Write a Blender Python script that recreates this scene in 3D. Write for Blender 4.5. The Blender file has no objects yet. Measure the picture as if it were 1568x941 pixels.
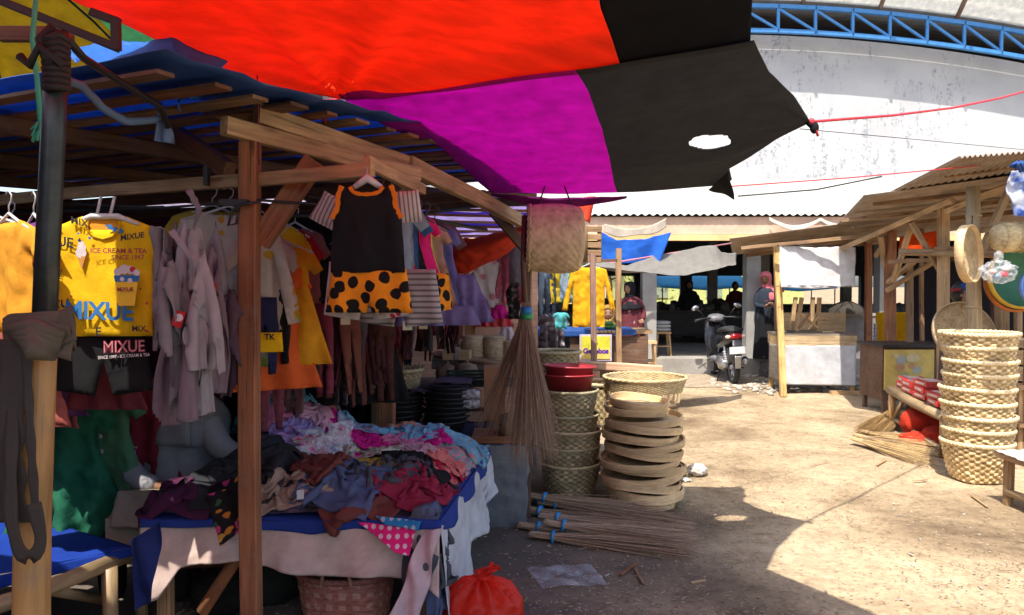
import bpy, math, random
import numpy as np
from mathutils import Vector, Matrix, noise as mnoise
from mathutils.geometry import delaunay_2d_cdt
random.seed(7); RS = np.random.RandomState(7)
PI = math.pi
D = bpy.data
SC = bpy.context.scene
COL = SC.collection
# ------------------------------------------------------------------ camera
F = 1150.0; CX = 784.0; CY = 470.5; CAMH = 1.6
PITCH = math.atan(35.5 / F)
cam_d = D.cameras.new('camera'); cam = D.objects.new('camera', cam_d); COL.objects.link(cam)
cam_d.sensor_width = 36; cam_d.lens = 36 * F / 1568.0
cam_d.clip_start = 0.05; cam_d.clip_end = 2000
cam.location = (0, 0, CAMH); cam.rotation_euler = (PI / 2 - PITCH, 0, 0)
SC.camera = cam
# ------------------------------------------------------------------ light
SUNV = Vector((0.20, 0.50, -1.0)).normalized()          # the way the light travels
w = D.worlds.new('World'); SC.world = w; w.use_nodes = True
nt = w.node_tree; bg = nt.nodes['Background']; bg.inputs[1].default_value = 0.15
sky = nt.nodes.new('ShaderNodeTexSky'); sky.sky_type = 'NISHITA'; sky.sun_disc = False
sky.sun_elevation = math.asin(-SUNV.z)
sky.sun_rotation = math.atan2(-SUNV.x, -SUNV.y)
sky.air_density = 1.0; sky.dust_density = 2.5; sky.ozone_density = 1.0
nt.links.new(sky.outputs[0], bg.inputs[0])
sd = D.lights.new('sun', 'SUN'); sun = D.objects.new('sun', sd); COL.objects.link(sun)
sd.energy = 3.9; sd.angle = math.radians(0.53); sd.color = (1.0, 0.93, 0.82)
sun.rotation_euler = SUNV.to_track_quat('-Z', 'Y').to_euler()
SC.view_settings.view_transform = 'Standard'; SC.view_settings.look = 'None'
SC.view_settings.gamma = 1; SC.view_settings.exposure = 1.14
SC.render.engine = 'CYCLES'
SC.cycles.max_bounces = 7; SC.cycles.diffuse_bounces = 4; SC.cycles.glossy_bounces = 2
SC.cycles.transmission_bounces = 4; SC.cycles.transparent_max_bounces = 8
SC.cycles.use_denoising = True

# ------------------------------------------------------------------ helpers
def P(px, py, Y):
    """world point seen at photo pixel (px,py) that stands Y metres ahead"""
    a = (px - CX) / F; b = -(py - CY) / F
    dy = math.cos(PITCH) + b * math.sin(PITCH); dz = -math.sin(PITCH) + b * math.cos(PITCH)
    return Vector((a * Y / dy, Y, CAMH + dz * Y / dy))
def G(px, py, z=0.0):
    p = P(px, py, 1.0); t = (z - CAMH) / (p.z - CAMH)
    return Vector((p.x * t, t, z))
def V3(*a): return Vector(a)

class MB:
    """collects shapes; build() links them as ONE mesh object"""
    def __init__(s): s.v = []; s.f = []; s.m = []; s.g = []; s.sm = []
    def add(s, V, Fc, mi=0, smooth=False, gp=None):
        o = len(s.v)
        s.v.extend([tuple(x) for x in V])
        s.g.extend([tuple(x) for x in (gp if gp is not None else V)])
        s.f.extend([tuple(i + o for i in q) for q in Fc])
        if isinstance(mi, int): mi = [mi] * len(Fc)
        s.m.extend(mi); s.sm.extend([smooth] * len(Fc)); return s
    def mesh(s, name, mats, off=(0, 0, 0)):
        me = D.meshes.new(name)
        ox, oy, oz = off
        me.from_pydata([(a - ox, b - oy, c - oz) for a, b, c in s.v], [], s.f)
        for m in mats: me.materials.append(m)
        me.polygons.foreach_set('material_index', s.m)
        me.polygons.foreach_set('use_smooth', s.sm)
        at = me.attributes.new('gp', 'FLOAT_VECTOR', 'POINT')
        at.data.foreach_set('vector', np.array(s.g, dtype=np.float32).ravel())
        me.update(); return me
    def build(s, name, mats, parent=None, loc=None):
        """parent given: a part, vertices in world coords (or local if the thing sits at origin 'proto').
        loc given: a thing of its own with its origin there"""
        if not isinstance(mats, (list, tuple)): mats = [mats]
        off = Vector((0, 0, 0)); p = parent
        while p is not None: off = off + p.location; p = p.parent
        if loc is not None: off = Vector(loc)
        o = D.objects.new(name, s.mesh(name, mats, off)); COL.objects.link(o)
        if parent is not None: o.parent = parent
        if loc is not None: o.location = loc
        return o

def tag(o, label=None, cat=None, group=None, kind=None):
    if label: o['label'] = label
    if cat: o['category'] = cat
    if group: o['group'] = group
    if kind: o['kind'] = kind
    return o
def thing(name, label, cat, loc=(0, 0, 0), group=None):
    o = D.objects.new(name, None); COL.objects.link(o); o.location = loc; o.empty_display_size = .1
    return tag(o, label, cat, group)
def dup(root, loc, rot=(0, 0, 0), label=None, scale=None, mats=None):
    r = root.copy(); COL.objects.link(r); r.location = loc; r.rotation_euler = rot
    if scale is not None: r.scale = scale if not isinstance(scale, (int, float)) else (scale,) * 3
    if label: r['label'] = label
    for ch in list(root.children):
        c = ch.copy(); COL.objects.link(c); c.parent = r
        for g in list(ch.children):
            d = g.copy(); COL.objects.link(d); d.parent = c
    return r

# ---- shapes: each returns (V, F[, gp])
def box(c, s, rz=0.0, tilt=0.0):
    c = Vector(c); R = Matrix.Rotation(rz, 3, 'Z') @ Matrix.Rotation(tilt, 3, 'X')
    V = []
    for x in (-1, 1):
        for y in (-1, 1):
            for z in (-1, 1): V.append(c + R @ Vector((x * s[0] / 2, y * s[1] / 2, z * s[2] / 2)))
    return V, [(0, 1, 3, 2), (4, 6, 7, 5), (0, 4, 5, 1), (2, 3, 7, 6), (0, 2, 6, 4), (1, 5, 7, 3)]
def frame_of(d, up=(0, 0, 1)):
    d = Vector(d).normalized(); up = Vector(up)
    if abs(d.dot(up)) > .95: up = Vector((0, 1, 0))
    s = d.cross(up).normalized(); return d, s, s.cross(d).normalized()
def bar(mb, p0, p1, w=.05, h=.05, mi=0, up=(0, 0, 1), wob=.0015):
    """sawn timber: chamfered, slightly uneven"""
    p0 = Vector(p0); p1 = Vector(p1); d, s, u = frame_of(p1 - p0, up); L = (p1 - p0).length
    ch = min(w, h) * .08
    prof = [(-w / 2 + ch, -h / 2), (w / 2 - ch, -h / 2), (w / 2, -h / 2 + ch), (w / 2, h / 2 - ch),
            (w / 2 - ch, h / 2), (-w / 2 + ch, h / 2), (-w / 2, h / 2 - ch), (-w / 2, -h / 2 + ch)]
    n = max(2, int(L / .25) + 1); bw = min(.008, .0035 * L) * (wob > 0); bp = random.uniform(0, 6); V = []; Gp = []; r = random.uniform(0, 50)
    for i in range(n):
        t = i / (n - 1); k = random.uniform(-wob, wob) + bw * math.sin(t * PI * 1.3 + bp); k2 = random.uniform(-wob, wob) + bw * .7 * math.sin(t * PI * 1.7 + bp * 2)
        for a, b in prof:
            V.append(p0 + d * (L * t) + s * (a + k) + u * (b + k2)); Gp.append((L * t + r, a + r, b))
    Fc = []
    for i in range(n - 1):
        for j in range(8):
            k = (j + 1) % 8; Fc.append((i * 8 + j, (i + 1) * 8 + j, (i + 1) * 8 + k, i * 8 + k))
    Fc.append(tuple(range(8))); Fc.append(tuple(reversed(range((n - 1) * 8, n * 8))))
    mb.add(V, Fc, mi, False, Gp); return mb
def tube(mb, pts, r, n=8, mi=0, wob=0.0, caps=True, smooth=True):
    pts = [Vector(p) for p in pts]; m = len(pts)
    if isinstance(r, (int, float)): r = [r] * m
    V = []; Gp = []; L = 0; prev = None; rr = random.uniform(0, 50)
    for i, p in enumerate(pts):
        d = (pts[min(i + 1, m - 1)] - pts[max(i - 1, 0)])
        if d.length < 1e-7: d = Vector((0, 0, 1))
        d.normalize()
        if prev is None: _, s, u = frame_of(d)
        else:
            s = (prev - d * prev.dot(d)); s = s.normalized() if s.length > 1e-5 else frame_of(d)[1]; u = s.cross(d)
        prev = s
        if i: L += (p - pts[i - 1]).length
        for j in range(n):
            a = 2 * PI * j / n; q = r[i] * (1 + random.uniform(-wob, wob))
            V.append(p + s * (math.cos(a) * q) + u * (math.sin(a) * q)); Gp.append((L + rr, math.cos(a) * r[i] + rr, math.sin(a) * r[i]))
    Fc = []
    for i in range(m - 1):
        for j in range(n):
            k = (j + 1) % n; Fc.append((i * n + j, i * n + k, (i + 1) * n + k, (i + 1) * n + j))
    if caps: Fc.append(tuple(reversed(range(n)))); Fc.append(tuple(range((m - 1) * n, m * n)))
    mb.add(V, Fc, mi, smooth, Gp); return mb
def lathe(mb, c, prof, n=32, mi=0, smooth=True, sx=1, sy=1, fn=None, rot=None):
    """prof: list of (r, z); fn(theta, k, r, z)->(r, z)"""
    c = Vector(c); V = []; m = len(prof)
    for k, (r, z) in enumerate(prof):
        for j in range(n):
            a = 2 * PI * j / n; rr, zz = (r, z) if fn is None else fn(a, k, r, z)
            q = Vector((math.cos(a) * rr * sx, math.sin(a) * rr * sy, zz))
            if rot is not None: q = rot @ q
            V.append(c + q)
    Fc = []
    for k in range(m - 1):
        for j in range(n):
            l = (j + 1) % n; Fc.append((k * n + j, k * n + l, (k + 1) * n + l, (k + 1) * n + j))
    if prof[0][0] < 1e-3: pass
    mb.add(V, Fc, mi, smooth); return mb
def ell(mb, c, r, n=20, m=12, mi=0, fn=None, rot=None):
    """closed ellipsoid"""
    c = Vector(c); V = []; Fc = []
    for i in range(m + 1):
        ph = PI * i / m
        for j in range(n):
            a = 2 * PI * j / n
            q = Vector((math.sin(ph) * math.cos(a), math.sin(ph) * math.sin(a), math.cos(ph)))
            k = 1 if fn is None else fn(q)
            q = Vector((q.x * r[0], q.y * r[1], q.z * r[2])) * k
            if rot is not None: q = rot @ q
            V.append(c + q)
    for i in range(m):
        for j in range(n):
            k = (j + 1) % n; Fc.append((i * n + j, (i + 1) * n + j, (i + 1) * n + k, i * n + k))
    mb.add(V, Fc, mi, True); return mb
def grid(mb, A, mi=0, smooth=True, thick=0.0, gp=None, mask=None):
    """A: array [n,m,3]; thick>0 gives a real second side with rim"""
    A = np.asarray(A, float); n, m = A.shape[:2]
    if gp is None:
        du = np.zeros((n, m)); dv = np.zeros((n, m))
        du[:, 1:] = np.cumsum(np.linalg.norm(A[:, 1:] - A[:, :-1], axis=2), axis=1)
        dv[1:, :] = np.cumsum(np.linalg.norm(A[1:] - A[:-1], axis=2), axis=0)
        gp = np.stack([du, dv, np.zeros((n, m))], -1)
    idx = np.arange(n * m).reshape(n, m)
    Q = np.stack([idx[:-1, :-1], idx[:-1, 1:], idx[1:, 1:], idx[1:, :-1]], -1)
    if mask is not None: Q = Q[mask]
    else: Q = Q.reshape(-1, 4)
    V = A.reshape(-1, 3); gpf = gp.reshape(-1, 3)
    if thick <= 0: mb.add(V.tolist(), Q.tolist(), mi, smooth, gpf.tolist()); return mb
    N = np.zeros_like(V)
    q = V[Q]; fn = np.cross(q[:, 2] - q[:, 0], q[:, 3] - q[:, 1])
    for k in range(4): np.add.at(N, Q[:, k], fn)
    N /= (np.linalg.norm(N, axis=1, keepdims=True) + 1e-9)
    V2 = V - N * thick; off = len(V)
    Fc = Q.tolist() + (Q[:, ::-1] + off).tolist()
    ed = {}
    for f in Q.tolist():
        for k in range(4):
            e = (f[k], f[(k + 1) % 4])
            if (e[1], e[0]) in ed: del ed[(e[1], e[0])]
            else: ed[e] = 1
    for a, b in ed: Fc.append((b, a, a + off, b + off))
    mb.add(np.vstack([V, V2]).tolist(), Fc, mi, smooth, np.vstack([gpf, gpf]).tolist()); return mb
def bil(c00, c10, c11, c01, n, m):
    """bilinear patch [n rows (v), m cols (u)]"""
    u = np.linspace(0, 1, m)[None, :, None]; v = np.linspace(0, 1, n)[:, None, None]
    a, b, c, d = [np.array(x, float)[None, None, :] for x in (c00, c10, c11, c01)]
    return a * (1 - u) * (1 - v) + b * u * (1 - v) + c * u * v + d * (1 - u) * v
def nz(x, y, z=0.0, s=1.0): return mnoise.noise(Vector((x * s, y * s, z * s)))
def nzg(A, s, seed=0.0, oct=2):
    """fractal noise for an array of points"""
    f = A.reshape(-1, 3); out = np.zeros(len(f))
    for o in range(oct):
        k = s * 2 ** o
        out += np.array([mnoise.noise(Vector((p[0] * k + seed, p[1] * k - seed, p[2] * k + 3.7 * o))) for p in f]) / 2 ** o
    return out.reshape(A.shape[:-1])

# ------------------------------------------------------------------ materials
MATS = {}
def new_mat(name):
    m = D.materials.new(name); m.use_nodes = True; n = m.node_tree
    for x in list(n.nodes): n.nodes.remove(x)
    out = n.nodes.new('ShaderNodeOutputMaterial'); b = n.nodes.new('ShaderNodeBsdfPrincipled')
    n.links.new(b.outputs[0], out.inputs[0]); return m, n, b, out
def N(n, t, **kw):
    x = n.nodes.new(t)
    for k, v in kw.items():
        if k.startswith('i_'):
            key = k[2:]; key = int(key) if key.isdigit() else key
            x.inputs[key].default_value = v
        else: setattr(x, k, v)
    return x
def L(n, a, b): n.links.new(a, b)
def c4(c): return (c[0], c[1], c[2], 1)
def gpn(n): return N(n, 'ShaderNodeAttribute', attribute_name='gp').outputs['Vector']
def ramp(n, fac, cols):
    r = n.nodes.new('ShaderNodeValToRGB'); L(n, fac, r.inputs[0]); e = r.color_ramp.elements
    while len(e) < len(cols): e.new(.5)
    for k, (p, c) in enumerate(cols): e[k].position = p; e[k].color = c4(c)
    return r.outputs[0]
def mulc(c, k): return tuple(min(1, x * k) for x in c)
def mix(n, fac, a, b, mode='MIX'):
    x = n.nodes.new('ShaderNodeMix'); x.data_type = 'RGBA'; x.blend_type = mode
    for s, v in ((0, fac), (6, a), (7, b)):
        if hasattr(v, 'links'): L(n, v, x.inputs[s])
        elif s == 0: x.inputs[0].default_value = v
        else: x.inputs[s].default_value = c4(v)
    return x.outputs[2]
def vary(n, col, amt=.18):
    """a little difference of tint from object to object"""
    oi = n.nodes.new('ShaderNodeObjectInfo'); mr = N(n, 'ShaderNodeMapRange'); L(n, oi.outputs['Random'], mr.inputs[0])
    mr.inputs[3].default_value = 1 - amt; mr.inputs[4].default_value = 1 + amt
    h = n.nodes.new('ShaderNodeHueSaturation'); L(n, mr.outputs[0], h.inputs['Value']); L(n, col, h.inputs['Color']); return h.outputs[0]
def bump(n, b, h, s=.3, d=.01):
    x = N(n, 'ShaderNodeBump'); x.inputs['Strength'].default_value = s; x.inputs['Distance'].default_value = d
    L(n, h, x.inputs['Height']); L(n, x.outputs[0], b.inputs['Normal']); return x
def mapped(n, vec, scale):
    m = N(n, 'ShaderNodeMapping'); L(n, vec, m.inputs[0]); m.inputs['Scale'].default_value = scale; return m.outputs[0]

def wood(name, c, dark=.55, knots=True, rough=.75, stain=.42):
    if name in MATS: return MATS[name]
    m, n, b, o = new_mat(name); g = gpn(n)
    t = N(n, 'ShaderNodeTexNoise', i_Scale=1.0, i_Detail=6.0, i_Roughness=.62, i_Distortion=.6); L(n, mapped(n, g, (3, 46, 46)), t.inputs[0])
    col = ramp(n, t.outputs[0], [(.30, mulc(c, dark)), (.52, c), (.72, mulc(c, 1.22))])
    t2 = N(n, 'ShaderNodeTexNoise', i_Scale=2.2, i_Detail=3.0); L(n, g, t2.inputs[0])
    dirt = ramp(n, t2.outputs[0], [(.38, (.52, .47, .42)), (.62, (1, 1, 1))])
    col = mix(n, .75, col, dirt, 'MULTIPLY')
    if knots:
        v = N(n, 'ShaderNodeTexVoronoi', i_Scale=1.0); L(n, mapped(n, g, (2.6, 11, 11)), v.inputs[0])
        k = ramp(n, v.outputs['Distance'], [(.05, (.28, .2, .14)), (.16, (1, 1, 1))])
        col = mix(n, .8, col, k, 'MULTIPLY')
    ck = N(n, 'ShaderNodeTexNoise', i_Scale=1.0, i_Detail=3.0, i_Roughness=.5); L(n, mapped(n, g, (2.2, 75, 75)), ck.inputs[0])
    col = mix(n, 1.0, col, ramp(n, ck.outputs[0], [(.30, (.30, .25, .22) if knots else (.75, .7, .65)), (.36, (1, 1, 1))]), 'MULTIPLY')
    t3 = N(n, 'ShaderNodeTexNoise', i_Scale=7.0, i_Detail=6.0, i_Roughness=.7); L(n, g, t3.inputs[0])
    col = mix(n, ramp(n, t3.outputs[0], [(.55, (0, 0, 0)), (.72, (stain,) * 3)]), col, (.20, .17, .14))
    L(n, vary(n, col, .16), b.inputs['Base Color']); b.inputs['Roughness'].default_value = rough
    bump(n, b, t.outputs[0], .5, .005); MATS[name] = m; return m

def fabric(name, c, pat=None, c2=None, c3=None, ps=30.0, rough=.85, tr=.18, wr=1.0, palette=None, gloss=0.0, var=.0, dirt=0.0):
    """woven cloth; pat: dots / giraffe / floral / stripes / camo / mottle"""
    if name in MATS: return MATS[name]
    m, n, b, o = new_mat(name); g = gpn(n)
    base = N(n, 'ShaderNodeRGB'); base.outputs[0].default_value = c4(c); col = base.outputs[0]
    if pat == 'dots':
        mp = mapped(n, g, (ps, ps, ps)); v = N(n, 'ShaderNodeTexVoronoi', i_Scale=1.0, i_Randomness=.12); L(n, mp, v.inputs[0])
        col = ramp(n, v.outputs['Distance'], [(.27, c2), (.30, c)])
    elif pat == 'giraffe':
        v = N(n, 'ShaderNodeTexVoronoi', i_Scale=ps, i_Randomness=.75, feature='F1'); v.voronoi_dimensions = '2D'
        tn = N(n, 'ShaderNodeTexNoise', i_Scale=ps * .8); L(n, g, tn.inputs[0])
        L(n, mix(n, .035, g, tn.outputs[1], 'ADD'), v.inputs[0])
        col = ramp(n, v.outputs['Distance'], [(.34, c2), (.37, c)])
    elif pat == 'floral':
        tn = N(n, 'ShaderNodeTexNoise', i_Scale=ps * .6, i_Detail=2.0); L(n, g, tn.inputs[0])
        v = N(n, 'ShaderNodeTexVoronoi', i_Scale=ps, i_Randomness=1.0); L(n, mix(n, .06, g, tn.outputs[1], 'ADD'), v.inputs[0])
        sp = N(n, 'ShaderNodeSeparateColor'); L(n, v.outputs['Color'], sp.inputs[0])
        pal = palette or [c2, c3 or c2]; r = n.nodes.new('ShaderNodeValToRGB'); r.color_ramp.interpolation = 'CONSTANT'
        L(n, sp.outputs[0], r.inputs[0]); e = r.color_ramp.elements
        while len(e) < len(pal): e.new(.5)
        for k, q in enumerate(pal): e[k].position = k / len(pal); e[k].color = c4(q)
        mk = ramp(n, v.outputs['Distance'], [(.34, (1, 1, 1)), (.42, (0, 0, 0))])
        col = mix(n, mk, c, r.outputs[0])
    elif pat in ('stripes', 'vstripes'):
        sx = N(n, 'ShaderNodeSeparateXYZ'); L(n, g, sx.inputs[0])
        ma = N(n, 'ShaderNodeMath', operation='MULTIPLY', i_1=ps); L(n, sx.outputs[0 if pat == 'vstripes' else 1], ma.inputs[0])
        fr = N(n, 'ShaderNodeMath', operation='FRACT'); L(n, ma.outputs[0], fr.inputs[0])
        col = ramp(n, fr.outputs[0], [(.60, c), (.62, c2)])
    elif pat in ('camo', 'mottle'):
        tn = N(n, 'ShaderNodeTexNoise', i_Scale=ps, i_Detail=3.0); L(n, g, tn.inputs[0])
        col = ramp(n, tn.outputs[0], [(.40, c2), (.50, c), (.62, c3 or mulc(c, 1.3))])
    t = N(n, 'ShaderNodeTexNoise', i_Scale=9.0, i_Detail=5.0, i_Roughness=.65); L(n, g, t.inputs[0])
    col = mix(n, .8, col, ramp(n, t.outputs[0], [(.3, (.78, .77, .76)), (.7, (1.12, 1.12, 1.12))]), 'MULTIPLY')
    if dirt:
        t3 = N(n, 'ShaderNodeTexNoise', i_Scale=3.0, i_Detail=6.0, i_Roughness=.7); L(n, g, t3.inputs[0])
        col = mix(n, ramp(n, t3.outputs[0], [(.48, (0, 0, 0)), (.75, (dirt, dirt, dirt))]), col, (.22, .15, .10))
    if var: col = vary(n, col, var)
    L(n, col, b.inputs['Base Color']); b.inputs['Roughness'].default_value = rough
    b.inputs['Specular IOR Level'].default_value = .2 + gloss
    wv = N(n, 'ShaderNodeTexWave', i_Scale=160.0, i_Distortion=1.5); L(n, g, wv.inputs[0])
    w2 = N(n, 'ShaderNodeTexNoise', i_Scale=26.0, i_Detail=3.0, i_Distortion=1.0); L(n, g, w2.inputs[0])
    ad = N(n, 'ShaderNodeMath', operation='MULTIPLY_ADD', i_1=6.0); L(n, w2.outputs[0], ad.inputs[0]); L(n, wv.outputs[0], ad.inputs[2])
    bump(n, b, ad.outputs[0], .30 * wr, .0018)
    if tr > 0:
        tb = n.nodes.new('ShaderNodeBsdfTranslucent'); L(n, col, tb.inputs[0])
        mx = n.nodes.new('ShaderNodeMixShader'); mx.inputs[0].default_value = tr
        L(n, b.outputs[0], mx.inputs[1]); L(n, tb.outputs[0], mx.inputs[2]); L(n, mx.outputs[0], o.inputs[0])
    MATS[name] = m; return m

def plain(name, c, rough=.5, metal=0.0, nscale=8.0, amt=.25, bmp=.1, spec=.5, var=0.0, c2=None, det=4.0):
    if name in MATS: return MATS[name]
    m, n, b, o = new_mat(name); g = gpn(n)
    t = N(n, 'ShaderNodeTexNoise', i_Scale=nscale, i_Detail=det, i_Roughness=.65); L(n, g, t.inputs[0])
    col = ramp(n, t.outputs[0], [(.33, c2 if c2 else mulc(c, 1 - amt)), (.62, c)])
    if var: col = vary(n, col, var)
    L(n, col, b.inputs['Base Color']); b.inputs['Roughness'].default_value = rough
    b.inputs['Metallic'].default_value = metal; b.inputs['Specular IOR Level'].default_value = spec
    if bmp: bump(n, b, t.outputs[0], bmp, .01)
    MATS[name] = m; return m

def clear_film(name, tint=(.9, .93, .95), alpha=.35, rough=.12, ns=35.0):
    if name in MATS: return MATS[name]
    m, n, b, o = new_mat(name)
    b.inputs['Base Color'].default_value = c4(tint); b.inputs['Roughness'].default_value = rough
    g = gpn(n); t = N(n, 'ShaderNodeTexNoise', i_Scale=ns, i_Detail=3.0); L(n, g, t.inputs[0]); bump(n, b, t.outputs[0], .6, .01)
    tp = n.nodes.new('ShaderNodeBsdfTransparent'); mx = n.nodes.new('ShaderNodeMixShader')
    r = ramp(n, t.outputs[0], [(.35, (alpha * .5,) * 3), (.65, (min(1, alpha * 1.7),) * 3)])
    L(n, r, mx.inputs[0]); L(n, tp.outputs[0], mx.inputs[1]); L(n, b.outputs[0], mx.inputs[2]); L(n, mx.outputs[0], o.inputs[0])
    MATS[name] = m; return m

# ------------------------------------------------------------------ cloth pieces
def poly_in(poly, x, y):
    c = False; j = len(poly) - 1
    for i in range(len(poly)):
        xi, yi = poly[i]; xj, yj = poly[j]
        if (yi > y) != (yj > y) and x < (xj - xi) * (y - yi) / (yj - yi) + xi: c = not c
        j = i
    return c
def dense(poly, sp):
    out = []
    for i in range(len(poly)):
        a = poly[i]; b = poly[(i + 1) % len(poly)]; d = math.hypot(b[0] - a[0], b[1] - a[1]); k = max(1, int(d / sp))
        for t in range(k): out.append((a[0] + (b[0] - a[0]) * t / k, a[1] + (b[1] - a[1]) * t / k))
    return out
def garment_shape(poly, sp=.018, thick=.03, fold=.012, nf=3.0, seed=0, flare=1.0, gofs=(0, 0)):
    """front and back panel of a hung garment: poly in (x, z), z down from 0; returns V,F,gp (faces -y)"""
    rnd = random.Random(seed); D2 = dense(poly, sp); nb = len(D2)
    xs = [p[0] for p in poly]; zs = [p[1] for p in poly]; x0, x1, z0, z1 = min(xs), max(xs), min(zs), max(zs)
    pts = list(D2); y = z0 + sp * .5; row = 0
    arr = np.array(D2)
    while y < z1:
        x = x0 + (sp * .5 if row % 2 else 0)
        while x < x1:
            q = (x + rnd.uniform(-.15, .15) * sp, y)
            if poly_in(poly, *q) and np.min((arr[:, 0] - q[0]) ** 2 + (arr[:, 1] - q[1]) ** 2) > (sp * .45) ** 2: pts.append(q)
            x += sp
        y += sp * .87; row += 1
    r = delaunay_2d_cdt([Vector(p) for p in pts], [], [list(range(nb))], 1, 1e-6)
    vv = [(a.x, a.y) for a in r[0]]; ff = [tuple(f) for f in r[2]]
    H = z1 - z0; ph = rnd.uniform(0, 6)
    V = []; Gp = []; W = x1 - x0
    dist = [math.sqrt(np.min((arr[:, 0] - a) ** 2 + (arr[:, 1] - b) ** 2)) for a, b in vv]
    for side in (1, -1):
        for (a, b), dd in zip(vv, dist):
            t = (z1 - b) / H
            fd = fold * (.15 + t * flare) * (math.sin(a / W * 2 * PI * nf + ph + 2.2 * nz(a * 3, b * 2, seed) + side * .6)
                                           + 1.6 * nz(a * 11, b * 4.5, seed * 3.1 + side)) + fold * .55 * nz(a * 26, b * 15, seed + 5) + fold * .5 * (1 - abs(nz(a * 17 + b * 6, b * 9 - a * 5, seed + 9)) * 3)
            e = min(1, dd / .05); puff = thick * .5 * math.sqrt(max(0, 1 - (1 - e) ** 2)) + .0012
            V.append((a, -side * puff + fd, b)); Gp.append((a + gofs[0], b + gofs[1], .0))
    o = len(vv); Fc = []
    for f in ff:
        Fc.append(f); Fc.append(tuple(i + o for i in reversed(f)))
    # rim
    ed = {}
    for f in ff:
        for k in range(len(f)):
            e = (f[k], f[(k + 1) % len(f)])
            if (e[1], e[0]) in ed: del ed[(e[1], e[0])]
            else: ed[e] = 1
    for a, b in ed: Fc.append((b, a, a + o, b + o))
    return V, Fc, Gp
def xf(V, loc, rz=0.0, sc=1.0, ry=0.0):
    R = Matrix.Rotation(rz, 3, 'Z') @ Matrix.Rotation(ry, 3, 'Y'); loc = Vector(loc)
    return [loc + R @ (Vector(v) * sc) for v in V]
def S(pts):  # mirror a half outline (x>=0, top to bottom) into a closed one
    return pts + [(-x, z) for x, z in reversed(pts)]
TEE = S([(.05, -.005), (.09, 0), (.17, -.03), (.235, -.13), (.185, -.165), (.145, -.12), (.15, -.28), (.155, -.42)])
TANK = S([(.055, -.03), (.075, 0), (.10, -.005), (.105, -.10), (.135, -.155), (.145, -.30), (.15, -.38)])
SHORTS = [(-.14, 0), (.14, 0), (.165, -.20), (.03, -.22), (0, -.10), (-.03, -.22), (-.165, -.20)]
DRESS = S([(.05, -.01), (.085, 0), (.15, -.03), (.20, -.12), (.155, -.15), (.125, -.12), (.13, -.22), (.24, -.60)])
LEGG = [(-.10, 0), (.10, 0), (.115, -.22), (.085, -.62), (.035, -.62), (0, -.20), (-.035, -.62), (-.085, -.62), (-.115, -.22)]
LONGS = S([(.05, -.01), (.10, 0), (.18, -.03), (.26, -.34), (.275, -.44), (.225, -.45), (.165, -.16), (.165, -.30), (.17, -.62)])
BODY = S([(.045, -.06), (.05, 0), (.07, 0), (.08, -.09), (.12, -.13), (.115, -.26), (.12, -.36), (.03, -.46)])
SKIRT = S([(.09, 0), (.22, -.30)])
STRIP = S([(.02, 0), (.035, -.12), (.02, -.45)])

def hang(name, label, cat, poly, at, mat, rz=0.0, sc=1.0, thick=.03, fold=.012, nf=3.0, seed=None, group=None, ry=0.0, hanger=True, sx=1.0, hm=None, sp=None):
    """a garment that hangs from `at` (top centre of the garment)"""
    if seed is None: seed = random.randint(1, 999)
    poly = [(x * sx * sc, z * sc) for x, z in poly]
    t = thing(name, label, cat, at, group)
    V, Fc, Gp = garment_shape(poly, sp or .02, thick, fold, nf, seed, gofs=(seed * .37, seed * .11))
    V = xf(V, at, rz, 1.0, ry)
    MB().add(V, Fc, 0, True, Gp).build('cloth', mat, t)
    if hanger:
        m = MB(); W = max(x for x, z in poly) * .62
        q = lambda x, z: Vector(at) + Matrix.Rotation(rz, 3, 'Z') @ Vector((x, .0, z))
        tube(m, [q(-W, -.035), q(-W * .5, -.006), q(0, .028), q(W * .5, -.006), q(W, -.035)], .006, 6)
        tube(m, [q(0, .028), q(0, .055), q(.018, .075), q(.022, .095), q(.0, .112), q(-.02, .10)], .003, 5)
        m.build('hanger', hm or M_hang, t)
    return t

def text_on(s, size, center, right, up, mat, parent, name='lettering', bold=0.0, squash=1.0, lift=.002, depth=.0006):
    cu = D.curves.new('lettering', 'FONT'); cu.body = s; cu.size = 1; cu.align_x = 'CENTER'; cu.align_y = 'CENTER'
    cu.offset = bold; cu.extrude = 0.0; cu.resolution_u = 3
    o = D.objects.new('tmp', cu); COL.objects.link(o)
    dg = bpy.context.evaluated_depsgraph_get(); me = D.meshes.new_from_object(o.evaluated_get(dg)); D.objects.remove(o)
    r = Vector(right).normalized(); u = Vector(up).normalized(); nn = r.cross(u)
    V = [Vector(center) + r * (v.co.x * size * squash) + u * (v.co.y * size) + nn * lift for v in me.vertices]
    return MB().add(V, [tuple(p.vertices) for p in me.polygons]).build(name, mat, parent)
# ------------------------------------------------------------------ common materials
M_wl = wood('pale_timber', (.50, .33, .17)); M_wo = wood('orange_timber', (.44, .22, .08)); M_wd = wood('dark_timber', (.16, .085, .05))
M_wm = wood('mid_timber', (.33, .20, .10)); M_wg = wood('grey_timber', (.24, .20, .16)); M_bam = wood('bamboo_pole', (.42, .30, .16), .6, False, .5)
M_wy = wood('yellow_bamboo', (.58, .33, .12), .65, False, .5); M_wr = wood('red_timber', (.30, .12, .05))
M_hang = plain('hanger_plastic', (.55, .55, .57), .4, bmp=0); M_hangb = plain('black_hanger_plastic', (.03, .03, .035), .4, bmp=0)
M_blk = plain('black_metal', (.025, .025, .028), .45, .3, 30, .3, .05); M_rope = plain('red_cord', (.75, .03, .05), .6, 0, 60, .3, .3)
M_conc = plain('concrete', (.36, .35, .33), .9, 0, 3, .3, .3, det=8.0); M_white = plain('white_paint', (.75, .75, .73), .6, 0, 4, .12, .1)
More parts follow.
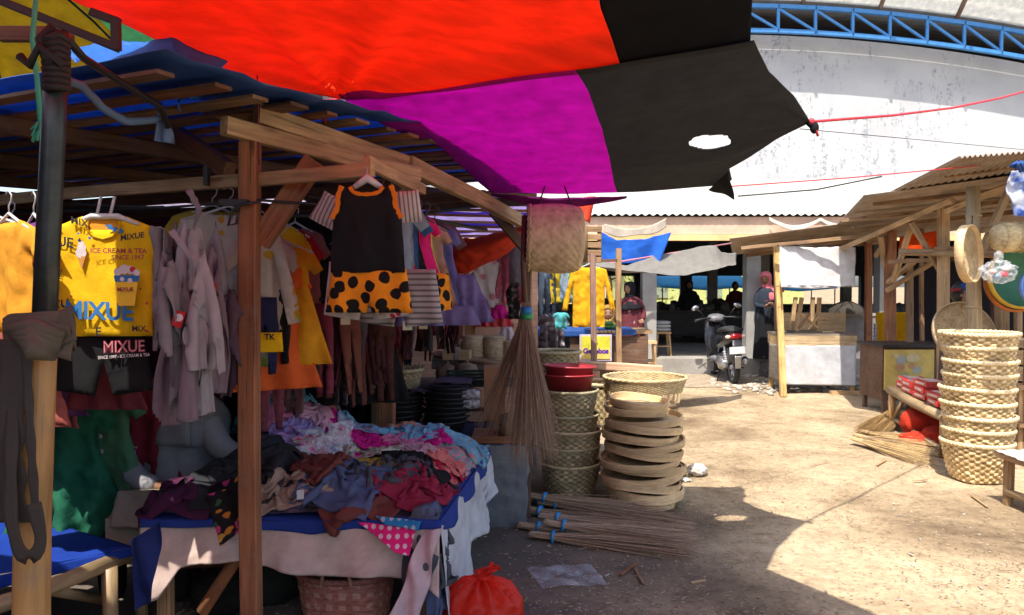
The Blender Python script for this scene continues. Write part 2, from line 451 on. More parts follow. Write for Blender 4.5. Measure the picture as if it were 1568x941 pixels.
M_tarpb = fabric('blue_tarp', (.04, .14, .46), rough=.45, tr=.42, wr=1.5, gloss=.3); M_rubber = plain('black_rubber', (.02, .02, .022), .8)

# ------------------------------------------------------------------ ground
def ground_mat():
    m, n, b, o = new_mat('dry_dirt'); g = N(n, 'ShaderNodeNewGeometry').outputs['Position']
    big = N(n, 'ShaderNodeTexNoise', i_Scale=.75, i_Detail=8.0, i_Roughness=.6, i_Distortion=.4); L(n, g, big.inputs[0])
    col = ramp(n, big.outputs[0], [(.30, (.15, .105, .065)), (.43, (.25, .185, .115)), (.54, (.36, .275, .175)), (.64, (.43, .335, .22)), (.74, (.27, .20, .13))])
    med = N(n, 'ShaderNodeTexNoise', i_Scale=9.0, i_Detail=8.0, i_Roughness=.72); L(n, g, med.inputs[0])
    col = mix(n, .8, col, ramp(n, med.outputs[0], [(.30, (.52, .50, .48)), (.5, (.97, .97, .97)), (.70, (1.22, 1.2, 1.17))]), 'MULTIPLY')
    v = N(n, 'ShaderNodeTexVoronoi', i_Scale=55.0, i_Randomness=1.0); L(n, g, v.inputs[0])
    sp = N(n, 'ShaderNodeSeparateColor'); L(n, v.outputs['Color'], sp.inputs[0])
    st = ramp(n, sp.outputs[0], [(.0, (.62, .58, .54)), (.15, (1, 1, 1)), (.90, (1, 1, 1)), (.97, (1.3, 1.27, 1.2))])
    col = mix(n, .85, col, st, 'MULTIPLY')
    # earth turned greyer and darker on the left, towards the stalls
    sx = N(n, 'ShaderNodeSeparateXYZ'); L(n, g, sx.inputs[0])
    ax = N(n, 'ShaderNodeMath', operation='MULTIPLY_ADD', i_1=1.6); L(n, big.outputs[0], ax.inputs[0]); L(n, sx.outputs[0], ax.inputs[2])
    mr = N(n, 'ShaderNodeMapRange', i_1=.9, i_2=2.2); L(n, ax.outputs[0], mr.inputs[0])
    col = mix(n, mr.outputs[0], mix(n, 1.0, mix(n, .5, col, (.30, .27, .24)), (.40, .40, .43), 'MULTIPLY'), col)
    L(n, col, b.inputs['Base Color']); b.inputs['Roughness'].default_value = .95; b.inputs['Specular IOR Level'].default_value = .15
    h = N(n, 'ShaderNodeMath', operation='MULTIPLY_ADD', i_1=.6); L(n, med.outputs[0], h.inputs[0]); L(n, sp.outputs[0], h.inputs[2])
    bump(n, b, h.outputs[0], .45, .015); return m
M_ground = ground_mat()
xs = np.concatenate([[-400, -120, -40, -14], np.linspace(-6, 8, 141), [14, 40, 120, 400]])
ys = np.concatenate([[-400, -60, -10, -2], np.linspace(1, 14, 131), [20, 40, 120, 400]])
A = np.zeros((len(ys), len(xs), 3)); A[..., 0] = xs[None]; A[..., 1] = ys[:, None]
inner = (np.abs(A[..., 0]) < 7) & (A[..., 1] > 1) & (A[..., 1] < 12.6)
z = nzg(A, 1.4, 3, 4) * .018; A[..., 2] = np.where(inner, z, 0)
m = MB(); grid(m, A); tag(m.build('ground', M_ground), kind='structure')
def gz(x, y): return 0.0
# chips, straw and small stones
M_chip = plain('straw_chips', (.50, .40, .26), .8, 0, 30, .5, 0, var=.0); M_chip2 = plain('dead_leaves', (.25, .18, .11), .85, 0, 30, .5, 0); M_stone = plain('pebbles', (.34, .32, .29), .9, 0, 20, .4, .3)
M_chip3 = plain('pale_scraps', (.45, .42, .37), .7, 0, 20, .3, 0)
m = MB(); rr = random.Random(5)
def chip(x, y, l, wd, mi, r):
    a = r.uniform(0, PI); t = r.uniform(-.25, .25); z0 = nz(x * 1.4 + 3, y * 1.4 - 3) * .0 + .006 + r.uniform(0, .012)
    dx, dy = math.cos(a), math.sin(a); h = .002
    V = []
    for s, q in ((-1, -1), (1, -1), (1, 1), (-1, 1)):
        V.append((x + dx * l * s - dy * wd * q * r.uniform(.5, 1.2), y + dy * l * s + dx * wd * q * r.uniform(.5, 1.2), z0 + t * l * s + l * .5))
    V += [(p[0], p[1], p[2] - h - wd * .2) for p in V]
    m.add(V, [(0, 1, 2, 3), (7, 6, 5, 4), (0, 4, 5, 1), (1, 5, 6, 2), (2, 6, 7, 3), (3, 7, 4, 0)], mi)
for i in range(17000):
    Y = 3.4 + 9 * rr.random() ** 1.7; X = rr.uniform(-1.0, 1) * .8 * Y + .35 * Y
    if nz(X * .8, Y * .8, 9) + rr.uniform(-.35, .35) < -.12: continue
    k = rr.random()
    if k < .5: chip(X, Y, rr.uniform(.003, .015), rr.uniform(.0007, .0025), 0, rr)
    elif k < .8: chip(X, Y, rr.uniform(.002, .009), rr.uniform(.0015, .005), 1, rr)
    elif k < .994:
        s = rr.uniform(.003, .012); m.add(*[[(X + s * a, Y + s * b * .8, .003 + s * c * .8) for a, b, c in ((1, 0, .1), (0, 1, 0), (-1, .2, .1), (0, -1, 0), (.1, .1, 1))], [(0, 1, 4), (1, 2, 4), (2, 3, 4), (3, 0, 4)]], mi=2)
    else: chip(X, Y, rr.uniform(.006, .018), rr.uniform(.003, .009), 3, rr)
tag(m.build('ground_litter', [M_chip, M_chip2, M_stone, M_chip3]), 'straw, chips and small stones strewn on the dirt', kind='stuff')

# stone rubble along the far edge near the booth (countless)
m = MB()
for i in range(420):
    k = i % 3; X, Y = (rr.uniform(3.2, 6.3), rr.gauss(11.6, .35)) if k else (rr.uniform(4.0, 7), rr.uniform(11.8, 13))
    s = rr.uniform(.015, .06); ell(m, (X, Y, s * .3), (s, s * rr.uniform(.6, 1), s * .6), 7, 5, 0, fn=lambda q, r=i: 1 + .3 * nz(q.x * 2 + r, q.y * 2, q.z * 2))
tag(m.build('rubble', plain('rubble_stone', (.42, .38, .32), .9, 0, 12, .4, .4)), 'pale broken stones on the dirt before the market hall', kind='stuff')

# paving with rings of cobbles in front of the hall
def ring_mat():
    m, n, b, o = new_mat('ring_paving'); g = N(n, 'ShaderNodeNewGeometry').outputs['Position']
    mp = N(n, 'ShaderNodeMapping'); L(n, g, mp.inputs[0]); mp.inputs['Location'].default_value = (-3.55, -13.6, 0)
    wv = N(n, 'ShaderNodeTexWave', wave_type='RINGS', i_Scale=1.9, i_Distortion=1.2, i_Detail=2.0); wv.rings_direction = 'Z'; L(n, mp.outputs[0], wv.inputs[0])
    t = N(n, 'ShaderNodeTexNoise', i_Scale=14.0, i_Detail=5.0); L(n, g, t.inputs[0])
    col = mix(n, .8, ramp(n, wv.outputs['Fac'], [(.2, (.20, .15, .10)), (.55, (.42, .34, .24))]), ramp(n, t.outputs[0], [(.3, (.6, .6, .6)), (.7, (1.1, 1.1, 1.1))]), 'MULTIPLY')
    L(n, col, b.inputs['Base Color']); b.inputs['Roughness'].default_value = .95; bump(n, b, wv.outputs['Fac'], .8, .03); return m
m = MB(); A = bil((2.0, 11.6, .012), (4.5, 11.5, .012), (4.6, 13.28, .012), (1.9, 13.28, .012), 8, 8); A[..., 2] += 0
grid(m, A); tag(m.build('paving', ring_mat()), kind='structure')
m = MB(); m.add(*box((5, 20.2, .14), (18, 13.8, .28))); tag(m.build('hall_floor', plain('hall_floor_concrete', (.33, .31, .28), .85, 0, 2.5, .35, .2, det=7.0)), kind='structure')

# ------------------------------------------------------------------ market hall
def wall_mat():
    m, n, b, o = new_mat('stained_plaster'); g = gpn(n)
    t = N(n, 'ShaderNodeTexNoise', i_Scale=.9, i_Detail=6.0); L(n, g, t.inputs[0])
    col = ramp(n, t.outputs[0], [(.3, (.36, .36, .37)), (.65, (.46, .46, .455))])
    st = N(n, 'ShaderNodeTexNoise', i_Scale=1.0, i_Detail=7.0, i_Roughness=.85); L(n, mapped(n, g, (4.5, 4.5, 1.1)), st.inputs[0])
    big = N(n, 'ShaderNodeTexNoise', i_Scale=.8, i_Detail=2.0); L(n, g, big.inputs[0])
    fine = N(n, 'ShaderNodeTexNoise', i_Scale=16.0, i_Detail=5.0, i_Roughness=.8); L(n, g, fine.inputs[0])
    a = N(n, 'ShaderNodeMath', operation='MULTIPLY'); L(n, ramp(n, st.outputs[0], [(.50, (0, 0, 0)), (.56, (1, 1, 1))]), a.inputs[0]); L(n, ramp(n, fine.outputs[0], [(.48, (0, 0, 0)), (.56, (1, 1, 1))]), a.inputs[1])
    a2 = N(n, 'ShaderNodeMath', operation='MULTIPLY'); L(n, a.outputs[0], a2.inputs[0]); L(n, ramp(n, big.outputs[0], [(.42, (0, 0, 0)), (.50, (1, 1, 1))]), a2.inputs[1])
    col = mix(n, a2.outputs[0], col, (.20, .22, .25))
    col = mix(n, ramp(n, st.outputs[0], [(.60, (0, 0, 0)), (.8, (.5, .5, .5))]), col, (.42, .42, .40))
    L(n, col, b.inputs['Base Color']); b.inputs['Roughness'].default_value = .9; return m
def corr_sheet(name, c00, c10, c11, c01, mat, parent, nw=40, amp=.018, along='v', thick=.004, m_=9):
    """corrugated sheet: waves counted across; ridges run along 'v' (c00->c01) or 'u'"""
    k = nw * 6 + 1
    A = bil(c00, c10, c11, c01, m_, k) if along == 'v' else bil(c00, c10, c11, c01, k, m_)
    nrm = Vector(np.array(c10) - np.array(c00)).cross(Vector(np.array(c01) - np.array(c00))).normalized()
    ph = np.cos(np.linspace(0, nw * 2 * PI, k)) * amp
    A = A + (ph[None, :, None] if along == 'v' else ph[:, None, None]) * np.array(nrm)
    mb = MB(); grid(mb, A, 0, True, thick); return mb.build(name, mat, parent)
hall = thing('market_hall', 'big market hall with stained white gable wall and blue arched roof truss', 'building', (4.4, 20, 0))
M_zinc = plain('zinc_sheet', (.62, .60, .57), .45, .35, 2.2, .22, .1, det=6.0); M_blue = plain('blue_steel', (.05, .22, .52), .45, .1, 8, .2, .05)
X0 = 4.37; CC = .0139
def arch(x, y=0): return 7.45 - CC * (x - X0) ** 2
YW = 16.6
xs = np.linspace(X0 - 10.5, X0 + 10.5, 60)
A = np.zeros((2, 60, 3)); A[..., 0] = xs; A[0, :, 2] = 3.0; A[1, :, 2] = [arch(x) - .45 for x in xs]; A[..., 1] = YW
m = MB(); B = np.zeros((8, 60, 3))
for k in range(8): B[k] = A[0] * (1 - k / 7) + A[1] * (k / 7)
grid(m, B[:, ::-1], 0, False, .2, gp=B[:, ::-1]); m.build('gable_wall', wall_mat(), hall)
# roof: opaque zinc behind the wall, a translucent sheet over the eave
def barrel(name, y0, y1, mat, amp=.015):
    k = 121; A = np.zeros((k, 421, 3)); xx = np.linspace(X0 - 11, X0 + 11, 421); ny = max(6, int((y1 - y0) / .05)); yy = np.linspace(y0, y1, ny)
    A = np.zeros((ny, 90, 3)); xx = np.linspace(X0 - 11, X0 + 11, 90); A[..., 0] = xx[None]; A[..., 1] = yy[:, None]
    A[..., 2] = np.array([arch(x) + .12 for x in xx])[None] + np.maximum(0, 15.95 - yy)[:, None] * .95 + amp * np.cos(yy * 2 * PI / .19)[:, None]
    mb = MB(); grid(mb, A, 0, True, .006); return mb.build(name, mat, hall)
M_trans = fabric('translucent_roof_sheet', (.82, .80, .74), rough=.4, tr=.75, wr=.2)
barrel('roof_eave', 15.15, 15.95, M_trans); barrel('roof', 15.96, 27.2, plain('old_zinc', (.20, .20, .20), .6, .2, 3, .3, .1))
yt = 15.9
m = MB(); xs = np.arange(X0 - 10.5, X0 + 10.6, .78)
for dz, r in ((-.02, .045), (-.53, .042)):
    for a, b2 in zip(xs[:-1], xs[1:]): bar(m, (a - .01, yt, arch(a) + dz), (b2 + .01, yt, arch(b2) + dz), .09, .085, 0, wob=0)
for k, (a, b2) in enumerate(zip(xs[:-1], xs[1:])):
    bar(m, (a, yt, arch(a) - .49), (a, yt, arch(a) - .06), .06, .06, 0, wob=0); bar(m, (a + .03, yt, arch(a) - .08), (b2 - .03, yt, arch(b2) - .48), .05, .05, 0, wob=0)
m.build('roof_truss', M_blue, hall)
for k in range(11):
    x = X0 - 8 + k * 1.62; m = MB(); bar(m, (x, 15.15, arch(x) + .06 + .76), (x, 15.95, arch(x) + .06), .06, .09, 0, wob=0); m.build('purlin', wood('purlin_timber', (.20, .12, .08)), hall)
# lean-to
lt = [(-1.5, 12.75, 2.78), (13, 12.75, 2.78), (13, 16.55, 3.95), (-1.5, 16.55, 3.95)]
corr_sheet('lean_to_roof', *lt, plain('white_zinc', (.40, .395, .38), .5, .1, 2.0, .12, .05), hall, 110, .018)
m = MB(); m.add(*box((5.75, 12.86, 2.60), (14.5, .05, .30))); m.build('fascia', plain('fascia_board', (.62, .42, .30), .8, 0, 3, .25), hall)
m = MB(); m.add(*box((5.75, 12.84, 2.395), (14.5, .06, .10))); m.build('fascia', plain('yellow_fascia', (.72, .50, .22), .8, 0, 3, .25), hall)
for x in (-4.6, -2.2, .2, 2.46, 4.32, 6.7, 9.1, 11.5):
    m = MB(); m.add(*box((x, 13.55, 1.52), (.25, .25, 2.5))); m.build('column', M_conc, hall)
for x in (-2, 2.0, 6, 10): 
    for y in (18, 22.5): m = MB(); m.add(*box((x, y, 2.3), (.25, .25, 4.1))); m.build('column', M_conc, hall)
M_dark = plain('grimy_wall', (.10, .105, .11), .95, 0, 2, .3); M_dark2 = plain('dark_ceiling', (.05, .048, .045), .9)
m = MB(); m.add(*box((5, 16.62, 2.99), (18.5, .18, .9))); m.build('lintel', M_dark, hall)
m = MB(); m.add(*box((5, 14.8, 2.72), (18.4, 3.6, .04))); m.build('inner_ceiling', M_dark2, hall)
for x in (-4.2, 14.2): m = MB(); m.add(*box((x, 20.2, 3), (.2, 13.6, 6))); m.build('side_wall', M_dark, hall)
# back wall with openings
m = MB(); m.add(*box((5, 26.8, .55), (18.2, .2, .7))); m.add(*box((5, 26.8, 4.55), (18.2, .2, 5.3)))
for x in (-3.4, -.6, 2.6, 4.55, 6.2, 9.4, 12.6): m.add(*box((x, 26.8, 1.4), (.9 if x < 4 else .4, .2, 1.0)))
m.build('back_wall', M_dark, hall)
m = MB()
for i in range(7): tube(m, [(4.9 + .25 * i, 12.80 - .03 * math.sin(i), 2.72 - .12 * math.sin(i * PI / 3) ** 2), (5.15 + .25 * i, 12.78, 2.72 - .12 * math.sin((i + 1) * PI / 3) ** 2)], .03, 6)
A = np.zeros((7, 40, 3)); u = np.linspace(0, 1, 40); v = np.linspace(0, 1, 7)[:, None]
A[..., 0] = 4.35 + 1.75 * u; A[..., 1] = 12.74 - .03 * np.sin(u * 20); sag = .14 * np.abs(np.sin(u * PI * 2)) ** .8
A[..., 2] = 2.74 - sag - v * (.06 + .03 * np.sin(u * PI * 2) ** 2); m = MB(); grid(m, A, 0, True, .004)
tag(m.build('cloth_swag', fabric('white_swag', (.66, .62, .55)), None, (5.2, 12.74, 2.6)), 'white cloth swag drooping along the hall eave', 'cloth')
A = np.zeros((8, 40, 3)); v = np.linspace(0, 1, 8)[:, None]; A[..., 0] = 1.55 + 1.05 * u; A[..., 1] = 12.68 - .02 * np.sin(u * 17)
A[..., 2] = 2.62 - .10 * np.sin(u * PI) - v * (.14 + .03 * np.sin(u * 9)) + .10 * u ** 3; m = MB(); grid(m, A, 0, True, .004)
tag(m.build('cloth_swag', fabric('beige_swag', (.50, .44, .36)), None, (2.1, 12.7, 2.5)), 'beige cloth strip sagging under the eave above the blue tarp', 'cloth')

# beyond the hall: seen through the openings
def simple_house(name, label, c, s, mat):
    t = thing(name, label, 'house', (c[0], c[1], 0)); m = MB(); m.add(*box((c[0], c[1], s[2] / 2), s)); m.build('wall', mat, t)
    m = MB(); m.add([(c[0] - s[0] / 2 - .3, c[1] - s[1] / 2 - .4, s[2] - .05), (c[0] + s[0] / 2 + .3, c[1] - s[1] / 2 - .4, s[2] - .05), (c[0] + s[0] / 2 + .3, c[1], s[2] + 1), (c[0] - s[0] / 2 - .3, c[1], s[2] + 1),
                     (c[0] + s[0] / 2 + .3, c[1] + s[1] / 2 + .4, s[2] - .05), (c[0] - s[0] / 2 - .3, c[1] + s[1] / 2 + .4, s[2] - .05)], [(0, 1, 2, 3), (3, 2, 4, 5), (0, 3, 5), (1, 4, 2)]); m.build('roof', plain('roof_tiles', (.30, .12, .07), .8), t)
    for k in range(3): m = MB(); m.add(*box((c[0] + (k - 1) * s[0] * .3, c[1] - s[1] / 2 - .02, 1.5), (.7, .06, 1.0))); m.build('window', plain('shutter_green', (.30, .36, .25), .6), t)
simple_house('plastered_house', 'yellow green plastered house beyond the hall openings', (9.0, 36, 0), (8, 5, 3), plain('lime_plaster', (.55, .60, .22), .8))
def tree(label, x, y, h, seed):
    r = random.Random(seed); t = thing('broadleaf_tree', label, 'tree', (x, y, 0)); m = MB()
    tube(m, [(x, y, 0), (x + .1, y, h * .3), (x - .1, y + .1, h * .6), (x, y, h * .85)], [.16, .13, .09, .03], 8, 0, .1)
    tips = []
    for k in range(9):
        a = k * 2.4; z = h * (.35 + .05 * k); q = V3(x + math.cos(a) * h * .25, y + math.sin(a) * h * .25, z + h * .18); tube(m, [(x, y, z), ((x + q.x) / 2, (y + q.y) / 2, z + h * .05), q], [.06, .045, .015], 6); tips.append(q)
    m.build('trunk', plain('bark', (.13, .09, .06), .9), t)
    m = MB()
    for q in tips:
        for k in range(260):
            p = q + V3(r.gauss(0, .13), r.gauss(0, .13), r.gauss(0, .10)) * h; s = r.uniform(.05, .11)
            a = V3(r.uniform(-1, 1), r.uniform(-1, 1), r.uniform(-.5, .5)).normalized() * s; b = V3(r.uniform(-1, 1), r.uniform(-1, 1), r.uniform(-1, 1)).normalized() * s * .5
            m.add([p - a, p - b, p + a, p + b], [(0, 1, 2, 3)], r.randrange(2))
    m.build('crown', [fabric('leaf_mid', (.08, .13, .03), tr=.3), fabric('leaf_dark', (.04, .08, .02), tr=.3)], t)
tree('leafy tree behind the lime green house beyond the hall', 4.2, 33, 5.0, 1); tree('leafy tree seen over the blue tarp left of the hall', -.5, 30, 6.5, 2); tree('leafy tree right of the house beyond the hall', 15, 34, 6, 3)
def tent(label, x, y, w, d, h, mat):
    t = thing('market_tent', label, 'tent', (x, y, 0)); A = np.zeros((9, 15, 3)); u = np.linspace(-1, 1, 15)[None]; v = np.linspace(-1, 1, 9)[:, None]
    A[..., 0] = x + u * w / 2; A[..., 1] = y + v * d / 2; A[..., 2] = h - .45 * np.abs(v) ** 1.2 - .12 * (1 - np.abs(u)) * np.abs(v)
    m = MB(); grid(m, A, 0, True, .006); m.build('tent_cover', mat, t)
    for a in (-1, 1):
        for b in (-1, 1): m = MB(); tube(m, [(x + a * w * .47, y + b * d * .47, 0), (x + a * w * .47, y + b * d * .47, h - .48)], .025, 6); m.build('pole', M_wg, t)
M_cy = fabric('pale_blue_tarp', (.08, .42, .68), rough=.5, tr=.3)
tent('light blue market tent beyond the hall, left of the pair', 7.3, 29.6, 3.4, 2.4, 1.95, M_cy); tent('light blue market tent beyond the hall, right of the pair', 11.0, 30.0, 3.0, 2.4, 1.9, M_cy)

# dark market tables and goods inside the hall
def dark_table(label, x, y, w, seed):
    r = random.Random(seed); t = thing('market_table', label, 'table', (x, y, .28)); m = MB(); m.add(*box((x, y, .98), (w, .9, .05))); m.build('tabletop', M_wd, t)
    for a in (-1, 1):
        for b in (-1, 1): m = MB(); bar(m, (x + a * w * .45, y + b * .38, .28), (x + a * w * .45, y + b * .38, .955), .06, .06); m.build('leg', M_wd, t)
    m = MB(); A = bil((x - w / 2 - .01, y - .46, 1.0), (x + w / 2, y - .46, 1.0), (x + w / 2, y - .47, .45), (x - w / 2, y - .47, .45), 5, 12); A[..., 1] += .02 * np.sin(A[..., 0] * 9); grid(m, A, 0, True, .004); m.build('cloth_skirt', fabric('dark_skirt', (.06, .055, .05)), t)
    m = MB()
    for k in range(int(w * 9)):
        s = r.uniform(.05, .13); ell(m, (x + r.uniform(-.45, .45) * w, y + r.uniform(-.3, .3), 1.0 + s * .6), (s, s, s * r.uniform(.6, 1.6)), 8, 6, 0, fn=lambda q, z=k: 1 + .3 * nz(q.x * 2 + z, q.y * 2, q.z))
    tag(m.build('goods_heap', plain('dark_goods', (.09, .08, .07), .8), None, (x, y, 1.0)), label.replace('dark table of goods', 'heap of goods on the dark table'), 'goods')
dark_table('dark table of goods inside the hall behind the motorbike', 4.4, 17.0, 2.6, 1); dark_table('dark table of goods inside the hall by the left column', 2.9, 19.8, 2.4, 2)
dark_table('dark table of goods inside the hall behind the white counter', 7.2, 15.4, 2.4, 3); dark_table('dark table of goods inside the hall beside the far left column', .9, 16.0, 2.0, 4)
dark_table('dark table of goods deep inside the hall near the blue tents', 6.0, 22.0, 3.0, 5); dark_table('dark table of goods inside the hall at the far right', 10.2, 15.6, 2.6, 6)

# half wall behind the booth
t = thing('half_wall', 'low grey wall panel between the hall posts behind the counter', 'wall', (6.9, 13.5, .28))
m = MB(); m.add(*box((7.0, 13.5, .66), (3.9, .12, .76))); m.build('wall_panel', plain('grey_panel', (.20, .185, .18), .9), t)
m = MB(); m.add(*box((7.0, 13.5, 1.06), (3.95, .16, .05))); m.build('coping', M_conc, t)

# ------------------------------------------------------------------ the big sewn canopy
M_red = fabric('red_canopy_cloth', (.84, .095, .035), tr=.58, wr=.5); M_blc = fabric('black_canopy_cloth', (.024, .024, .028), tr=.42, wr=.5); M_pur = fabric('purple_canopy_cloth', (.56, .022, .46), tr=.60, wr=.5)
M_blc2 = fabric('charcoal_canopy_cloth', (.075, .078, .085), tr=.5, wr=.5)
can = thing('canopy', 'big sewn awning of red, purple and black cloth stretched overhead', 'awning', (0, 3, 2.4))
def curve(pts, n):
    """pts: list of Vector; smooth resample"""
    pts = [np.array(p) for p in pts]; k = len(pts); out = []
    d = [0]
    for a, b in zip(pts[:-1], pts[1:]): d.append(d[-1] + np.linalg.norm(b - a))
    d = np.array(d) / d[-1]; t = np.linspace(0, 1, n)
    return np.stack([np.interp(t, d, [p[c] for p in pts]) for c in range(3)], -1)
def panel(Lc, Rc, name, mat, u0, u1, nu, knot=None, sag=.05, hole=None, amp=.012, seamtop=None):
    """ruled cloth between left curve and right curve (arrays [n,3]); u0/u1 arrays of the part's left/right share"""
    n = len(Lc); s = np.linspace(0, 1, nu)[None, :]
    U = u0[:, None] * (1 - s) + u1[:, None] * s
    A = Lc[:, None, :] * (1 - U[..., None]) + Rc[:, None, :] * U[..., None]
    v = np.linspace(0, 1, n)[:, None] * np.ones_like(U)
    A[..., 2] -= sag * 4 * U * (1 - U) * (.4 + .6 * np.sin(v * PI))
    for K, R, a, ph in (knot or []):
        K = np.array(K); d = A - K; r = np.linalg.norm(d, axis=2) + 1e-6; th = np.arctan2(d[..., 1], d[..., 0])
        A[..., 2] += a * np.minimum(1, r / .22) * np.exp(-(r / R)) * (np.sin(th * 9 + ph) + .5 * np.sin(th * 17 + ph * 2))
    A[..., 2] += amp * nzg(A, 2.2, 4.0, 2) * 1.0
    mask = None
    if hole is not None:
        hc, ha, hb, hr = hole; dx = A[..., 0] - hc[0]; dy = A[..., 1] - hc[1]; c_, s_ = math.cos(hr), math.sin(hr)
        ex = (dx * c_ + dy * s_) / ha; ey = (-dx * s_ + dy * c_) / hb; wb = 1 + .05 * np.sin(np.arctan2(ey, ex) * 5 + 1) + .03 * np.sin(np.arctan2(ey, ex) * 11); ex = ex / wb; ey = ey / wb; rr_ = np.sqrt(ex ** 2 + ey ** 2)
        inside = rr_ < 1; near = (rr_ >= 1) & (rr_ < 1.25); 
        k = np.where((rr_ > .70) & (rr_ < 1.2), 1 / np.maximum(rr_, 1e-3), 1.0)
        ex *= k; ey *= k; A[..., 0] = hc[0] + wb * (ex * ha * c_ - ey * hb * s_); A[..., 1] = hc[1] + wb * (ex * ha * s_ + ey * hb * c_)
        rn = np.sqrt(ex ** 2 + ey ** 2); q = np.minimum(np.minimum(rn[:-1, :-1], rn[1:, :-1]), np.minimum(rn[:-1, 1:], rn[1:, 1:]))
        mask = q > .93
    m = MB(); grid(m, A, 0, True, .0025, mask=mask); m.build(name, mat, can)
kL = P(520, 153, 3.4); kR = P(1241, 186, 3.80); sR = P(1149, 68, 2.95)
n1 = 90
Lf = curve([V3(-2.3, .2, 2.75), V3(-2.0, 1.5, 2.62), P(110, -2, 2.7), P(250, 62, 2.95), P(400, 116, 3.2), P(480, 138, 3.33), kL], n1)
Rf = curve([V3(2.3, .2, 2.9), V3(1.15, 2.28, 2.86), P(1152, -6, 2.84), P(1150, 36, 2.9), sR], n1)
def split_at(Lc, Rc, pys, pxs):
    out = []
    for a, b in zip(Lc, Rc):
        best = .5
        for it in range(30):
            p = a + (b - a) * best; q = Vector(p) - Vector((0, 0, CAMH)); d = q.y * math.cos(PITCH) - q.z * math.sin(PITCH)
            if d < .3: best = None; break
            sx_, sy_ = CX + q.x / d * F, CY - (q.z * math.cos(PITCH) + q.y * math.sin(PITCH)) / d * F
            w_ = abs(b[0] - a[0]) / d * F; best += .7 * (np.interp(sy_, pys, pxs) - sx_) / w_
        out.append(best)
    k = [i for i, x in enumerate(out) if x is not None][0]; return np.clip(np.array([out[k] if x is None else x for x in out]), .05, .95)
ub = split_at(Lf, Rf, [-400, 0, 45, 98], [860, 919, 936, 952])
z0 = np.zeros(n1); o1 = np.ones(n1); sm = np.linspace(0, 1, n1)[:, None]
kn2 = [(kL, .5, .030, 2), (kR, .35, .014, .5), (P(675, 224, 4.05), .15, .010, .5), (P(752, 294, 4.8), .25, .012, 1)]
panel(Lf, Rf, 'red_panel', M_red, z0, ub, 150, kn2, .05)
panel(Lf, Rf, 'black_panel', M_blc, ub + .0002, o1, 50, kn2, .05)
n2 = 120
Lb = curve([kL + V3(.0, -.045, .006), P(600, 196, 3.7), P(675, 224, 4.05), P(700, 246, 4.3), P(730, 276, 4.6), P(752, 294, 4.8)], n2)
Rb = curve([sR + V3(.0, -.045, .006), P(1178, 110, 3.25), P(1215, 145, 3.55), kR, P(1190, 213, 3.95), P(1150, 238, 4.12), P(1117, 257, 4.35), P(1121, 275, 4.7), P(1112, 284, 4.8)], n2)
tt = np.linspace(0, 1, n2)
ub2 = split_at(Lb, Rb, [95, 130, 180, 230, 270, 300], [880, 902, 922, 934, 940, 948])
panel(Lb, Rb, 'purple_panel', M_pur, np.zeros(n2), ub2, 120, kn2, .05)
hc = P(1087, 226, 3.93)
panel(Lb, Rb, 'charcoal_panel', M_blc2, ub2 + .0002, np.ones(n2), 190, kn2, .05, hole=(hc, .112, .075, .15))
# back hem that hangs down
b0 = curve([P(752, 295, 4.8), P(840, 303, 4.83), P(960, 300, 4.83)], 60); b1 = b0 + np.array([0, .02, -.0]); A = np.zeros((5, 60, 3))
for k in range(5): A[k] = b0 + np.stack([np.zeros(60), .03 * k / 4 + .01 * np.sin(np.arange(60) * .5), -(.01 + .05 * np.sin(np.linspace(0, PI, 60))) * k / 4], -1)
m = MB(); grid(m, A, 0, True, .003); m.build('hem', fabric('dark_purple_hem', (.16, .01, .13), tr=.2), can)
A = bil(P(1085, 290, 4.82), P(1117, 262, 4.4), P(1124, 306, 4.6), P(1118, 300, 4.75), 16, 10); A[..., 1] += .02 * np.sin(A[..., 0] * 60)
m = MB(); grid(m, A, 0, True, .003); m.build('torn_corner', M_blc2, can)
m = MB(); ell(m, kR + V3(.02, 0, -.03), (.022, .02, .03)); tube(m, [kR + V3(-.02, 0, 0), kR + V3(.02, 0, -.03)], [.012, .018], 8); m.build('knot', M_blc, can)
m = MB(); ell(m, kL + V3(0, 0, -.03), (.02, .02, .022)); m.build('knot', M_pur, can)
# ropes
m = MB(); e = P(1590, 134, 6.5); tube(m, [kR] + [kR.lerp(e, t) - V3(0, 0, .05 * math.sin(t * PI)) for t in (.25, .5, .75)] + [e], .008, 6)
tube(m, [kR, kR + V3(.02, -.01, -.03), kR + V3(.035, -.01, -.075)], .007, 6); ell(m, kR + V3(.004, -.004, 0), (.016, .016, .018), 8, 6)
tag(m.build('cord', M_rope, None, kR), 'bright red cord tied to the black corner of the awning, running off right', 'rope')
m = MB(); q = P(235, 132, 3.5); tube(m, [kL, kL + V3(-.15, .02, .0), q.lerp(kL, .4), q], .007, 6); ell(m, q, (.022, .02, .025), 8, 6)
lp = [kL + V3(-.01, 0, .0), P(500, 162, 3.4), P(492, 175, 3.4), P(500, 188, 3.4)]; tube(m, lp, .012, 6)
tag(m.build('cord', M_rope, None, kL), 'red cord from the awning knot to the stall rafter on the left', 'rope')
def rope(label, pts, r, mat, cat='rope'):
    m = MB(); tube(m, pts, r, 5); return tag(m.build('cord', mat, None, pts[0]), label, cat)
rope('thin red cord running from the awning hem to the right stall roof', [P(1105, 286, 4.8), P(1300, 272, 5.6), P(1556, 248, 6.6)], .0045, M_rope)
rope('thin black wire crossing before the white gable wall', [P(1225, 197, 5), P(1400, 213, 6.5), P(1600, 232, 8)], .003, M_blk)
rope('slack dark wire over the lean to roof', [P(1130, 300, 11.5), P(1250, 290, 12), P(1350, 270, 12.5)], .012, M_blk)
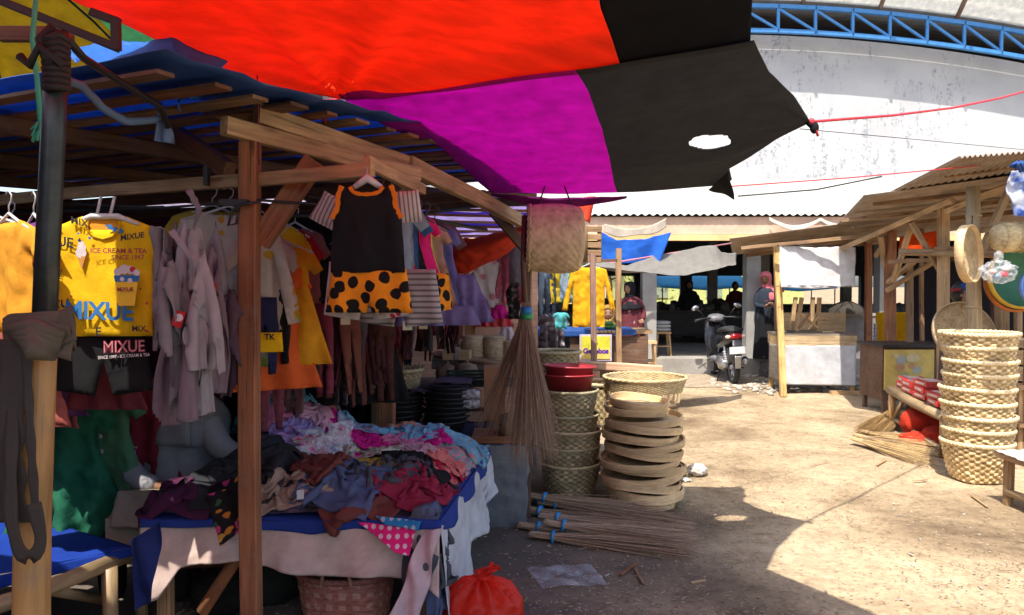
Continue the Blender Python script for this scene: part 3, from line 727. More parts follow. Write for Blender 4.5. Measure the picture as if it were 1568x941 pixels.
rope('pink cord stretched over the grey shade net', [P(815, 392, 8.6), P(940, 402, 9), P(1120, 372, 10)], .010, plain('pink_cord', (.62, .25, .28), .6))
rope('thin dark red string hanging beside the brown post', [P(394, 115, 3.0), P(395, 165, 3.0), P(397, 252, 3.0)], .003, plain('maroon_string', (.25, .02, .05), .7))
# ------------------------------------------------------------------ left clothing stall
AV = Vector((-.905, .425, 0)).normalized(); BV = Vector((.4248, .9053, 0)).normalized(); O0 = V3(-1.07, 3.02, 0)
def LS(a, b, z): return O0 + AV * a + BV * b + V3(0, 0, z)
ls = thing('clothing_stall', 'timber clothing stall with blue tarp and batten roof on the left', 'market stall', tuple(LS(1.2, 1.2, 0)))
def part_bar(par, name, p0, p1, w, h, mat, up=(0, 0, 1)):
    m = MB(); bar(m, p0, p1, w, h, 0, up); return m.build(name, mat, par)
def part_tube(par, name, pts, r, mat, n=10, wob=.04):
    m = MB(); tube(m, pts, r, n, 0, wob); return m.build(name, mat, par)
def gp_(px, py, Y): p = P(px, py, Y); return V3(p.x, p.y, 0)
# posts
part_bar(ls, 'post', V3(-1.06, 3.0, 0), P(383, 205, 3.02), .072, .072, M_wr, (0, 1, 0))
part_bar(ls, 'post', gp_(592, 800, 4.85), P(592, 372, 4.85), .105, .09, M_wr, (0, 1, 0))
part_bar(ls, 'post', gp_(573, 800, 5.0), P(573, 390, 5.0), .045, .05, M_wm, (0, 1, 0))
part_bar(ls, 'post', LS(3.3, .1, 0), LS(3.3, .1, 2.3), .07, .07, M_wd); part_bar(ls, 'post', LS(3.3, 3.0, 0), LS(3.3, 3.0, 2.4), .07, .07, M_wd)
part_bar(ls, 'post', LS(1.5, 3.0, 0), LS(1.5, 3.0, 2.4), .07, .07, M_wd)
# front rail (pale lath) and right hand beams
part_bar(ls, 'front_rail', P(-60, 312, 3.85), P(572, 257, 2.80), .03, .052, M_wl)
part_bar(ls, 'side_beam', P(342, 192, 2.90), P(640, 268, 3.75), .05, .070, M_wl)
part_bar(ls, 'side_beam', P(392, 174, 3.02), P(630, 252, 3.78), .045, .078, M_wl)
part_bar(ls, 'side_beam', P(626, 250, 3.74), P(797, 338, 5.15), .05, .085, M_wl)
part_bar(ls, 'side_beam', P(560, 248, 2.9), P(648, 290, 3.6), .03, .05, M_wl)
part_bar(ls, 'rafter', P(205, 122, 3.3), P(392, 186, 3.1), .05, .075, M_wo)
part_bar(ls, 'brace', P(235, 180, 3.7), P(352, 262, 3.2), .05, .08, M_wr)
part_bar(ls, 'brace', P(398, 372, 3.06), P(482, 245, 3.06), .055, .085, M_wr)
part_bar(ls, 'brace', P(755, 322, 5.1), P(808, 384, 5.15), .045, .07, M_wd)
part_bar(ls, 'rear_post', gp_(806, 700, 5.1), P(806, 330, 5.15), .045, .05, M_wd)
for b, z in ((.9, 2.10), (1.8, 2.14), (2.7, 2.2)): part_bar(ls, 'cross_beam', LS(3.3, b, z), LS(-.15, b, z), .05, .06, M_wd)
for a in (.9, 1.9, 2.9): part_bar(ls, 'rafter', LS(a, -.5, 2.24), LS(a, 3.2, 2.34), .05, .07, M_wd)
# battens with the blue tarp glowing through the gaps
for k in range(19):
    b = -.55 + k * .205; z = 2.30 + .045 * b
    part_bar(ls, 'batten', LS(3.6, b, z + random.uniform(-.006, .006)), LS(-.22, b + random.uniform(-.03, .03), z),   .085 + random.uniform(-.02, .02), .014, [M_wd, M_wr, M_wm][k % 3])
A = np.zeros((40, 60, 3)); aa = np.linspace(-.3, 3.9, 60); bb = np.linspace(-.62, 3.5, 40)
for i, b in enumerate(bb):
    for j, a in enumerate(aa):
        p = LS(a, b, 2.338 + .045 * b + .008 * math.sin(b * 38) + .02 * nz(a * 2, b * 2)); A[i, j] = p
m = MB(); grid(m, A, 0, True, .003); m.build('roof_tarp', M_tarpb, ls)
# the flap of blue tarp hanging over the front edge
def drape(name, label, cat, top, bot, mat, n=24, m_=40, wave=.02, k=18, par=None, thick=.003, belly=0.0, seed=1):
    T = curve(top, m_); B = curve(bot, m_); s = np.linspace(0, 1, n)[:, None, None]
    A = T[None] * (1 - s) + B[None] * s; u = np.linspace(0, 1, m_)[None, :]
    A[..., 1] += wave * (s[..., 0] * .8 + .2) * np.sin(u * k + 2 * np.sin(u * 5 + seed)) + wave * .6 * nzg(A, 6, seed)
    A[..., 2] += wave * .4 * nzg(A, 9, seed + 5) - belly * np.sin(s[..., 0] * PI) * 1.0
    m = MB(); grid(m, A, 0, True, thick)
    if par is not None: return m.build(name, mat, par)
    o = m.build(name, mat, None, tuple(T[0])); return tag(o, label, cat)
M_tarps = fabric('shiny_blue_tarp', (.05, .22, .72), rough=.25, tr=.4, wr=2.0, gloss=.5)
drape('tarp_flap', None, None, [P(100, 75, 3.0), P(190, 66, 2.95), P(260, 58, 2.9), P(345, 92, 2.95)], [P(105, 88, 2.85), P(170, 112, 2.8), P(255, 108, 2.8), P(288, 148, 2.8)], M_tarps, par=ls, wave=.05, k=14)
drape('tarp_flap', None, None, [P(262, 60, 2.9), P(300, 75, 2.9), P(347, 94, 2.95)], [P(272, 168, 2.8), P(285, 152, 2.82), P(300, 148, 2.85)], M_tarps, par=ls, wave=.03, k=9)
m = MB(); pts = [P(95, 122, 2.3), P(125, 130, 2.4), P(160, 168, 2.5), P(195, 187, 2.6), P(245, 182, 2.7)]; c = curve(pts, 14); tube(m, [tuple(x) for x in c], .014, 6, 0, .15)
A = bil(P(244, 165, 2.7), P(252, 166, 2.7), P(268, 220, 2.68), P(238, 216, 2.68), 12, 8); A[..., 1] += .012 * np.sin(A[..., 0] * 160); grid(m, A, 0, True, .003)
tag(m.build('cloth_strip', fabric('faded_blue_cloth', (.16, .26, .42)), None, P(95, 122, 2.3)), 'faded blue cloth strip knotted between the black pipe and the rafters', 'cloth')
rope('black elastic cord slanting down from the pipe top', [P(95, 50, 2.0), P(130, 90, 2.15), P(200, 135, 2.4), P(245, 162, 2.6), P(258, 195, 2.65)], .012, M_blk)
m = MB(); tube(m, [P(56, -10, 1.9), P(50, 60, 1.9), P(57, 120, 1.9), P(62, 185, 1.9)], .0065, 5); 
for k in range(26): a = k * 2.4; tube(m, [P(62, 182, 1.9), P(62, 190, 1.9) + V3(math.cos(a) * .02, math.sin(a) * .02, -.015 - .015 * (k % 3))], .0025, 4)
tag(m.build('cord', fabric('green_twine', (.10, .52, .36), tr=.2), None, P(62, 188, 1.9)), 'frayed pale green plastic twine hanging beside the black pipe', 'twine')
# black clip, ties on the rail
def tie(px, py, Y, w, h): 
    m = MB(); m.add(*box(P(px, py, Y), (w, .05, h))); return m.build('tie', M_blk, ls)
tie(318, 270, 3.12, .018, .075); tie(360, 310, 2.98, .11, .022)
m = MB(); tube(m, [P(396, 309, 2.95), P(372, 312, 2.95), P(355, 322, 2.95), P(350, 345, 2.95), P(362, 342, 2.95), P(366, 318, 2.95)], .006, 6); m.build('tie', M_blk, ls)
m = MB(); bar(m, P(95, 318, 3.15), P(800, 330, 3.6), .001, .001) if False else tube(m, [P(110, 312, 3.3), P(250, 318, 3.15), P(395, 306, 3.0), P(560, 318, 3.1)], .006, 6); m.build('hanging_wire', M_blk, ls)
# clothes rails inside
for p0, p1, r in ((P(-40, 325, 3.9), P(250, 318, 3.45), .012), (P(470, 300, 3.4), P(745, 352, 4.9), .012), (P(395, 330, 3.6), P(560, 330, 4.6), .012), (P(440, 455, 3.9), P(735, 470, 4.7), .01), (P(480, 345, 5.2), P(720, 318, 5.1), .012)):
    part_tube(ls, 'clothes_rail', [p0, p1], r, M_blk, 6)
# ------------------------------------------------------------------ near left pole with the lashed black pipe
np_ = thing('bamboo_post', 'smooth yellow bamboo post in the left foreground with a dark strap', 'post', (P(48, 941, 1.62).x, 1.62, 0))
x0 = P(48, 941, 1.62)
part_tube(np_, 'pole', [V3(-1.06, 1.62, 0), V3(-1.055, 1.62, .5), P(48, 941, 1.62), P(50, 800, 1.62), P(55, 650, 1.62), P(61, 530, 1.62), P(64, 500, 1.63)], [.042, .04, .037, .0365, .036, .034, .032], M_wy, 16, .01)
pp = thing('pipe_post', 'weathered black metal pipe lashed upright above the bamboo post', 'post', (P(62, 480, 1.7).x, 1.7, 1.5))
part_tube(pp, 'pipe', [P(66, 545, 1.72), P(72, 400, 1.72), P(82, 200, 1.72), P(88, 48, 1.72)], [.026, .026, .0255, .025], plain('old_black_pipe', (.05, .06, .055), .35, .5, 14, .5, .1), 14, .0)
m = MB()
for k in range(9): tube(m, [P(70, 60 + k * 9, 1.68), P(90, 52 + k * 10, 1.685), P(103, 62 + k * 9, 1.72), P(100, 70 + k * 9, 1.77), P(70, 66 + k * 9, 1.76), P(69, 60 + k * 9, 1.68)], .009, 6)
tube(m, [P(80, 40, 1.7), P(60, 60, 1.68), P(70, 90, 1.68), P(96, 100, 1.68), P(60, 70, 1.67), P(45, 100, 1.68), P(30, 85, 1.68)], .010, 6)
m.build('binding', fabric('black_rubber_strip', (.03, .028, .028), rough=.6, tr=0), pp)
M_strap = fabric('dark_strap', (.055, .048, .042), rough=.75, tr=0); M_strap2 = fabric('olive_strap', (.11, .09, .065), rough=.75, tr=0)
def ribbon(m, pts, wd, mi=0, up=(0, 0, 1), n=40, th=.003, tw=0):
    c = curve(pts, n); # smooth
    for _ in range(3): c[1:-1] = (c[:-2] + c[1:-1] * 2 + c[2:]) / 4
    A = np.zeros((5, n, 3))
    for i in range(n):
        d = Vector(c[min(i + 1, n - 1)] - c[max(i - 1, 0)]); 
        u = Vector(up); u = (u - d.normalized() * u.dot(d.normalized())).normalized(); u = Matrix.Rotation(tw * i / n, 3, d) @ u
        for k in range(5): A[k, i] = Vector(c[i]) + u * ((k / 4 - .5) * wd * (1 + .15 * math.sin(i * .7)))
    grid(m, A, mi, True, th)
Yp = 1.57
strap = thing('strap', 'dark cloth strap wrapped and knotted round the bamboo post, its ends hanging', 'strap', tuple(P(60, 510, Yp)))
m = MB()
for (dy, w_, s_) in ((0, .05, 0), (.018, .035, .01), (-.02, .04, .015)):
    ribbon(m, [P(5, 512 + dy * 500, Yp + .03), P(30, 498 + dy * 400, Yp - .02), P(75, 505 + dy * 500, Yp - .035), P(112, 500 + dy * 700, Yp - .01), P(118, 520, Yp + .06), P(70, 520, Yp + .11), P(15, 522, Yp + .08), P(5, 514, Yp + .03)], w_, 0)
for k in range(5): tube(m, [P(12 + 6 * k, 505 + 5 * k, Yp - .03), P(50, 500 + 9 * k, Yp - .05 - .005 * k), P(100 - 4 * k, 512 + 8 * k, Yp - .03)], [.012, .02, .012], 8, 0, .12)
m.build('wrap', M_strap2, strap)
m = MB(); ribbon(m, [P(22, 520, Yp), P(14, 600, Yp - .01), P(12, 700, Yp - .01), P(20, 800, Yp)], .062, 0, (1, 0, 0)); ribbon(m, [P(40, 540, Yp - .02), P(44, 640, Yp - .03), P(52, 760, Yp - .03), P(56, 800, Yp - .03)], .018, 0, (1, 0, 0))
ribbon(m, [P(20, 560, Yp), P(16, 690, Yp - .02), P(14, 790, Yp - .035), P(30, 855, Yp - .04), P(55, 855, Yp - .04), P(66, 830, Yp - .04), P(52, 770, Yp - .035)], .028, 0, (1, 0, .3)); m.build('tail', M_strap, strap)
m = MB(); A = bil(P(85, 478, Yp - .02), P(110, 468, Yp - .02), P(118, 520, Yp - .03), P(90, 530, Yp - .03), 8, 8); grid(m, A, 0, True, .003)
A = bil(P(78, 490, Yp - .03), P(108, 500, Yp - .035), P(112, 552, Yp - .03), P(88, 545, Yp - .03), 8, 8); A[..., 1] += .006 * np.sin(A[..., 2] * 90); grid(m, A, 0, True, .003); m.build('knot_end', M_strap2, strap)

# ------------------------------------------------------------------ parasol / sign frame at top left
um = thing('parasol', 'yellow and pale green parasol rising over the left stall roof', 'parasol', (-3.1, 4.4, 0))
cx, cy, zt, R_ = -3.1, 4.35, 3.75, 1.75
for k in range(8):
    a0, a1 = PI / 4 * k + .5, PI / 4 * (k + 1) + .5; A = np.zeros((12, 12, 3))
    for i in range(12):
        for j in range(12):
            t = i / 11; s = j / 11; p0 = V3(math.cos(a0), math.sin(a0), 0); p1 = V3(math.cos(a1), math.sin(a1), 0); d = p0.lerp(p1, s)
            A[i, j] = (cx + d.x * R_ * t, cy + d.y * R_ * t, zt - .78 * t ** 1.35 + .04 * math.sin(s * PI) * t)
    m = MB(); grid(m, A[:, ::-1], 0, True, .003); m.build('canopy_panel', fabric(('green_parasol', 'yellow_parasol')[k % 2], ((.30, .62, .36), (.62, .48, .06))[k % 2], tr=.45), um)
part_tube(um, 'pole', [V3(cx, cy, 0), V3(cx, cy, zt)], .022, M_blk, 8, 0)
for k in range(8):
    a0 = PI / 4 * k + .5; part_tube(um, 'rib', [V3(cx, cy, zt - .03), V3(cx + math.cos(a0) * R_ * .5, cy + math.sin(a0) * R_ * .5, zt - .36), V3(cx + math.cos(a0) * R_, cy + math.sin(a0) * R_, zt - .80)], .008, M_blk, 6, 0)
br = thing('metal_bracket', 'dark square metal bracket jutting out by the black pipe at top left', 'bracket', tuple(P(60, 20, 2.0)))
for a, b2 in (((-20, -8), (182, 74)), ((178, 76), (178, 30)), ((182, 34), (140, 18))): part_bar(br, 'arm', P(a[0], a[1], 2.1), P(b2[0], b2[1], 2.1), .022, .022, M_blk)
m = MB(); bar(m, P(0, 52, 2.4), P(110, 52, 2.4), .03, .045); tag(m.build('crossbar', M_wd, None, P(50, 52, 2.4)), 'short dark crossbar tied to the pipe top', 'beam')

# ------------------------------------------------------------------ backdrops of the left and middle stalls
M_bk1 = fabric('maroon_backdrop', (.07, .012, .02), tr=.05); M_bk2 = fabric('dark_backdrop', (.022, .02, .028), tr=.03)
def backdrop(label, pts_t, pts_b, mat, seed=1, n=20, m_=60, wave=.05, k=40, cat='cloth', name='cloth_backdrop'): return drape(name, label, cat, pts_t, pts_b, mat, n, m_, wave, k, seed=seed)
backdrop('dark cloth wall added to darken the rear of the left stall', [LS(3.6, 3.1, 2.3), LS(1.1, 3.1, 2.3)], [LS(3.6, 3.1, .0), LS(1.3, 3.1, .0)], M_bk2, 1)  # added dark sheet standing in for the shaded stall background
backdrop('dark cloth wall added to darken the far left side of the stall', [LS(3.6, -.6, 2.3), LS(3.6, 3.1, 2.3)], [LS(3.6, -.2, 0), LS(3.6, 3.1, 0)], M_bk1, 2)  # added and raised to shut out bright sky at the left
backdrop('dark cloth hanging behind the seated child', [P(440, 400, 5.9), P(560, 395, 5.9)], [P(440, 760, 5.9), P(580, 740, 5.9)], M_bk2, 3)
backdrop('white plastic sheet glowing behind the hanging shirts', [P(150, 320, 7.6), P(600, 275, 8.2)], [P(150, 372, 7.6), P(640, 345, 8.2)], fabric('lilac_white_sheet', (.70, .62, .75), tr=.5), 4, wave=.03)

# ------------------------------------------------------------------ garments hung in the left stall
M_salmon = fabric('salmon_cloth', (.40, .11, .09)); M_ora = fabric('orange_yellow_cloth', (.72, .33, .03)); M_viol = fabric('violet_cloth', (.17, .05, .24)); M_yel = fabric('yellow_cotton', (.80, .50, .01), tr=.12)
M_black = fabric('black_cotton', (.012, .012, .014), tr=.03); M_mar = fabric('maroon_cloth', (.20, .02, .04)); M_grn = fabric('dark_green_cloth', (.02, .14, .08)); M_grn2 = fabric('bottle_green_cloth', (.07, .20, .11))
M_gr1 = fabric('grey_cotton', (.27, .25, .27)); M_gr2 = fabric('mauve_grey_cotton', (.22, .17, .20)); M_gr3 = fabric('pale_grey_cotton', (.40, .37, .39)); M_wht = fabric('white_cotton', (.62, .60, .58))
M_navy = fabric('navy_cloth', (.025, .03, .09)); M_ocl = fabric('orange_red_cloth', (.72, .13, .03)); M_must = fabric('mustard_cloth', (.78, .37, .02)); M_redc = fabric('crimson_cloth', (.48, .015, .03))
LR = -.42   # yaw that follows the stall front
hang('long_dress', 'salmon pink dress at the far left edge of the stall', 'dress', DRESS, P(-8, 340, 3.0), M_salmon, -.2, 1.35, seed=3)
hang('t_shirt', 'orange yellow t-shirt hung between the salmon dress and the violet blouse', 't-shirt', TEE, P(14, 338, 2.8), M_ora, -.55, 1.0, seed=4)
hang('long_dress', 'orange yellow long skirt part hanging left of the black pipe', 'skirt', SKIRT, P(38, 400, 3.25), M_ora, -.8, .9, seed=14, hanger=False)
hang('blouse', 'violet blouse with short sleeves just left of the black pipe', 'blouse', TEE, P(52, 338, 2.9), M_viol, -.7, .85, seed=5)
hang('long_dress', 'dusty pink dress behind the violet blouse', 'dress', DRESS, P(18, 345, 3.4), fabric('dusty_pink', (.38, .10, .10)), -.3, 1.5, seed=6)
# --- the yellow printed t-shirt
ts = thing('t_shirt', 'bright yellow printed kids t-shirt with blue lettering and an ice cream cone', 't-shirt', tuple(P(160, 332, 2.85)))
at = P(160, 331, 2.85); sc = 1.02
poly = [(x * sc, z * sc) for x, z in S([(.062, -.05), (.055, -.015), (.08, 0), (.165, -.035), (.185, -.09), (.185, -.15), (.178, -.16), (.172, -.15), (.170, -.28), (.168, -.445)])]
poly = [(x, z) for x, z in poly]
V, Fc, Gp = garment_shape(poly, .014, .02, .0045, 2.0, 9); MB().add(xf(V, at, .06), Fc, 0, True, Gp).build('cloth', M_yel, ts)
V, Fc, Gp = garment_shape([(x * sc, z * sc) for x, z in S([(.03, -.012), (.055, -.012), (.06, -.05), (.03, -.075)])], .012, .004, .001, 1, 2); MB().add(xf(V, at + V3(0, .005, 0), .06), Fc, 0, True, Gp).build('neck_lining', M_ora, ts)
tube(mm := MB(), [at + V3(x * sc, -.012, z * sc) for x, z in ((-.062, -.018), (-.058, -.05), (-.035, -.075), (0, -.085), (.035, -.075), (.058, -.05), (.062, -.018))], .005, 6); mm.build('collar', fabric('collar_yellow', (.72, .42, .01)), ts)
def pr(px, py): return P(px, py, 2.85 - .026)
RT = V3(math.cos(.06), math.sin(.06), 0); UP = V3(0, 0, 1)
M_inkb = plain('blue_ink', (.02, .16, .42), .7, bmp=0); M_inkk = plain('black_ink', (.015, .015, .015), .7, bmp=0); M_inkm = plain('maroon_ink', (.33, .02, .05), .7, bmp=0); M_inkw = plain('white_ink', (.66, .60, .62), .7, bmp=0); M_inkr = plain('red_ink', (.50, .02, .03), .7, bmp=0)
def disc(mb, c, r, mi=0, n=20, sx=1, sz=1, right=RT, lift=.0):
    c = Vector(c); nn = right.cross(UP); V = [c + nn * lift] + [c + nn * lift + right * (math.cos(2 * PI * k / n) * r * sx) + UP * (math.sin(2 * PI * k / n) * r * sz) for k in range(n)]
    mb.add(V, [(0, k + 1, (k + 1) % n + 1) for k in range(n)], mi)
def poly_px(mb, pts, Y, mi=0, dy=0):
    V = [P(x, y, Y + dy) for x, y in pts]; mb.add(V, [tuple(reversed(range(len(V))))], mi)
text_on('MIXUE', .092, pr(152, 477), RT + V3(0, 0, -.04), UP, M_inkb, ts, 'print', .03, .92)
text_on('ICE CREAM & TEA', .026, pr(182, 384), RT, UP, M_inkm, ts, 'print', .02, 1.0); text_on('SINCE 1997', .024, pr(196, 394), RT, UP, M_inkm, ts, 'print', .02, 1.0)
text_on('UE', .052, pr(100, 371), RT + V3(0, 0, -.15), UP, M_inkk, ts, 'print', .02); text_on('MIXUE', .030, pr(203, 362), RT + V3(0, 0, .15), UP, M_inkk, ts, 'print', .03); text_on('XU', .045, pr(93, 466), RT + V3(0, 0, .2), UP, M_inkk, ts, 'print', .02); text_on('E', .045, pr(151, 508), RT, UP, M_inkk, ts, 'print', .02); text_on('MIX', .038, pr(122, 340), RT + V3(0, 0, -.25), UP, M_inkk, ts, 'print', .02)
text_on('MIX', .03, pr(213, 503), RT, UP, M_inkk, ts, 'print', .02); text_on('UE', .03, pr(90, 418), V3(.3, 0, 1), V3(-1, 0, .3), M_inkk, ts, 'print', .02)
m = MB(); q = pr(0, 0).y
poly_px(m, [(118, 392), (131, 392), (125, 412)], q, 0); [disc(m, P(a, b2, q) , r, 1) for a, b2, r in ((124, 387, .020), (125, 379, .016), (124, 372, .010))]; disc(m, P(122, 368, q - .001), .005, 3)
poly_px(m, [(176, 425), (212, 425), (206, 468), (181, 468)], q, 4); poly_px(m, [(174, 421), (214, 421), (212, 431), (176, 431)], q - .001, 5)
for a, b2, r in ((180, 416, .014), (190, 412, .018), (200, 413, .016), (209, 417, .012), (187, 427, .008), (199, 429, .009)): disc(m, P(a, b2, q - .0015), r, 1)
disc(m, P(203, 412, q - .002), .011, 6); disc(m, P(176, 353, q), .02, 1, sx=1.4, sz=.6) if False else None
for a, b2 in ((168, 347), (176, 351), (184, 353)): disc(m, P(a, b2, q + .012), .010, 6 if a % 2 else 5)
for k in range(26):
    a = random.uniform(86, 226); b2 = random.uniform(342, 508); 
    if 118 < a < 214 and 372 < b2 < 492: continue
    disc(m, P(a, b2, q), random.uniform(.003, .006), random.choice([3, 5, 6]), 8)
m.build('print', [plain('cone_print', (.55, .25, .05), .7, bmp=0), M_inkw, M_inkw, M_inkk, fabric('cup_print', (.85, .55, .05), tr=0), M_inkb, M_inkr], ts)
text_on('MIXUE', .020, P(192, 443, q - .002), RT, UP, M_inkm, ts, 'print', .03)
m = MB(); W = .13; z0_ = at
tube(m, [z0_ + V3(-W, .0, -.03), z0_ + V3(-.05, 0, .0), z0_ + V3(.05, 0, .0), z0_ + V3(W, 0, -.03)], [.006, .012, .012, .006], 8)
tube(m, [z0_ + V3(-.03, 0, .0), z0_ + V3(-.012, 0, .075)], .006, 6); tube(m, [z0_ + V3(.02, 0, .0), z0_ + V3(.04, 0, .075)], .006, 6); m.build('hanger', M_hang, ts)
sh = hang('shorts', 'black kids shorts with red outlined lettering below the yellow t-shirt', 'shorts', SHORTS, P(158, 508, 2.88), M_black, .05, 1.12, .02, .004, 2, 5, hanger=False)
text_on('MIXUE', .062, P(190, 531, 2.85), RT + V3(0, 0, .03), UP, M_inkm, sh, 'print', .035, .85); text_on('MIXUE', .062, P(190, 531, 2.847), RT + V3(0, 0, .03), UP, plain('pink_ink', (.55, .25, .28), .7, bmp=0), sh, 'print', -.008, .85)
text_on('SINCE 1997 - ICE CREAM & TEA', .017, P(190, 545, 2.85), RT + V3(0, 0, .06), UP, M_inkw, sh, 'print', .01, .82)
# --- grey bodysuits
BODY2 = [(-.015, 0), (.01, .0), (.022, -.05), (.05, -.09), (.048, -.17), (.062, -.25), (.058, -.33), (.022, -.47), (.012, -.60), (-.010, -.60), (-.012, -.45), (-.05, -.36), (-.066, -.27), (-.052, -.18), (-.062, -.11), (-.03, -.05)]
gg = [('grey bodysuit, lowest and frontmost of the hanging grey cluster', 282, 430, 2.72, M_gr1, .1, 1.25, 0), ('pale grey bodysuit with drooping straps at the top of the grey cluster', 292, 340, 2.85, M_gr3, -.3, 1.1, .12), ('mauve bodysuit on the right of the grey cluster', 325, 385, 2.86, M_gr2, .7, 1.3, -.1),
      ('mid grey bodysuit on the left of the cluster touching the yellow t-shirt', 248, 362, 2.88, M_gr1, -.6, 1.25, .15), ('mauve bodysuit hanging lowest at the left of the grey cluster', 268, 440, 2.9, M_gr2, .5, 1.35, .1), ('pale grey bodysuit tucked at the centre of the cluster', 308, 450, 2.8, M_gr3, -.5, 1.2, -.15),
      ('grey sleeveless top behind the grey cluster on the right', 332, 350, 3.0, M_gr1, .4, 1.3, .0), ('dark mauve bodysuit at the rear of the grey cluster', 345, 440, 3.0, fabric('dark_mauve', (.12, .08, .11)), -.2, 1.3, -.1), ('mauve vest crumpled under the strap at the top of the cluster', 270, 350, 2.93, M_gr2, .9, 1.0, .3)]
for i, (lb, a, b2, Y, mt, rz, s, ry) in enumerate(gg[:0]): hang('bodysuit', lb, 'bodysuit', BODY2, P(286 + (a - 286) * .85, b2 - 15, Y), mt, rz, s * .92, .035, .026, 1.5, 30 + i, 'bodysuits hung in a grey cluster', ry, False)
for i, (lb, x0_, y0_, x1_, y1_, mt) in enumerate((('pale grey shoulder strap crossing the cluster top', 262, 352, 300, 440, M_gr3), ('long pale grey strap falling down the middle of the cluster', 300, 430, 306, 590, M_gr3), ('pinkish grey strap looping at the left of the cluster', 240, 470, 262, 590, M_gr2), ('pale strap hanging from the cluster top to the rail', 289, 290, 296, 350, M_gr1))):
    m = MB(); ribbon(m, [P(x0_, y0_, 2.7), P((x0_ + x1_) / 2 + 12, (y0_ + y1_) / 2, 2.66), P(x1_, y1_, 2.7)], .022, 0, (1, .3, .2), tw=1.5); tag(m.build('strap', mt, None, P(x0_, y0_, 2.7)), lb, 'strap')
tg = thing('price_tag', 'red paper tag with a white disc on the grey bodysuits', 'tag', tuple(P(276, 487, 2.6))); m = MB(); m.add([P(267, 474, 2.62), P(284, 478, 2.62), P(277, 503, 2.62), P(262, 497, 2.62)], [(3, 2, 1, 0)]); m.add([P(267, 474, 2.621), P(284, 478, 2.621), P(277, 503, 2.621), P(262, 497, 2.621)], [(0, 1, 2, 3)]); m.build('card', plain('red_card', (.55, .01, .02), .5, bmp=0), tg); m = MB(); disc(m, P(274, 486, 2.617), .014); m.build('badge', M_inkw, tg)
m = MB(); m.add(*box(P(326, 439, 2.7), (.028, .002, .03), .2)); tag(m.build('price_tag', plain('red_card2', (.50, .02, .03), .5, bmp=0), None, P(326, 439, 2.7)), 'small red tag at the right of the grey bodysuits', 'tag')
M_wgp = fabric('white_green_print', (.58, .56, .50), 'floral', ps=16, palette=[(.58, .56, .50), (.30, .48, .08), (.58, .56, .50), (.60, .38, .05)])
hang('shirt', 'white shirt with green and orange prints just left of the brown post', 'shirt', LONGS, P(350, 325, 3.3), M_wgp, .2, 1.1, seed=41)
hang('shirt', 'yellow print shirt half hidden behind the white green print shirt', 'shirt', TEE, P(325, 322, 3.5), fabric('dull_yellow', (.50, .36, .05)), .3, 1.0, seed=42)
def hang_sim(specs, n=34, m_=20, steps=150):
    K = len(specs); X = np.zeros((K, n, m_, 3)); pins = []; R0 = np.zeros((K, 2)); Yc = np.zeros(K)
    for k, (p, ln, wd, yaw, sq, sd_, npin) in enumerate(specs):
        r = np.random.RandomState(sd_); u = np.linspace(0, 1, n)[:, None]; v = np.linspace(-.5, .5, m_)[None]; c_, s_ = math.cos(yaw), math.sin(yaw)
        x = v * wd * sq + .02 * r.randn(n, m_); y = .03 * np.sin(v * 17 + r.uniform(0, 6)) + .02 * r.randn(n, m_)
        X[k, ..., 0] = p[0] + x * c_ - y * s_; X[k, ..., 1] = p[1] + x * s_ + y * c_; X[k, ..., 2] = p[2] - u * ln * .92 + 0 * v; R0[k] = (ln / (n - 1), wd / (m_ - 1)); Yc[k] = p[1]
        cols = np.linspace(0, m_ - 1, npin + 2)[1:-1].astype(int) if npin < 3 else np.linspace(0, m_ - 1, npin).astype(int)
        rows = r.randint(0, 6, len(cols)) if npin < 3 else [0] * len(cols)
        for c, q in zip(cols, rows): 
            t_ = c / (m_ - 1) - .5; pins.append((k, q, c, (p[0] + t_ * wd * sq * .5 * c_, p[1] + t_ * wd * sq * .5 * s_, p[2] - .01 * abs(t_))))
    V_ = np.zeros_like(X); dt = .02; A_ = slice(None)
    cs = [((A_, slice(0, -1)), (A_, slice(1, None)), R0[:, 0]), ((A_, A_, slice(0, -1)), (A_, A_, slice(1, None)), R0[:, 1]), ((A_, slice(0, -1), slice(0, -1)), (A_, slice(1, None), slice(1, None)), np.hypot(R0[:, 0], R0[:, 1])), ((A_, slice(0, -1), slice(1, None)), (A_, slice(1, None), slice(0, -1)), np.hypot(R0[:, 0], R0[:, 1])), ((A_, A_, slice(0, -2)), (A_, A_, slice(2, None)), R0[:, 1] * 2 * .9)]
    for st in range(steps):
        V_[..., 2] -= 2.0 * dt; V_ *= .94; Q = X + V_ * dt
        for it in range(16):
            for a, b, r0 in cs:
                d = Q[b] - Q[a]; ln = np.linalg.norm(d, axis=-1, keepdims=True) + 1e-8; w_ = .48 if r0 is not cs[-1][2] else .06; diff = (ln - r0.reshape(-1, 1, 1, 1)) / ln * d * w_; Q[a] = Q[a] + diff; Q[b] = Q[b] - diff
            for k, q, c, pp_ in pins: Q[k, q, c] = pp_
            Q[..., 1] = np.clip(Q[..., 1], Yc[:, None, None] - .055, Yc[:, None, None] + .055)
        V_ = (Q - X) / dt; sp_ = np.linalg.norm(V_, axis=-1, keepdims=True); V_ = np.where(sp_ > 3, V_ / sp_ * 3, V_); X = Q
    return X
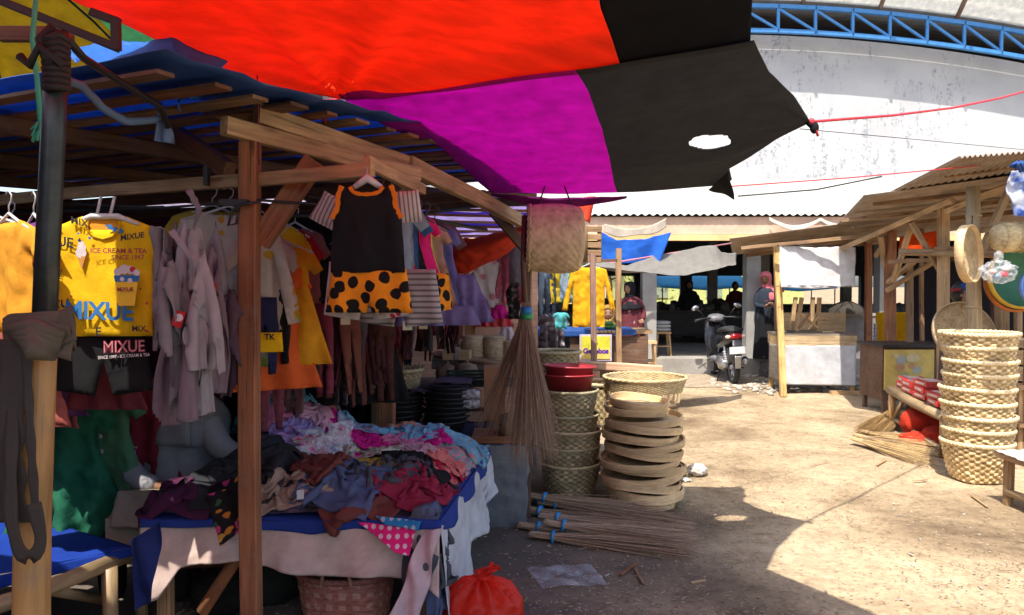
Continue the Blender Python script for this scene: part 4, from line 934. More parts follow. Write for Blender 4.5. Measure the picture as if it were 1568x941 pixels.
def mix_mask(n, m_, sd_):
    u = np.linspace(0, 1, n)[:, None]; v = np.linspace(-1, 1, m_)[None]; k = sd_ % 3      # leg holes, straps and a gusset cut out of the cloth
    if k == 0: return ~((((u - .25) / .17) ** 2 + ((np.abs(v) - 1.0) / .42) ** 2) < 1) & ~((u > .72) & (np.abs(v) > 1.7 - 1.9 * (u - .3)))
    if k == 1: return ~(((u / .22) ** 2 + (v / .5) ** 2) < 1) & ~((u > .62) & (np.abs(v) > 1.5 - 1.6 * (u - .25)))
    return ~((u > .35) & (np.abs(v) < .16)) & ~((u < .2) & (np.abs(v) > .75))
gs = []
for i, (lb, a, b2, Y, mt, rz, s, ry) in enumerate(gg): gs.append((tuple(P(a, b2 - 12, Y)), .36 * s, .34, rz, .72, 60 + i, 1 + (i % 2)))
gg += [('mauve bodysuit drooping lowest at the centre of the cluster', 290, 480, 2.68, M_gr2, 0, 1, 0), ('mid grey bodysuit at the front left of the cluster', 262, 400, 2.66, M_gr1, 0, 1, 0), ('pale grey vest at the front right of the cluster', 312, 395, 2.68, M_gr3, 0, 1, 0)]
gs += [(tuple(P(290, 470, 2.68)), .34, .28, .2, .6, 91, 1), (tuple(P(258, 385, 2.64)), .36, .30, -.2, .7, 92, 2), (tuple(P(315, 380, 2.66)), .36, .30, .3, .7, 90, 1)]
GX = hang_sim(gs)
for i, g_ in enumerate(gg):
    A = GX[i]; n_, m2 = A.shape[:2]; B = np.zeros((2 * n_ - 1, m2, 3)); B[::2] = A; B[1::2] = (A[1:] + A[:-1]) / 2; C = np.zeros((2 * n_ - 1, 2 * m2 - 1, 3)); C[:, ::2] = B; C[:, 1::2] = (B[:, 1:] + B[:, :-1]) / 2
    m = MB(); grid(m, C, 0, True, .003, mask=mix_mask(C.shape[0] - 1, C.shape[1] - 1, i)); tag(m.build('bodysuit', g_[4], None, tuple(C[0, C.shape[1] // 2])), g_[0], 'bodysuit', 'bodysuits hung in a grey cluster')
# lower garments at left
hang('skirt', 'maroon pleated skirt hanging below the black shorts', 'skirt', SKIRT, P(160, 540, 3.15), fabric('dull_maroon', (.24, .05, .07)), .0, .8, seed=44, hanger=False)
hang('dress', 'purple cloth hanging beside the bamboo post under the skirt', 'cloth', SKIRT, P(98, 585, 3.3), fabric('dull_purple', (.16, .06, .20)), 0, .5, seed=45, hanger=False)
hang('long_dress', 'dark teal green gown hanging low behind the bamboo post', 'gown', DRESS, P(98, 610, 3.6), M_grn, .3, 1.15, .06, .03, 4, seed=46, hanger=False)
hang('tunic', 'bottle green buttoned tunic hanging low in the stall', 'tunic', DRESS, P(152, 590, 3.75), M_grn2, .0, 1.15, .06, .02, 3, seed=47, hanger=False)
m = MB(); [ell(m, P(*q, 3.66), (.012, .006, .012), 10, 6) for q in ((153, 668), (155, 691), (157, 717), (156, 743))]; tag(m.build('button_row', M_gr3, D.objects['tunic']) if False else m.build('button_row', M_gr3, D.objects['tunic']))
hang('long_dress', 'dark red gown hanging low beside the green tunic', 'gown', DRESS, P(214, 575, 3.9), M_mar, .2, 1.15, .06, .03, 5, seed=48, hanger=False)
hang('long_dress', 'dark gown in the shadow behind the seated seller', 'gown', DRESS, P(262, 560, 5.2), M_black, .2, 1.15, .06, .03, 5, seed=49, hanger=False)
# right of the brown post
rt = [('shirt', 'white shirt squeezed against the right side of the brown post', TEE, 402, 362, 3.35, fabric('off_white', (.52, .46, .42)), 1.1, 1.0, 51), ('t_shirt', 'yellow t-shirt sleeve poking out right of the brown post', TEE, 425, 345, 3.6, M_yel, 1.0, .9, 52), ('t_shirt', 'red t-shirt next to the yellow one right of the brown post', TEE, 436, 350, 3.75, M_redc, .9, 1.0, 53),
      ('t_shirt', 'dusty rose t-shirt third along the rail right of the post', TEE, 452, 348, 3.9, fabric('dusty_rose', (.28, .09, .10)), .9, 1.0, 54), ('trousers', 'navy shorts with a yellow hem right of the brown post', LEGG, 404, 455, 3.3, M_navy, .6, .55, 55), ('tunic', 'orange red tunic hanging right of the navy shorts', DRESS, 412, 400, 3.5, M_ocl, .5, 1.0, 56),
      ('tunic', 'mustard tunic with a flared hem right of the brown post', DRESS, 432, 375, 3.55, M_must, .35, .95, 57), ('skirt', 'navy skirt under the mustard tunic', SKIRT, 437, 488, 3.8, M_navy, .1, .75, 58), ('trousers', 'black trousers between the navy shorts and the mustard tunic', LEGG, 425, 430, 3.45, M_black, .7, .62, 59), ('t_shirt', 'black t-shirt at the end of the rail right of the post', TEE, 467, 380, 4.1, M_black, .5, .9, 60),
      ('trousers', 'dark pink leggings hanging low right of the brown post', LEGG, 415, 550, 3.9, fabric('dark_pink', (.26, .07, .10)), .3, .6, 61), ('trousers', 'dusty pink leggings hanging low behind the navy skirt', LEGG, 448, 560, 4.1, fabric('dust_pink2', (.24, .12, .13)), -.3, .6, 62)]
for n_, lb, pl, a, b2, Y, mt, rz, s, sd_ in rt: hang(n_, lb, n_.replace('_', ' '), pl, P(a, b2, Y), mt, rz, s, .03, .014, 3, sd_, hanger=(b2 < 400))
hp = hang('hem_panel', 'yellow hem panel with small lettering on the navy shorts', 'cloth', [(-.075, 0), (.075, 0), (.08, -.085), (-.08, -.085)], P(404, 509, 3.24), M_yel, .3, 1.0, .01, .002, 1, 5, hanger=False); text_on('TK', .035, P(413, 516, 3.225), RT, UP, M_inkk, hp, 'print', .03)
hang('long_dress', 'brown leaf patterned gown hanging at the rear of the stall', 'gown', DRESS, P(475, 412, 4.7), fabric('camo_brown', (.13, .10, .07), 'camo', (.08, .06, .045), (.17, .135, .10), ps=22), .0, 1.1, .04, .015, 3, seed=63, sx=.75)
hang('long_dress', 'dark maroon gown with small red print beside the patterned gown', 'gown', DRESS, P(510, 400, 4.4), fabric('wine_print', (.07, .012, .022), 'floral', ps=40, palette=[(.07, .012, .022), (.22, .03, .05), (.07, .012, .022)]), .3, 1.35, .05, .02, 4, seed=64)
hang('long_dress', 'black gown behind the black tank top set', 'gown', DRESS, P(545, 410, 4.3), M_black, .2, 1.3, .05, .02, 4, seed=65)
# --- black vest and giraffe shorts
bk = thing('tank_top', 'black kids tank top with orange trim on a hanger from the beam', 'tank top', tuple(P(562, 288, 2.78)))
at = P(562, 286, 2.78); poly = S([(.055, -.022), (.07, -.002), (.095, .0), (.108, -.03), (.112, -.08), (.128, -.115), (.135, -.2), (.142, -.315)])
V, Fc, Gp = garment_shape(poly, .014, .03, .007, 2.0, 4); MB().add(xf(V, at, -.1), Fc, 0, True, Gp).build('cloth', M_black, bk)
M_otrim = fabric('orange_trim', (.80, .24, .02), tr=.1); R1 = Matrix.Rotation(-.1, 3, 'Z')
for sg in (-1, 1): m = MB(); ribbon(m, [at + R1 @ V3(sg * x, -.012, z) for x, z in ((.092, .004), (.106, -.03), (.110, -.08), (.132, -.115))], .018, 0, (1, 0, 0), th=.006); m.build('armhole_trim', M_otrim, bk)
m = MB(); ribbon(m, [at + R1 @ V3(x, -.012, z) for x, z in ((-.062, 0), (-.05, -.02), (-.02, -.028), (.02, -.028), (.05, -.02), (.062, 0))], .014, 0, (0, 0, 1), th=.006); m.build('neck_trim', M_otrim, bk)
m = MB(); tube(m, [at + V3(-.05, .01, .0), at + V3(0, .01, .035), at + V3(.05, .01, .0)], [.01, .018, .01], 8); tube(m, [at + V3(0, .01, .03), at + V3(0, .01, .075)], .004, 6); m.build('hanger', M_hang, bk)
M_gir = fabric('giraffe_print', (.86, .30, .015), 'giraffe', (.012, .010, .010), ps=17, tr=.08)
V, Fc, Gp = garment_shape([(x * 1.0, z * .80) for x, z in [(-.142, 0), (.142, 0), (.168, -.205), (.012, -.205), (0, -.15), (-.012, -.205), (-.168, -.205)]], .014, .03, .008, 2.5, 6)
t = thing('shorts', 'orange giraffe print shorts hanging below the black tank top', 'shorts', tuple(P(564, 413, 2.78))); MB().add(xf(V, P(564, 411, 2.79), -.1), Fc, 0, True, Gp).build('cloth', M_gir, t)
M_wsp = fabric('white_dash_print', (.62, .56, .54), 'vstripes', (.25, .20, .22), ps=60)
for (lb, a, b2, Y, rz, ry, sx) in (('white dash striped shirt behind the tank top, its left sleeve showing', 512, 300, 2.95, -.2, .5, 1), ('white dash striped shirt behind the tank top, its right sleeve showing', 622, 292, 2.97, .1, -.1, 1)):
    hang('striped_sleeve', lb, 'shirt', [(-.05, 0), (.05, 0), (.055, -.13), (-.055, -.13)], P(a, b2, Y), M_wsp, rz, .95, .03, .006, 1, 8, 'white dash striped shirts', ry, False)
hang('shorts', 'white shorts with red print peeking below the giraffe shorts', 'shorts', SHORTS, P(560, 400, 2.86), fabric('white_red_print', (.60, .55, .54), 'floral', ps=30, palette=[(.6, .55, .54), (.6, .55, .54), (.5, .03, .05)]), -.1, 1.02, .03, .008, 2, 67, hanger=False)
hang('shorts', 'grey zigzag print shorts behind the giraffe shorts', 'shorts', SHORTS, P(612, 412, 3.0), fabric('zigzag_print', (.45, .42, .42), 'stripes', (.18, .16, .17), ps=45), -.2, 1.05, .03, .01, 2, 68, hanger=False)
# row along the right rail (recedes along BV)
M_tulle = fabric('lilac_tulle', (.30, .26, .52), tr=.5); 
row = [('blue grey shirt first in the row right of the tank top', TEE, 648, 305, 3.15, fabric('blue_grey', (.25, .30, .38)), .85, .9), ('crimson dress narrow edge second in the row', DRESS, 632, 310, 3.2, M_redc, 1.2, .58), ('dark denim blue shirt with green edge in the row', TEE, 658, 315, 3.3, fabric('denim', (.03, .09, .22)), .9, .9),
       ('black long dress with an orange giraffe hem in the row', DRESS, 645, 320, 3.35, M_black, .5, .72), ('hot pink dress in the row of hung clothes', DRESS, 668, 335, 3.5, fabric('hot_pink', (.75, .02, .20)), .55, .68), ('yellow and red shirt in the row', TEE, 668, 325, 3.55, M_yel, .85, .8),
       ('lime yellow printed dress in the row', DRESS, 676, 345, 3.65, fabric('lime_print', (.62, .62, .08), 'floral', ps=26, palette=[(.62, .62, .08), (.7, .35, .1), (.62, .62, .08)]), .5, .55), ('tan dress in the row of hung clothes', DRESS, 688, 350, 3.75, fabric('tan_cloth', (.42, .26, .18)), .5, .68),
       ('orange and blue edged shirt in the row', TEE, 690, 340, 3.85, fabric('orange_blue', (.70, .18, .05), 'stripes', (.05, .25, .40), ps=14), .8, .8), ('violet blue dress with lilac tulle in the row', DRESS, 702, 352, 3.95, fabric('violet_blue', (.14, .14, .36)), .45, .72),
       ('mauve brown shirt last in the row', TEE, 715, 345, 4.1, fabric('mauve_brown', (.16, .08, .10)), .4, .95)]
for i, (lb, pl, a, b2, Y, mt, rz, s) in enumerate(row): hang('t_shirt' if pl is TEE else 'kids_dress', lb, 't-shirt' if pl is TEE else 'dress', pl, P(a - (62 if pl is TEE else 36), b2 - 6, Y), mt, rz * .55, s, .03, .014, 3, 80 + i, 'clothes in the row right of the tank top', hm=M_hangb)
hang('shorts', 'orange giraffe print shorts hem behind the black long dress', 'shorts', SHORTS, P(650, 418, 3.3), M_gir, .4, .8, .03, .008, 2, 95, hanger=False)
hang('tulle_skirt', 'lilac tulle skirt at the lower end of the row', 'skirt', SKIRT, P(706, 420, 4.0), M_tulle, .3, .85, .05, .03, 6, 96, hanger=False)
hang('tulle_skirt', 'pale lilac tulle hem hanging low behind the hot pink dress', 'skirt', [(-.2, 0), (.2, 0), (.24, -.11), (-.24, -.11)], P(672, 468, 3.75), M_tulle, .2, .9, .03, .015, 5, 97, hanger=False)
# the low rail of hanging bras / leggings strips
sc_ = [(.05, .045, .05), (.12, .045, .035), (.22, .04, .07), (.10, .10, .12), (.16, .06, .05), (.06, .02, .03), (.30, .08, .12), (.13, .12, .13), (.09, .035, .03), (.20, .07, .05)]
SM = [fabric('strip_cloth_%d' % i, c, tr=.08) for i, c in enumerate(sc_)]
for i in range(40):
    u = i / 39; a = 482 + 222 * u + random.uniform(-4, 4); Y = 3.9 + .8 * u + random.uniform(-.1, .1); y = 472 + 12 * math.sin(i * 1.9) + (8 if u > .5 else 0); s = random.uniform(.65, 1.05) * (1.15 if u < .55 else .62)
    hang('legging', 'dark leggings pair among those hung in a row on the low rail', 'leggings', [(-.045, 0), (.045, 0), (.05, -.12), (.035, -.42), (.012, -.42), (0, -.12), (-.015, -.42), (-.038, -.42), (-.05, -.12)], P(a, y, Y), SM[i % 10], random.uniform(-.8, .8), s, .035, .018, 2, 100 + i, 'leggings on the low rail', random.uniform(-.12, .12), False, sp=.028)
for k, (a, b2, Y) in enumerate(((624, 498, 3.7), (529, 492, 3.7), (648, 499, 4.0))):
    m = MB(); m.add(*box(P(a, b2, Y - .12), (.045, .003, .045 if k == 0 else .03), .2)); tag(m.build('price_tag', plain('tag_paper', (.60, .56, .40), .6, bmp=0, var=.1), None, P(a, b2, Y - .12)), ('white square price tag on the low leggings rail', 'pale yellow price tag on the low rail, left', 'yellow price tag on the low rail, right')[k], 'tag')
# ------------------------------------------------------------------ the low clothes table
TZ = .55; TX0, TX1, TY0, TY1 = -1.62, -.33, 3.30, 4.74      # table top; right edge slants out to -.15 at the back
tb = thing('display_table', 'low timber table under white and blue sheets, heaped with clothes', 'table', (-1.0, 4.0, 0))
def part_box(par, name, c, s, mat, rz=0): m = MB(); m.add(*box(c, s, rz)); return m.build(name, mat, par)
m = MB(); m.add([(TX0 - .02, TY0, TZ - .03), (TX1, TY0, TZ - .03), (TX1 + .17, TY1, TZ - .03), (TX0 - .1, TY1, TZ - .03), (TX0 - .02, TY0, TZ), (TX1, TY0, TZ), (TX1 + .17, TY1, TZ), (TX0 - .1, TY1, TZ)],
    [(3, 2, 1, 0), (4, 5, 6, 7), (0, 1, 5, 4), (1, 2, 6, 5), (2, 3, 7, 6), (3, 0, 4, 7)]); m.build('tabletop', M_wm, tb)
for x, y in ((TX0 + .05, TY0 + .06), (TX1 - .08, TY0 + .08), (TX1 + .08, TY1 - .06), (TX0, TY1 - .06)): part_bar(tb, 'leg', V3(x, y, 0), V3(x, y, TZ - .031), .06, .055, M_wm, (0, 1, 0))
part_tube(tb, 'brace', [V3(TX0 + .2, TY0 + .1, .1), V3(TX0 + .45, TY0 + .12, TZ - .06)], .03, M_wr); part_tube(tb, 'stretcher', [V3(TX0, TY0 + .3, .25), V3(TX1, TY0 + .35, .28)], .03, M_wd)
M_sheetp = fabric('pinkish_white_sheet', (.72, .56, .50), tr=.15, dirt=.45); M_sheetw = fabric('white_plastic_sheet', (.66, .68, .72), tr=.15, dirt=.35)
Mb = fabric('blue_table_sheet', (.015, .05, .30), tr=.1, wr=1.5, gloss=.2)
# blue sheet on the top with a small overhang
A = np.zeros((50, 60, 3)); 
for i in range(50):
    for j in range(60):
        v = i / 49; u = j / 59; x = (TX0 - .03) * (1 - u) + (TX1 + .012 + .17 * v) * u; y = TY0 - .014 + (TY1 - TY0 + .03) * v
        A[i, j] = (x, y, TZ + .006 + .008 * nz(x * 5, y * 5, 2) + .003)
m = MB(); grid(m, A, 0, True, .003); 
def skirt(top0, top1, drops, wave, k, seed, outward, n=16, m_=70):
    T = curve([top0, top1], m_); B = np.zeros((n, m_, 3)); o = np.array(outward, float); dd = np.interp(np.linspace(0, 1, m_), np.linspace(0, 1, len(drops)), drops)
    for i in range(n):
        s = i / (n - 1); B[i] = T + o[None] * (wave * s * (1 + np.sin(np.arange(m_) / m_ * k + seed)) * .6)[:, None] + np.array([0, 0, -1])[None] * (dd * s)[:, None]
    B += (o[None, None] * (wave * .5 * nzg(B, 7, seed, 3) * np.linspace(.1, 1, n)[:, None])[..., None]); return B
grid(m, skirt((TX0 - .02, TY0 - .016, TZ + .008), (TX1 + .02, TY0 - .016, TZ + .008), [.03, .03, .025, .04, .06, .035, .05, .03], .012, 30, 3, (0, -1, 0), 6), 0, True, .002)
grid(m, skirt((TX1 + .016, TY0, TZ + .008), (TX1 + .19, TY1, TZ + .008), [.05, .10, .07, .09, .11, .08, .09, .04], .02, 20, 5, (1, 0, 0), 8), 0, True, .002)
m.build('blue_sheet', Mb, tb)
m = MB(); grid(m, skirt((TX0 - .025, TY0 - .008, TZ - .004), (TX1 + .01, TY0 - .008, TZ - .004), [.36, .33, .20, .18, .17, .165, .185, .20, .22, .235, .24, .23, .23, .25, .25, .32], .035, 26, 1, (0, -1, 0), 22, 110), 0, True, .003); m.build('white_sheet', M_sheetp, tb)
m = MB(); grid(m, skirt((TX1 + .012, TY0 - .01, TZ - .004), (TX1 + .186, TY1, TZ - .004), [.62, .66, .50, .52, .40, .34, .36, .30, .30, .26], .05, 18, 2, (1, -.1, 0), 24, 90), 0, True, .003); m.build('side_sheet', M_sheetw, tb)
m = MB(); 
for k, (a, b2, dx) in enumerate(((595, 935, 0), (640, 800, 4))): pass
A = bil(P(648, 812, 3.27), P(676, 806, 3.29), P(640, 960, 3.18), P(596, 946, 3.12), 30, 12); A[..., 1] += .02 * np.sin(A[..., 0] * 70 + A[..., 2] * 8); A[..., 0] += .008 * np.sin(A[..., 2] * 26); grid(m, A, 0, True, .003)
tag(m.build('cloth_corner', fabric('pink_white_corner', (.70, .50, .52)), None, P(648, 812, 3.27)), 'pinkish white cloth corner hanging to the ground at the table front right', 'cloth')
# lettering on the side sheet
q0, q1 = P(700, 770, 3.95), P(718, 748, 4.1); rt_ = V3(.17, 1.44, 0).normalized()
for k, s in enumerate(('MRWBLNY', 'EMSMHN', 'NJKRTES')): text_on(s, .038, V3(-.195 + .006 * k, 4.20, .455 - .045 * k), rt_, V3(.02, 0, 1), plain('faded_blue_ink', (.12, .16, .28), .7, bmp=0), tb, 'print', .02, .75, lift=.045)

# ---- cloth simulation in numpy: garments dropped one layer at a time on the table
CELL = .015; gx0, gx1, gy0, gy1 = -2.0, .15, 3.05, 4.95; NX = int((gx1 - gx0) / CELL); NY = int((gy1 - gy0) / CELL)
XX, YY = np.meshgrid(gx0 + (np.arange(NX) + .5) * CELL, gy0 + (np.arange(NY) + .5) * CELL, indexing='ij')
tt_ = (YY - TY0) / (TY1 - TY0); on = (XX > TX0 - .03) & (XX < TX1 + .17 * tt_ + .01) & (YY > TY0 - .01) & (YY < TY1 + .01)
edge = np.minimum(np.minimum(XX - (TX0 - .03), (TX1 + .17 * tt_) - XX), np.minimum(YY - TY0, TY1 - YY)); ed_ = np.clip(edge / .22, 0, 1)
HF = np.where(on, TZ + .012 + .075 * ed_ ** .7 * (1 + .5 * np.sin(XX * 9) * np.sin(YY * 7)), 0.0)
hump = .46 * np.exp(-(((XX + 1.32) / .26) ** 2 + ((YY - 4.35) / .26) ** 2)) + .10 * np.exp(-(((XX + 1.2) / .45) ** 2 + ((YY - 3.9) / .5) ** 2)) + .07 * np.exp(-(((XX + .45) / .3) ** 2 + ((YY - 4.4) / .3) ** 2))
HF = np.where(on, HF + hump * ed_ ** .5, 0)
BASE = HF.copy()
m = MB(); ii = np.where(on.any(1))[0]; jj = np.where(on.any(0))[0]
A = np.stack([XX, YY, np.where(on, HF - .012, TZ + .005)], -1)[ii[0] + 2:ii[-1] - 1:2, jj[0] + 2:jj[-1] - 1:2]; A[..., 2] = np.maximum(A[..., 2], TZ + .012)
mk = on[ii[0] + 2:ii[-1] - 1:2, jj[0] + 2:jj[-1] - 1:2]; mk = mk[:-1, :-1] & mk[1:, :-1] & mk[:-1, 1:] & mk[1:, 1:]
grid(m, A.transpose(1, 0, 2), 0, True, 0, mask=mk.T); tag(m.build('clothes_heap', fabric('heap_mix', (.10, .08, .12), 'mottle', (.05, .04, .05), (.2, .12, .18), ps=9)), 'mixed folded clothes packed under the top layer on the table', 'clothes heap', kind='stuff')
def sample(H, x, y):
    fx = np.clip((x - gx0) / CELL - .5, 0, NX - 1.001); fy = np.clip((y - gy0) / CELL - .5, 0, NY - 1.001); i = fx.astype(int); j = fy.astype(int); a = fx - i; b = fy - j
    return H[i, j] * (1 - a) * (1 - b) + H[i + 1, j] * a * (1 - b) + H[i, j + 1] * (1 - a) * b + H[i + 1, j + 1] * a * b
def simulate(specs, n=30, steps=110):
    """specs: (cx, cy, length, width, yaw, squeeze, seed) -> positions [k,n,n2,3]"""
    K = len(specs); m_ = 22; Ps = np.zeros((K, n, m_, 3)); R0 = np.zeros((K, 2)); rs = np.random.RandomState(int(specs[0][6]) + 11)
    for k, (cx, cy, ln, wd, yaw, sq, sd) in enumerate(specs):
        u = np.linspace(-.5, .5, n)[:, None]; v = np.linspace(-.5, .5, m_)[None]; x = u * ln * sq + 0 * v; y = v * wd * sq * 1.0 + 0 * u
        r = np.random.RandomState(int(sd)); p1, p2, p3 = r.uniform(0, 6, 3); f1, f2 = r.uniform(1.2, 2.6, 2)
        x = x + .06 * ln * np.sin(v * 6 * f1 + p1); y = y + .10 * wd * np.sin(u * 6 * f2 + p2)
        zz = .05 * np.sin(u * 19 + p3 + 3 * v) + .05 * np.sin(v * 23 + p1) + .02 * r.randn(n, m_)
        c_, s_ = math.cos(yaw), math.sin(yaw); Ps[k, ..., 0] = cx + x * c_ - y * s_; Ps[k, ..., 1] = cy + x * s_ + y * c_
        Ps[k, ..., 2] = sample(HF, Ps[k, ..., 0], Ps[k, ..., 1]).max() * .5 + sample(HF, Ps[k, ..., 0], Ps[k, ..., 1]) * .5 + .10 + zz; R0[k] = (ln / (n - 1), wd / (m_ - 1))
    Vel = np.zeros_like(Ps); dt = .016; X = Ps
    cons = [((slice(None), slice(0, -1)), (slice(None), slice(1, None)), R0[:, 0], .5), ((slice(None), slice(None), slice(0, -1)), (slice(None), slice(None), slice(1, None)), R0[:, 1], .5),
            ((slice(None), slice(0, -1), slice(0, -1)), (slice(None), slice(1, None), slice(1, None)), np.hypot(R0[:, 0], R0[:, 1]), .3), ((slice(None), slice(0, -1), slice(1, None)), (slice(None), slice(1, None), slice(0, -1)), np.hypot(R0[:, 0], R0[:, 1]), .3),
            ((slice(None), slice(0, -3)), (slice(None), slice(3, None)), R0[:, 0] * 3, .05), ((slice(None), slice(None), slice(0, -3)), (slice(None), slice(None), slice(3, None)), R0[:, 1] * 3, .05)]
    for st in range(steps):
        Vel[..., 2] -= 9.8 * dt; Vel *= .97; Q = X + Vel * dt
        for it in range(5):
            for a, b, r0, w_ in cons:
                d = Q[b] - Q[a]; ln = np.linalg.norm(d, axis=-1, keepdims=True) + 1e-8; rr0 = r0.reshape(-1, 1, 1, 1)
                diff = (ln - rr0) / ln * d * w_ * .5
                Q[a] = Q[a] + diff; Q[b] = Q[b] - diff
            h = sample(HF, Q[..., 0], Q[..., 1]) + .006; pen = h - Q[..., 2]; hit = (pen > 0) & (pen < .22)
            Q[..., 2] = np.where(hit, h, Q[..., 2]); Q[..., :2] = np.where(hit[..., None], Q[..., :2] * .3 + X[..., :2] * .7, Q[..., :2])
            out = (pen >= .22)                      # beside the table edge: push outwards
            ex = np.where(out & (Q[..., 1] > TY0) , 0, 0)
            Q[..., 1] = np.where(out & (Q[..., 1] < TY0 + .08), TY0 - .03, Q[..., 1])
            tx = TX1 + .17 * np.clip((Q[..., 1] - TY0) / (TY1 - TY0), 0, 1) + .03; Q[..., 0] = np.where(out & (Q[..., 0] > tx - .10), tx, Q[..., 0])
        Vel = (Q - X) / dt; sp = np.linalg.norm(Vel, axis=-1, keepdims=True); Vel = np.where(sp > 2, Vel / sp * 2, Vel); X = Q
    return X
def splat(X):
    global HF
    for dx in (-.006, .006):
        for dy in (-.006, .006):
            i = ((X[..., 0] + dx - gx0) / CELL).astype(int); j = ((X[..., 1] + dy - gy0) / CELL).astype(int); ok = (i >= 0) & (i < NX) & (j >= 0) & (j < NY) & (X[..., 2] > TZ)
            np.maximum.at(HF, (i[ok], j[ok]), X[..., 2][ok])
    Hs = HF.copy(); Hs[1:-1, 1:-1] = (HF[1:-1, 1:-1] * 2 + HF[:-2, 1:-1] + HF[2:, 1:-1] + HF[1:-1, :-2] + HF[1:-1, 2:]) / 6; HF = np.where((HF > .3) & (Hs > .3), Hs, HF)
def smooth2(A):
    """subdivide a grid once (bicubic-like)"""
    n, m_ = A.shape[:2]; B = np.zeros((2 * n - 1, m_, 3)); B[::2] = A; mid = (A[:-1] + A[1:]) / 2; ext = np.concatenate([A[:1], A, A[-1:]]); mid = (9 * (A[:-1] + A[1:]) - (ext[:-3] + ext[3:])) / 16; B[1::2] = mid
    C = np.zeros((2 * n - 1, 2 * m_ - 1, 3)); C[:, ::2] = B; e = np.concatenate([B[:, :1], B, B[:, -1:]], 1); C[:, 1::2] = (9 * (B[:, :-1] + B[:, 1:]) - (e[:, :-3] + e[:, 3:])) / 16; return C
fl = lambda nm, base, pal, ps=24: fabric(nm, base, 'floral', ps=ps, palette=pal)
PM = dict(char=fabric('charcoal_jersey', (.035, .037, .042)), blk=M_black, mar=fabric('plum_jersey', (.09, .02, .06)), brn=fabric('brown_red_jersey', (.19, .055, .045)), slate=fabric('slate_blue_jersey', (.10, .13, .24)), gry=fabric('dark_grey_jersey', (.09, .10, .12)),
    dred=fabric('dark_red_jersey', (.33, .03, .07)), hot=fabric('magenta_jersey', (.78, .02, .30)), pk=fabric('soft_pink_jersey', (.80, .24, .42)), lil=fl('lilac_print', (.46, .32, .68), [(.36, .26, .55), (.55, .45, .7), (.6, .2, .4)]),
    mul=fl('garden_print', (.62, .60, .52), [(.62, .60, .52), (.62, .08, .25), (.18, .45, .22), (.75, .45, .55), (.70, .60, .15)]), mul2=fl('pink_green_print', (.70, .42, .50), [(.70, .42, .50), (.2, .5, .3), (.75, .1, .3), (.7, .68, .6)]),
    lb=fl('sky_print', (.24, .55, .76), [(.24, .55, .76), (.5, .68, .78), (.24, .55, .76), (.60, .35, .50)]), lb2=fabric('sky_blue_jersey', (.22, .55, .78)), aq=fabric('aqua_jersey', (.10, .52, .62)), lav=fl('lavender_print', (.35, .40, .62), [(.35, .40, .62), (.5, .55, .7), (.65, .45, .55)]),
    pch=fabric('peach_jersey', (.72, .34, .24)), sal=fabric('salmon_jersey', (.75, .22, .20)), crm=fabric('crimson_jersey', (.50, .015, .06)), mus=fl('mustard_print', (.45, .32, .05), [(.45, .32, .05), (.1, .08, .05), (.6, .45, .1)]), teal=fabric('teal_jersey', (.02, .28, .36)),
    bge=fl('beige_print', (.44, .32, .24), [(.44, .32, .24), (.44, .32, .24), (.06, .05, .05)], 14), flo=fl('orange_rose_print', (.015, .013, .015), [(.65, .22, .03), (.75, .35, .08), (.55, .30, .05), (.05, .12, .05), (.6, .05, .2)], 26), pl=fabric('pale_pink_jersey', (.80, .42, .56)), str=fabric('rainbow_stripe', (.68, .30, .36), 'stripes', (.20, .50, .50), ps=30))
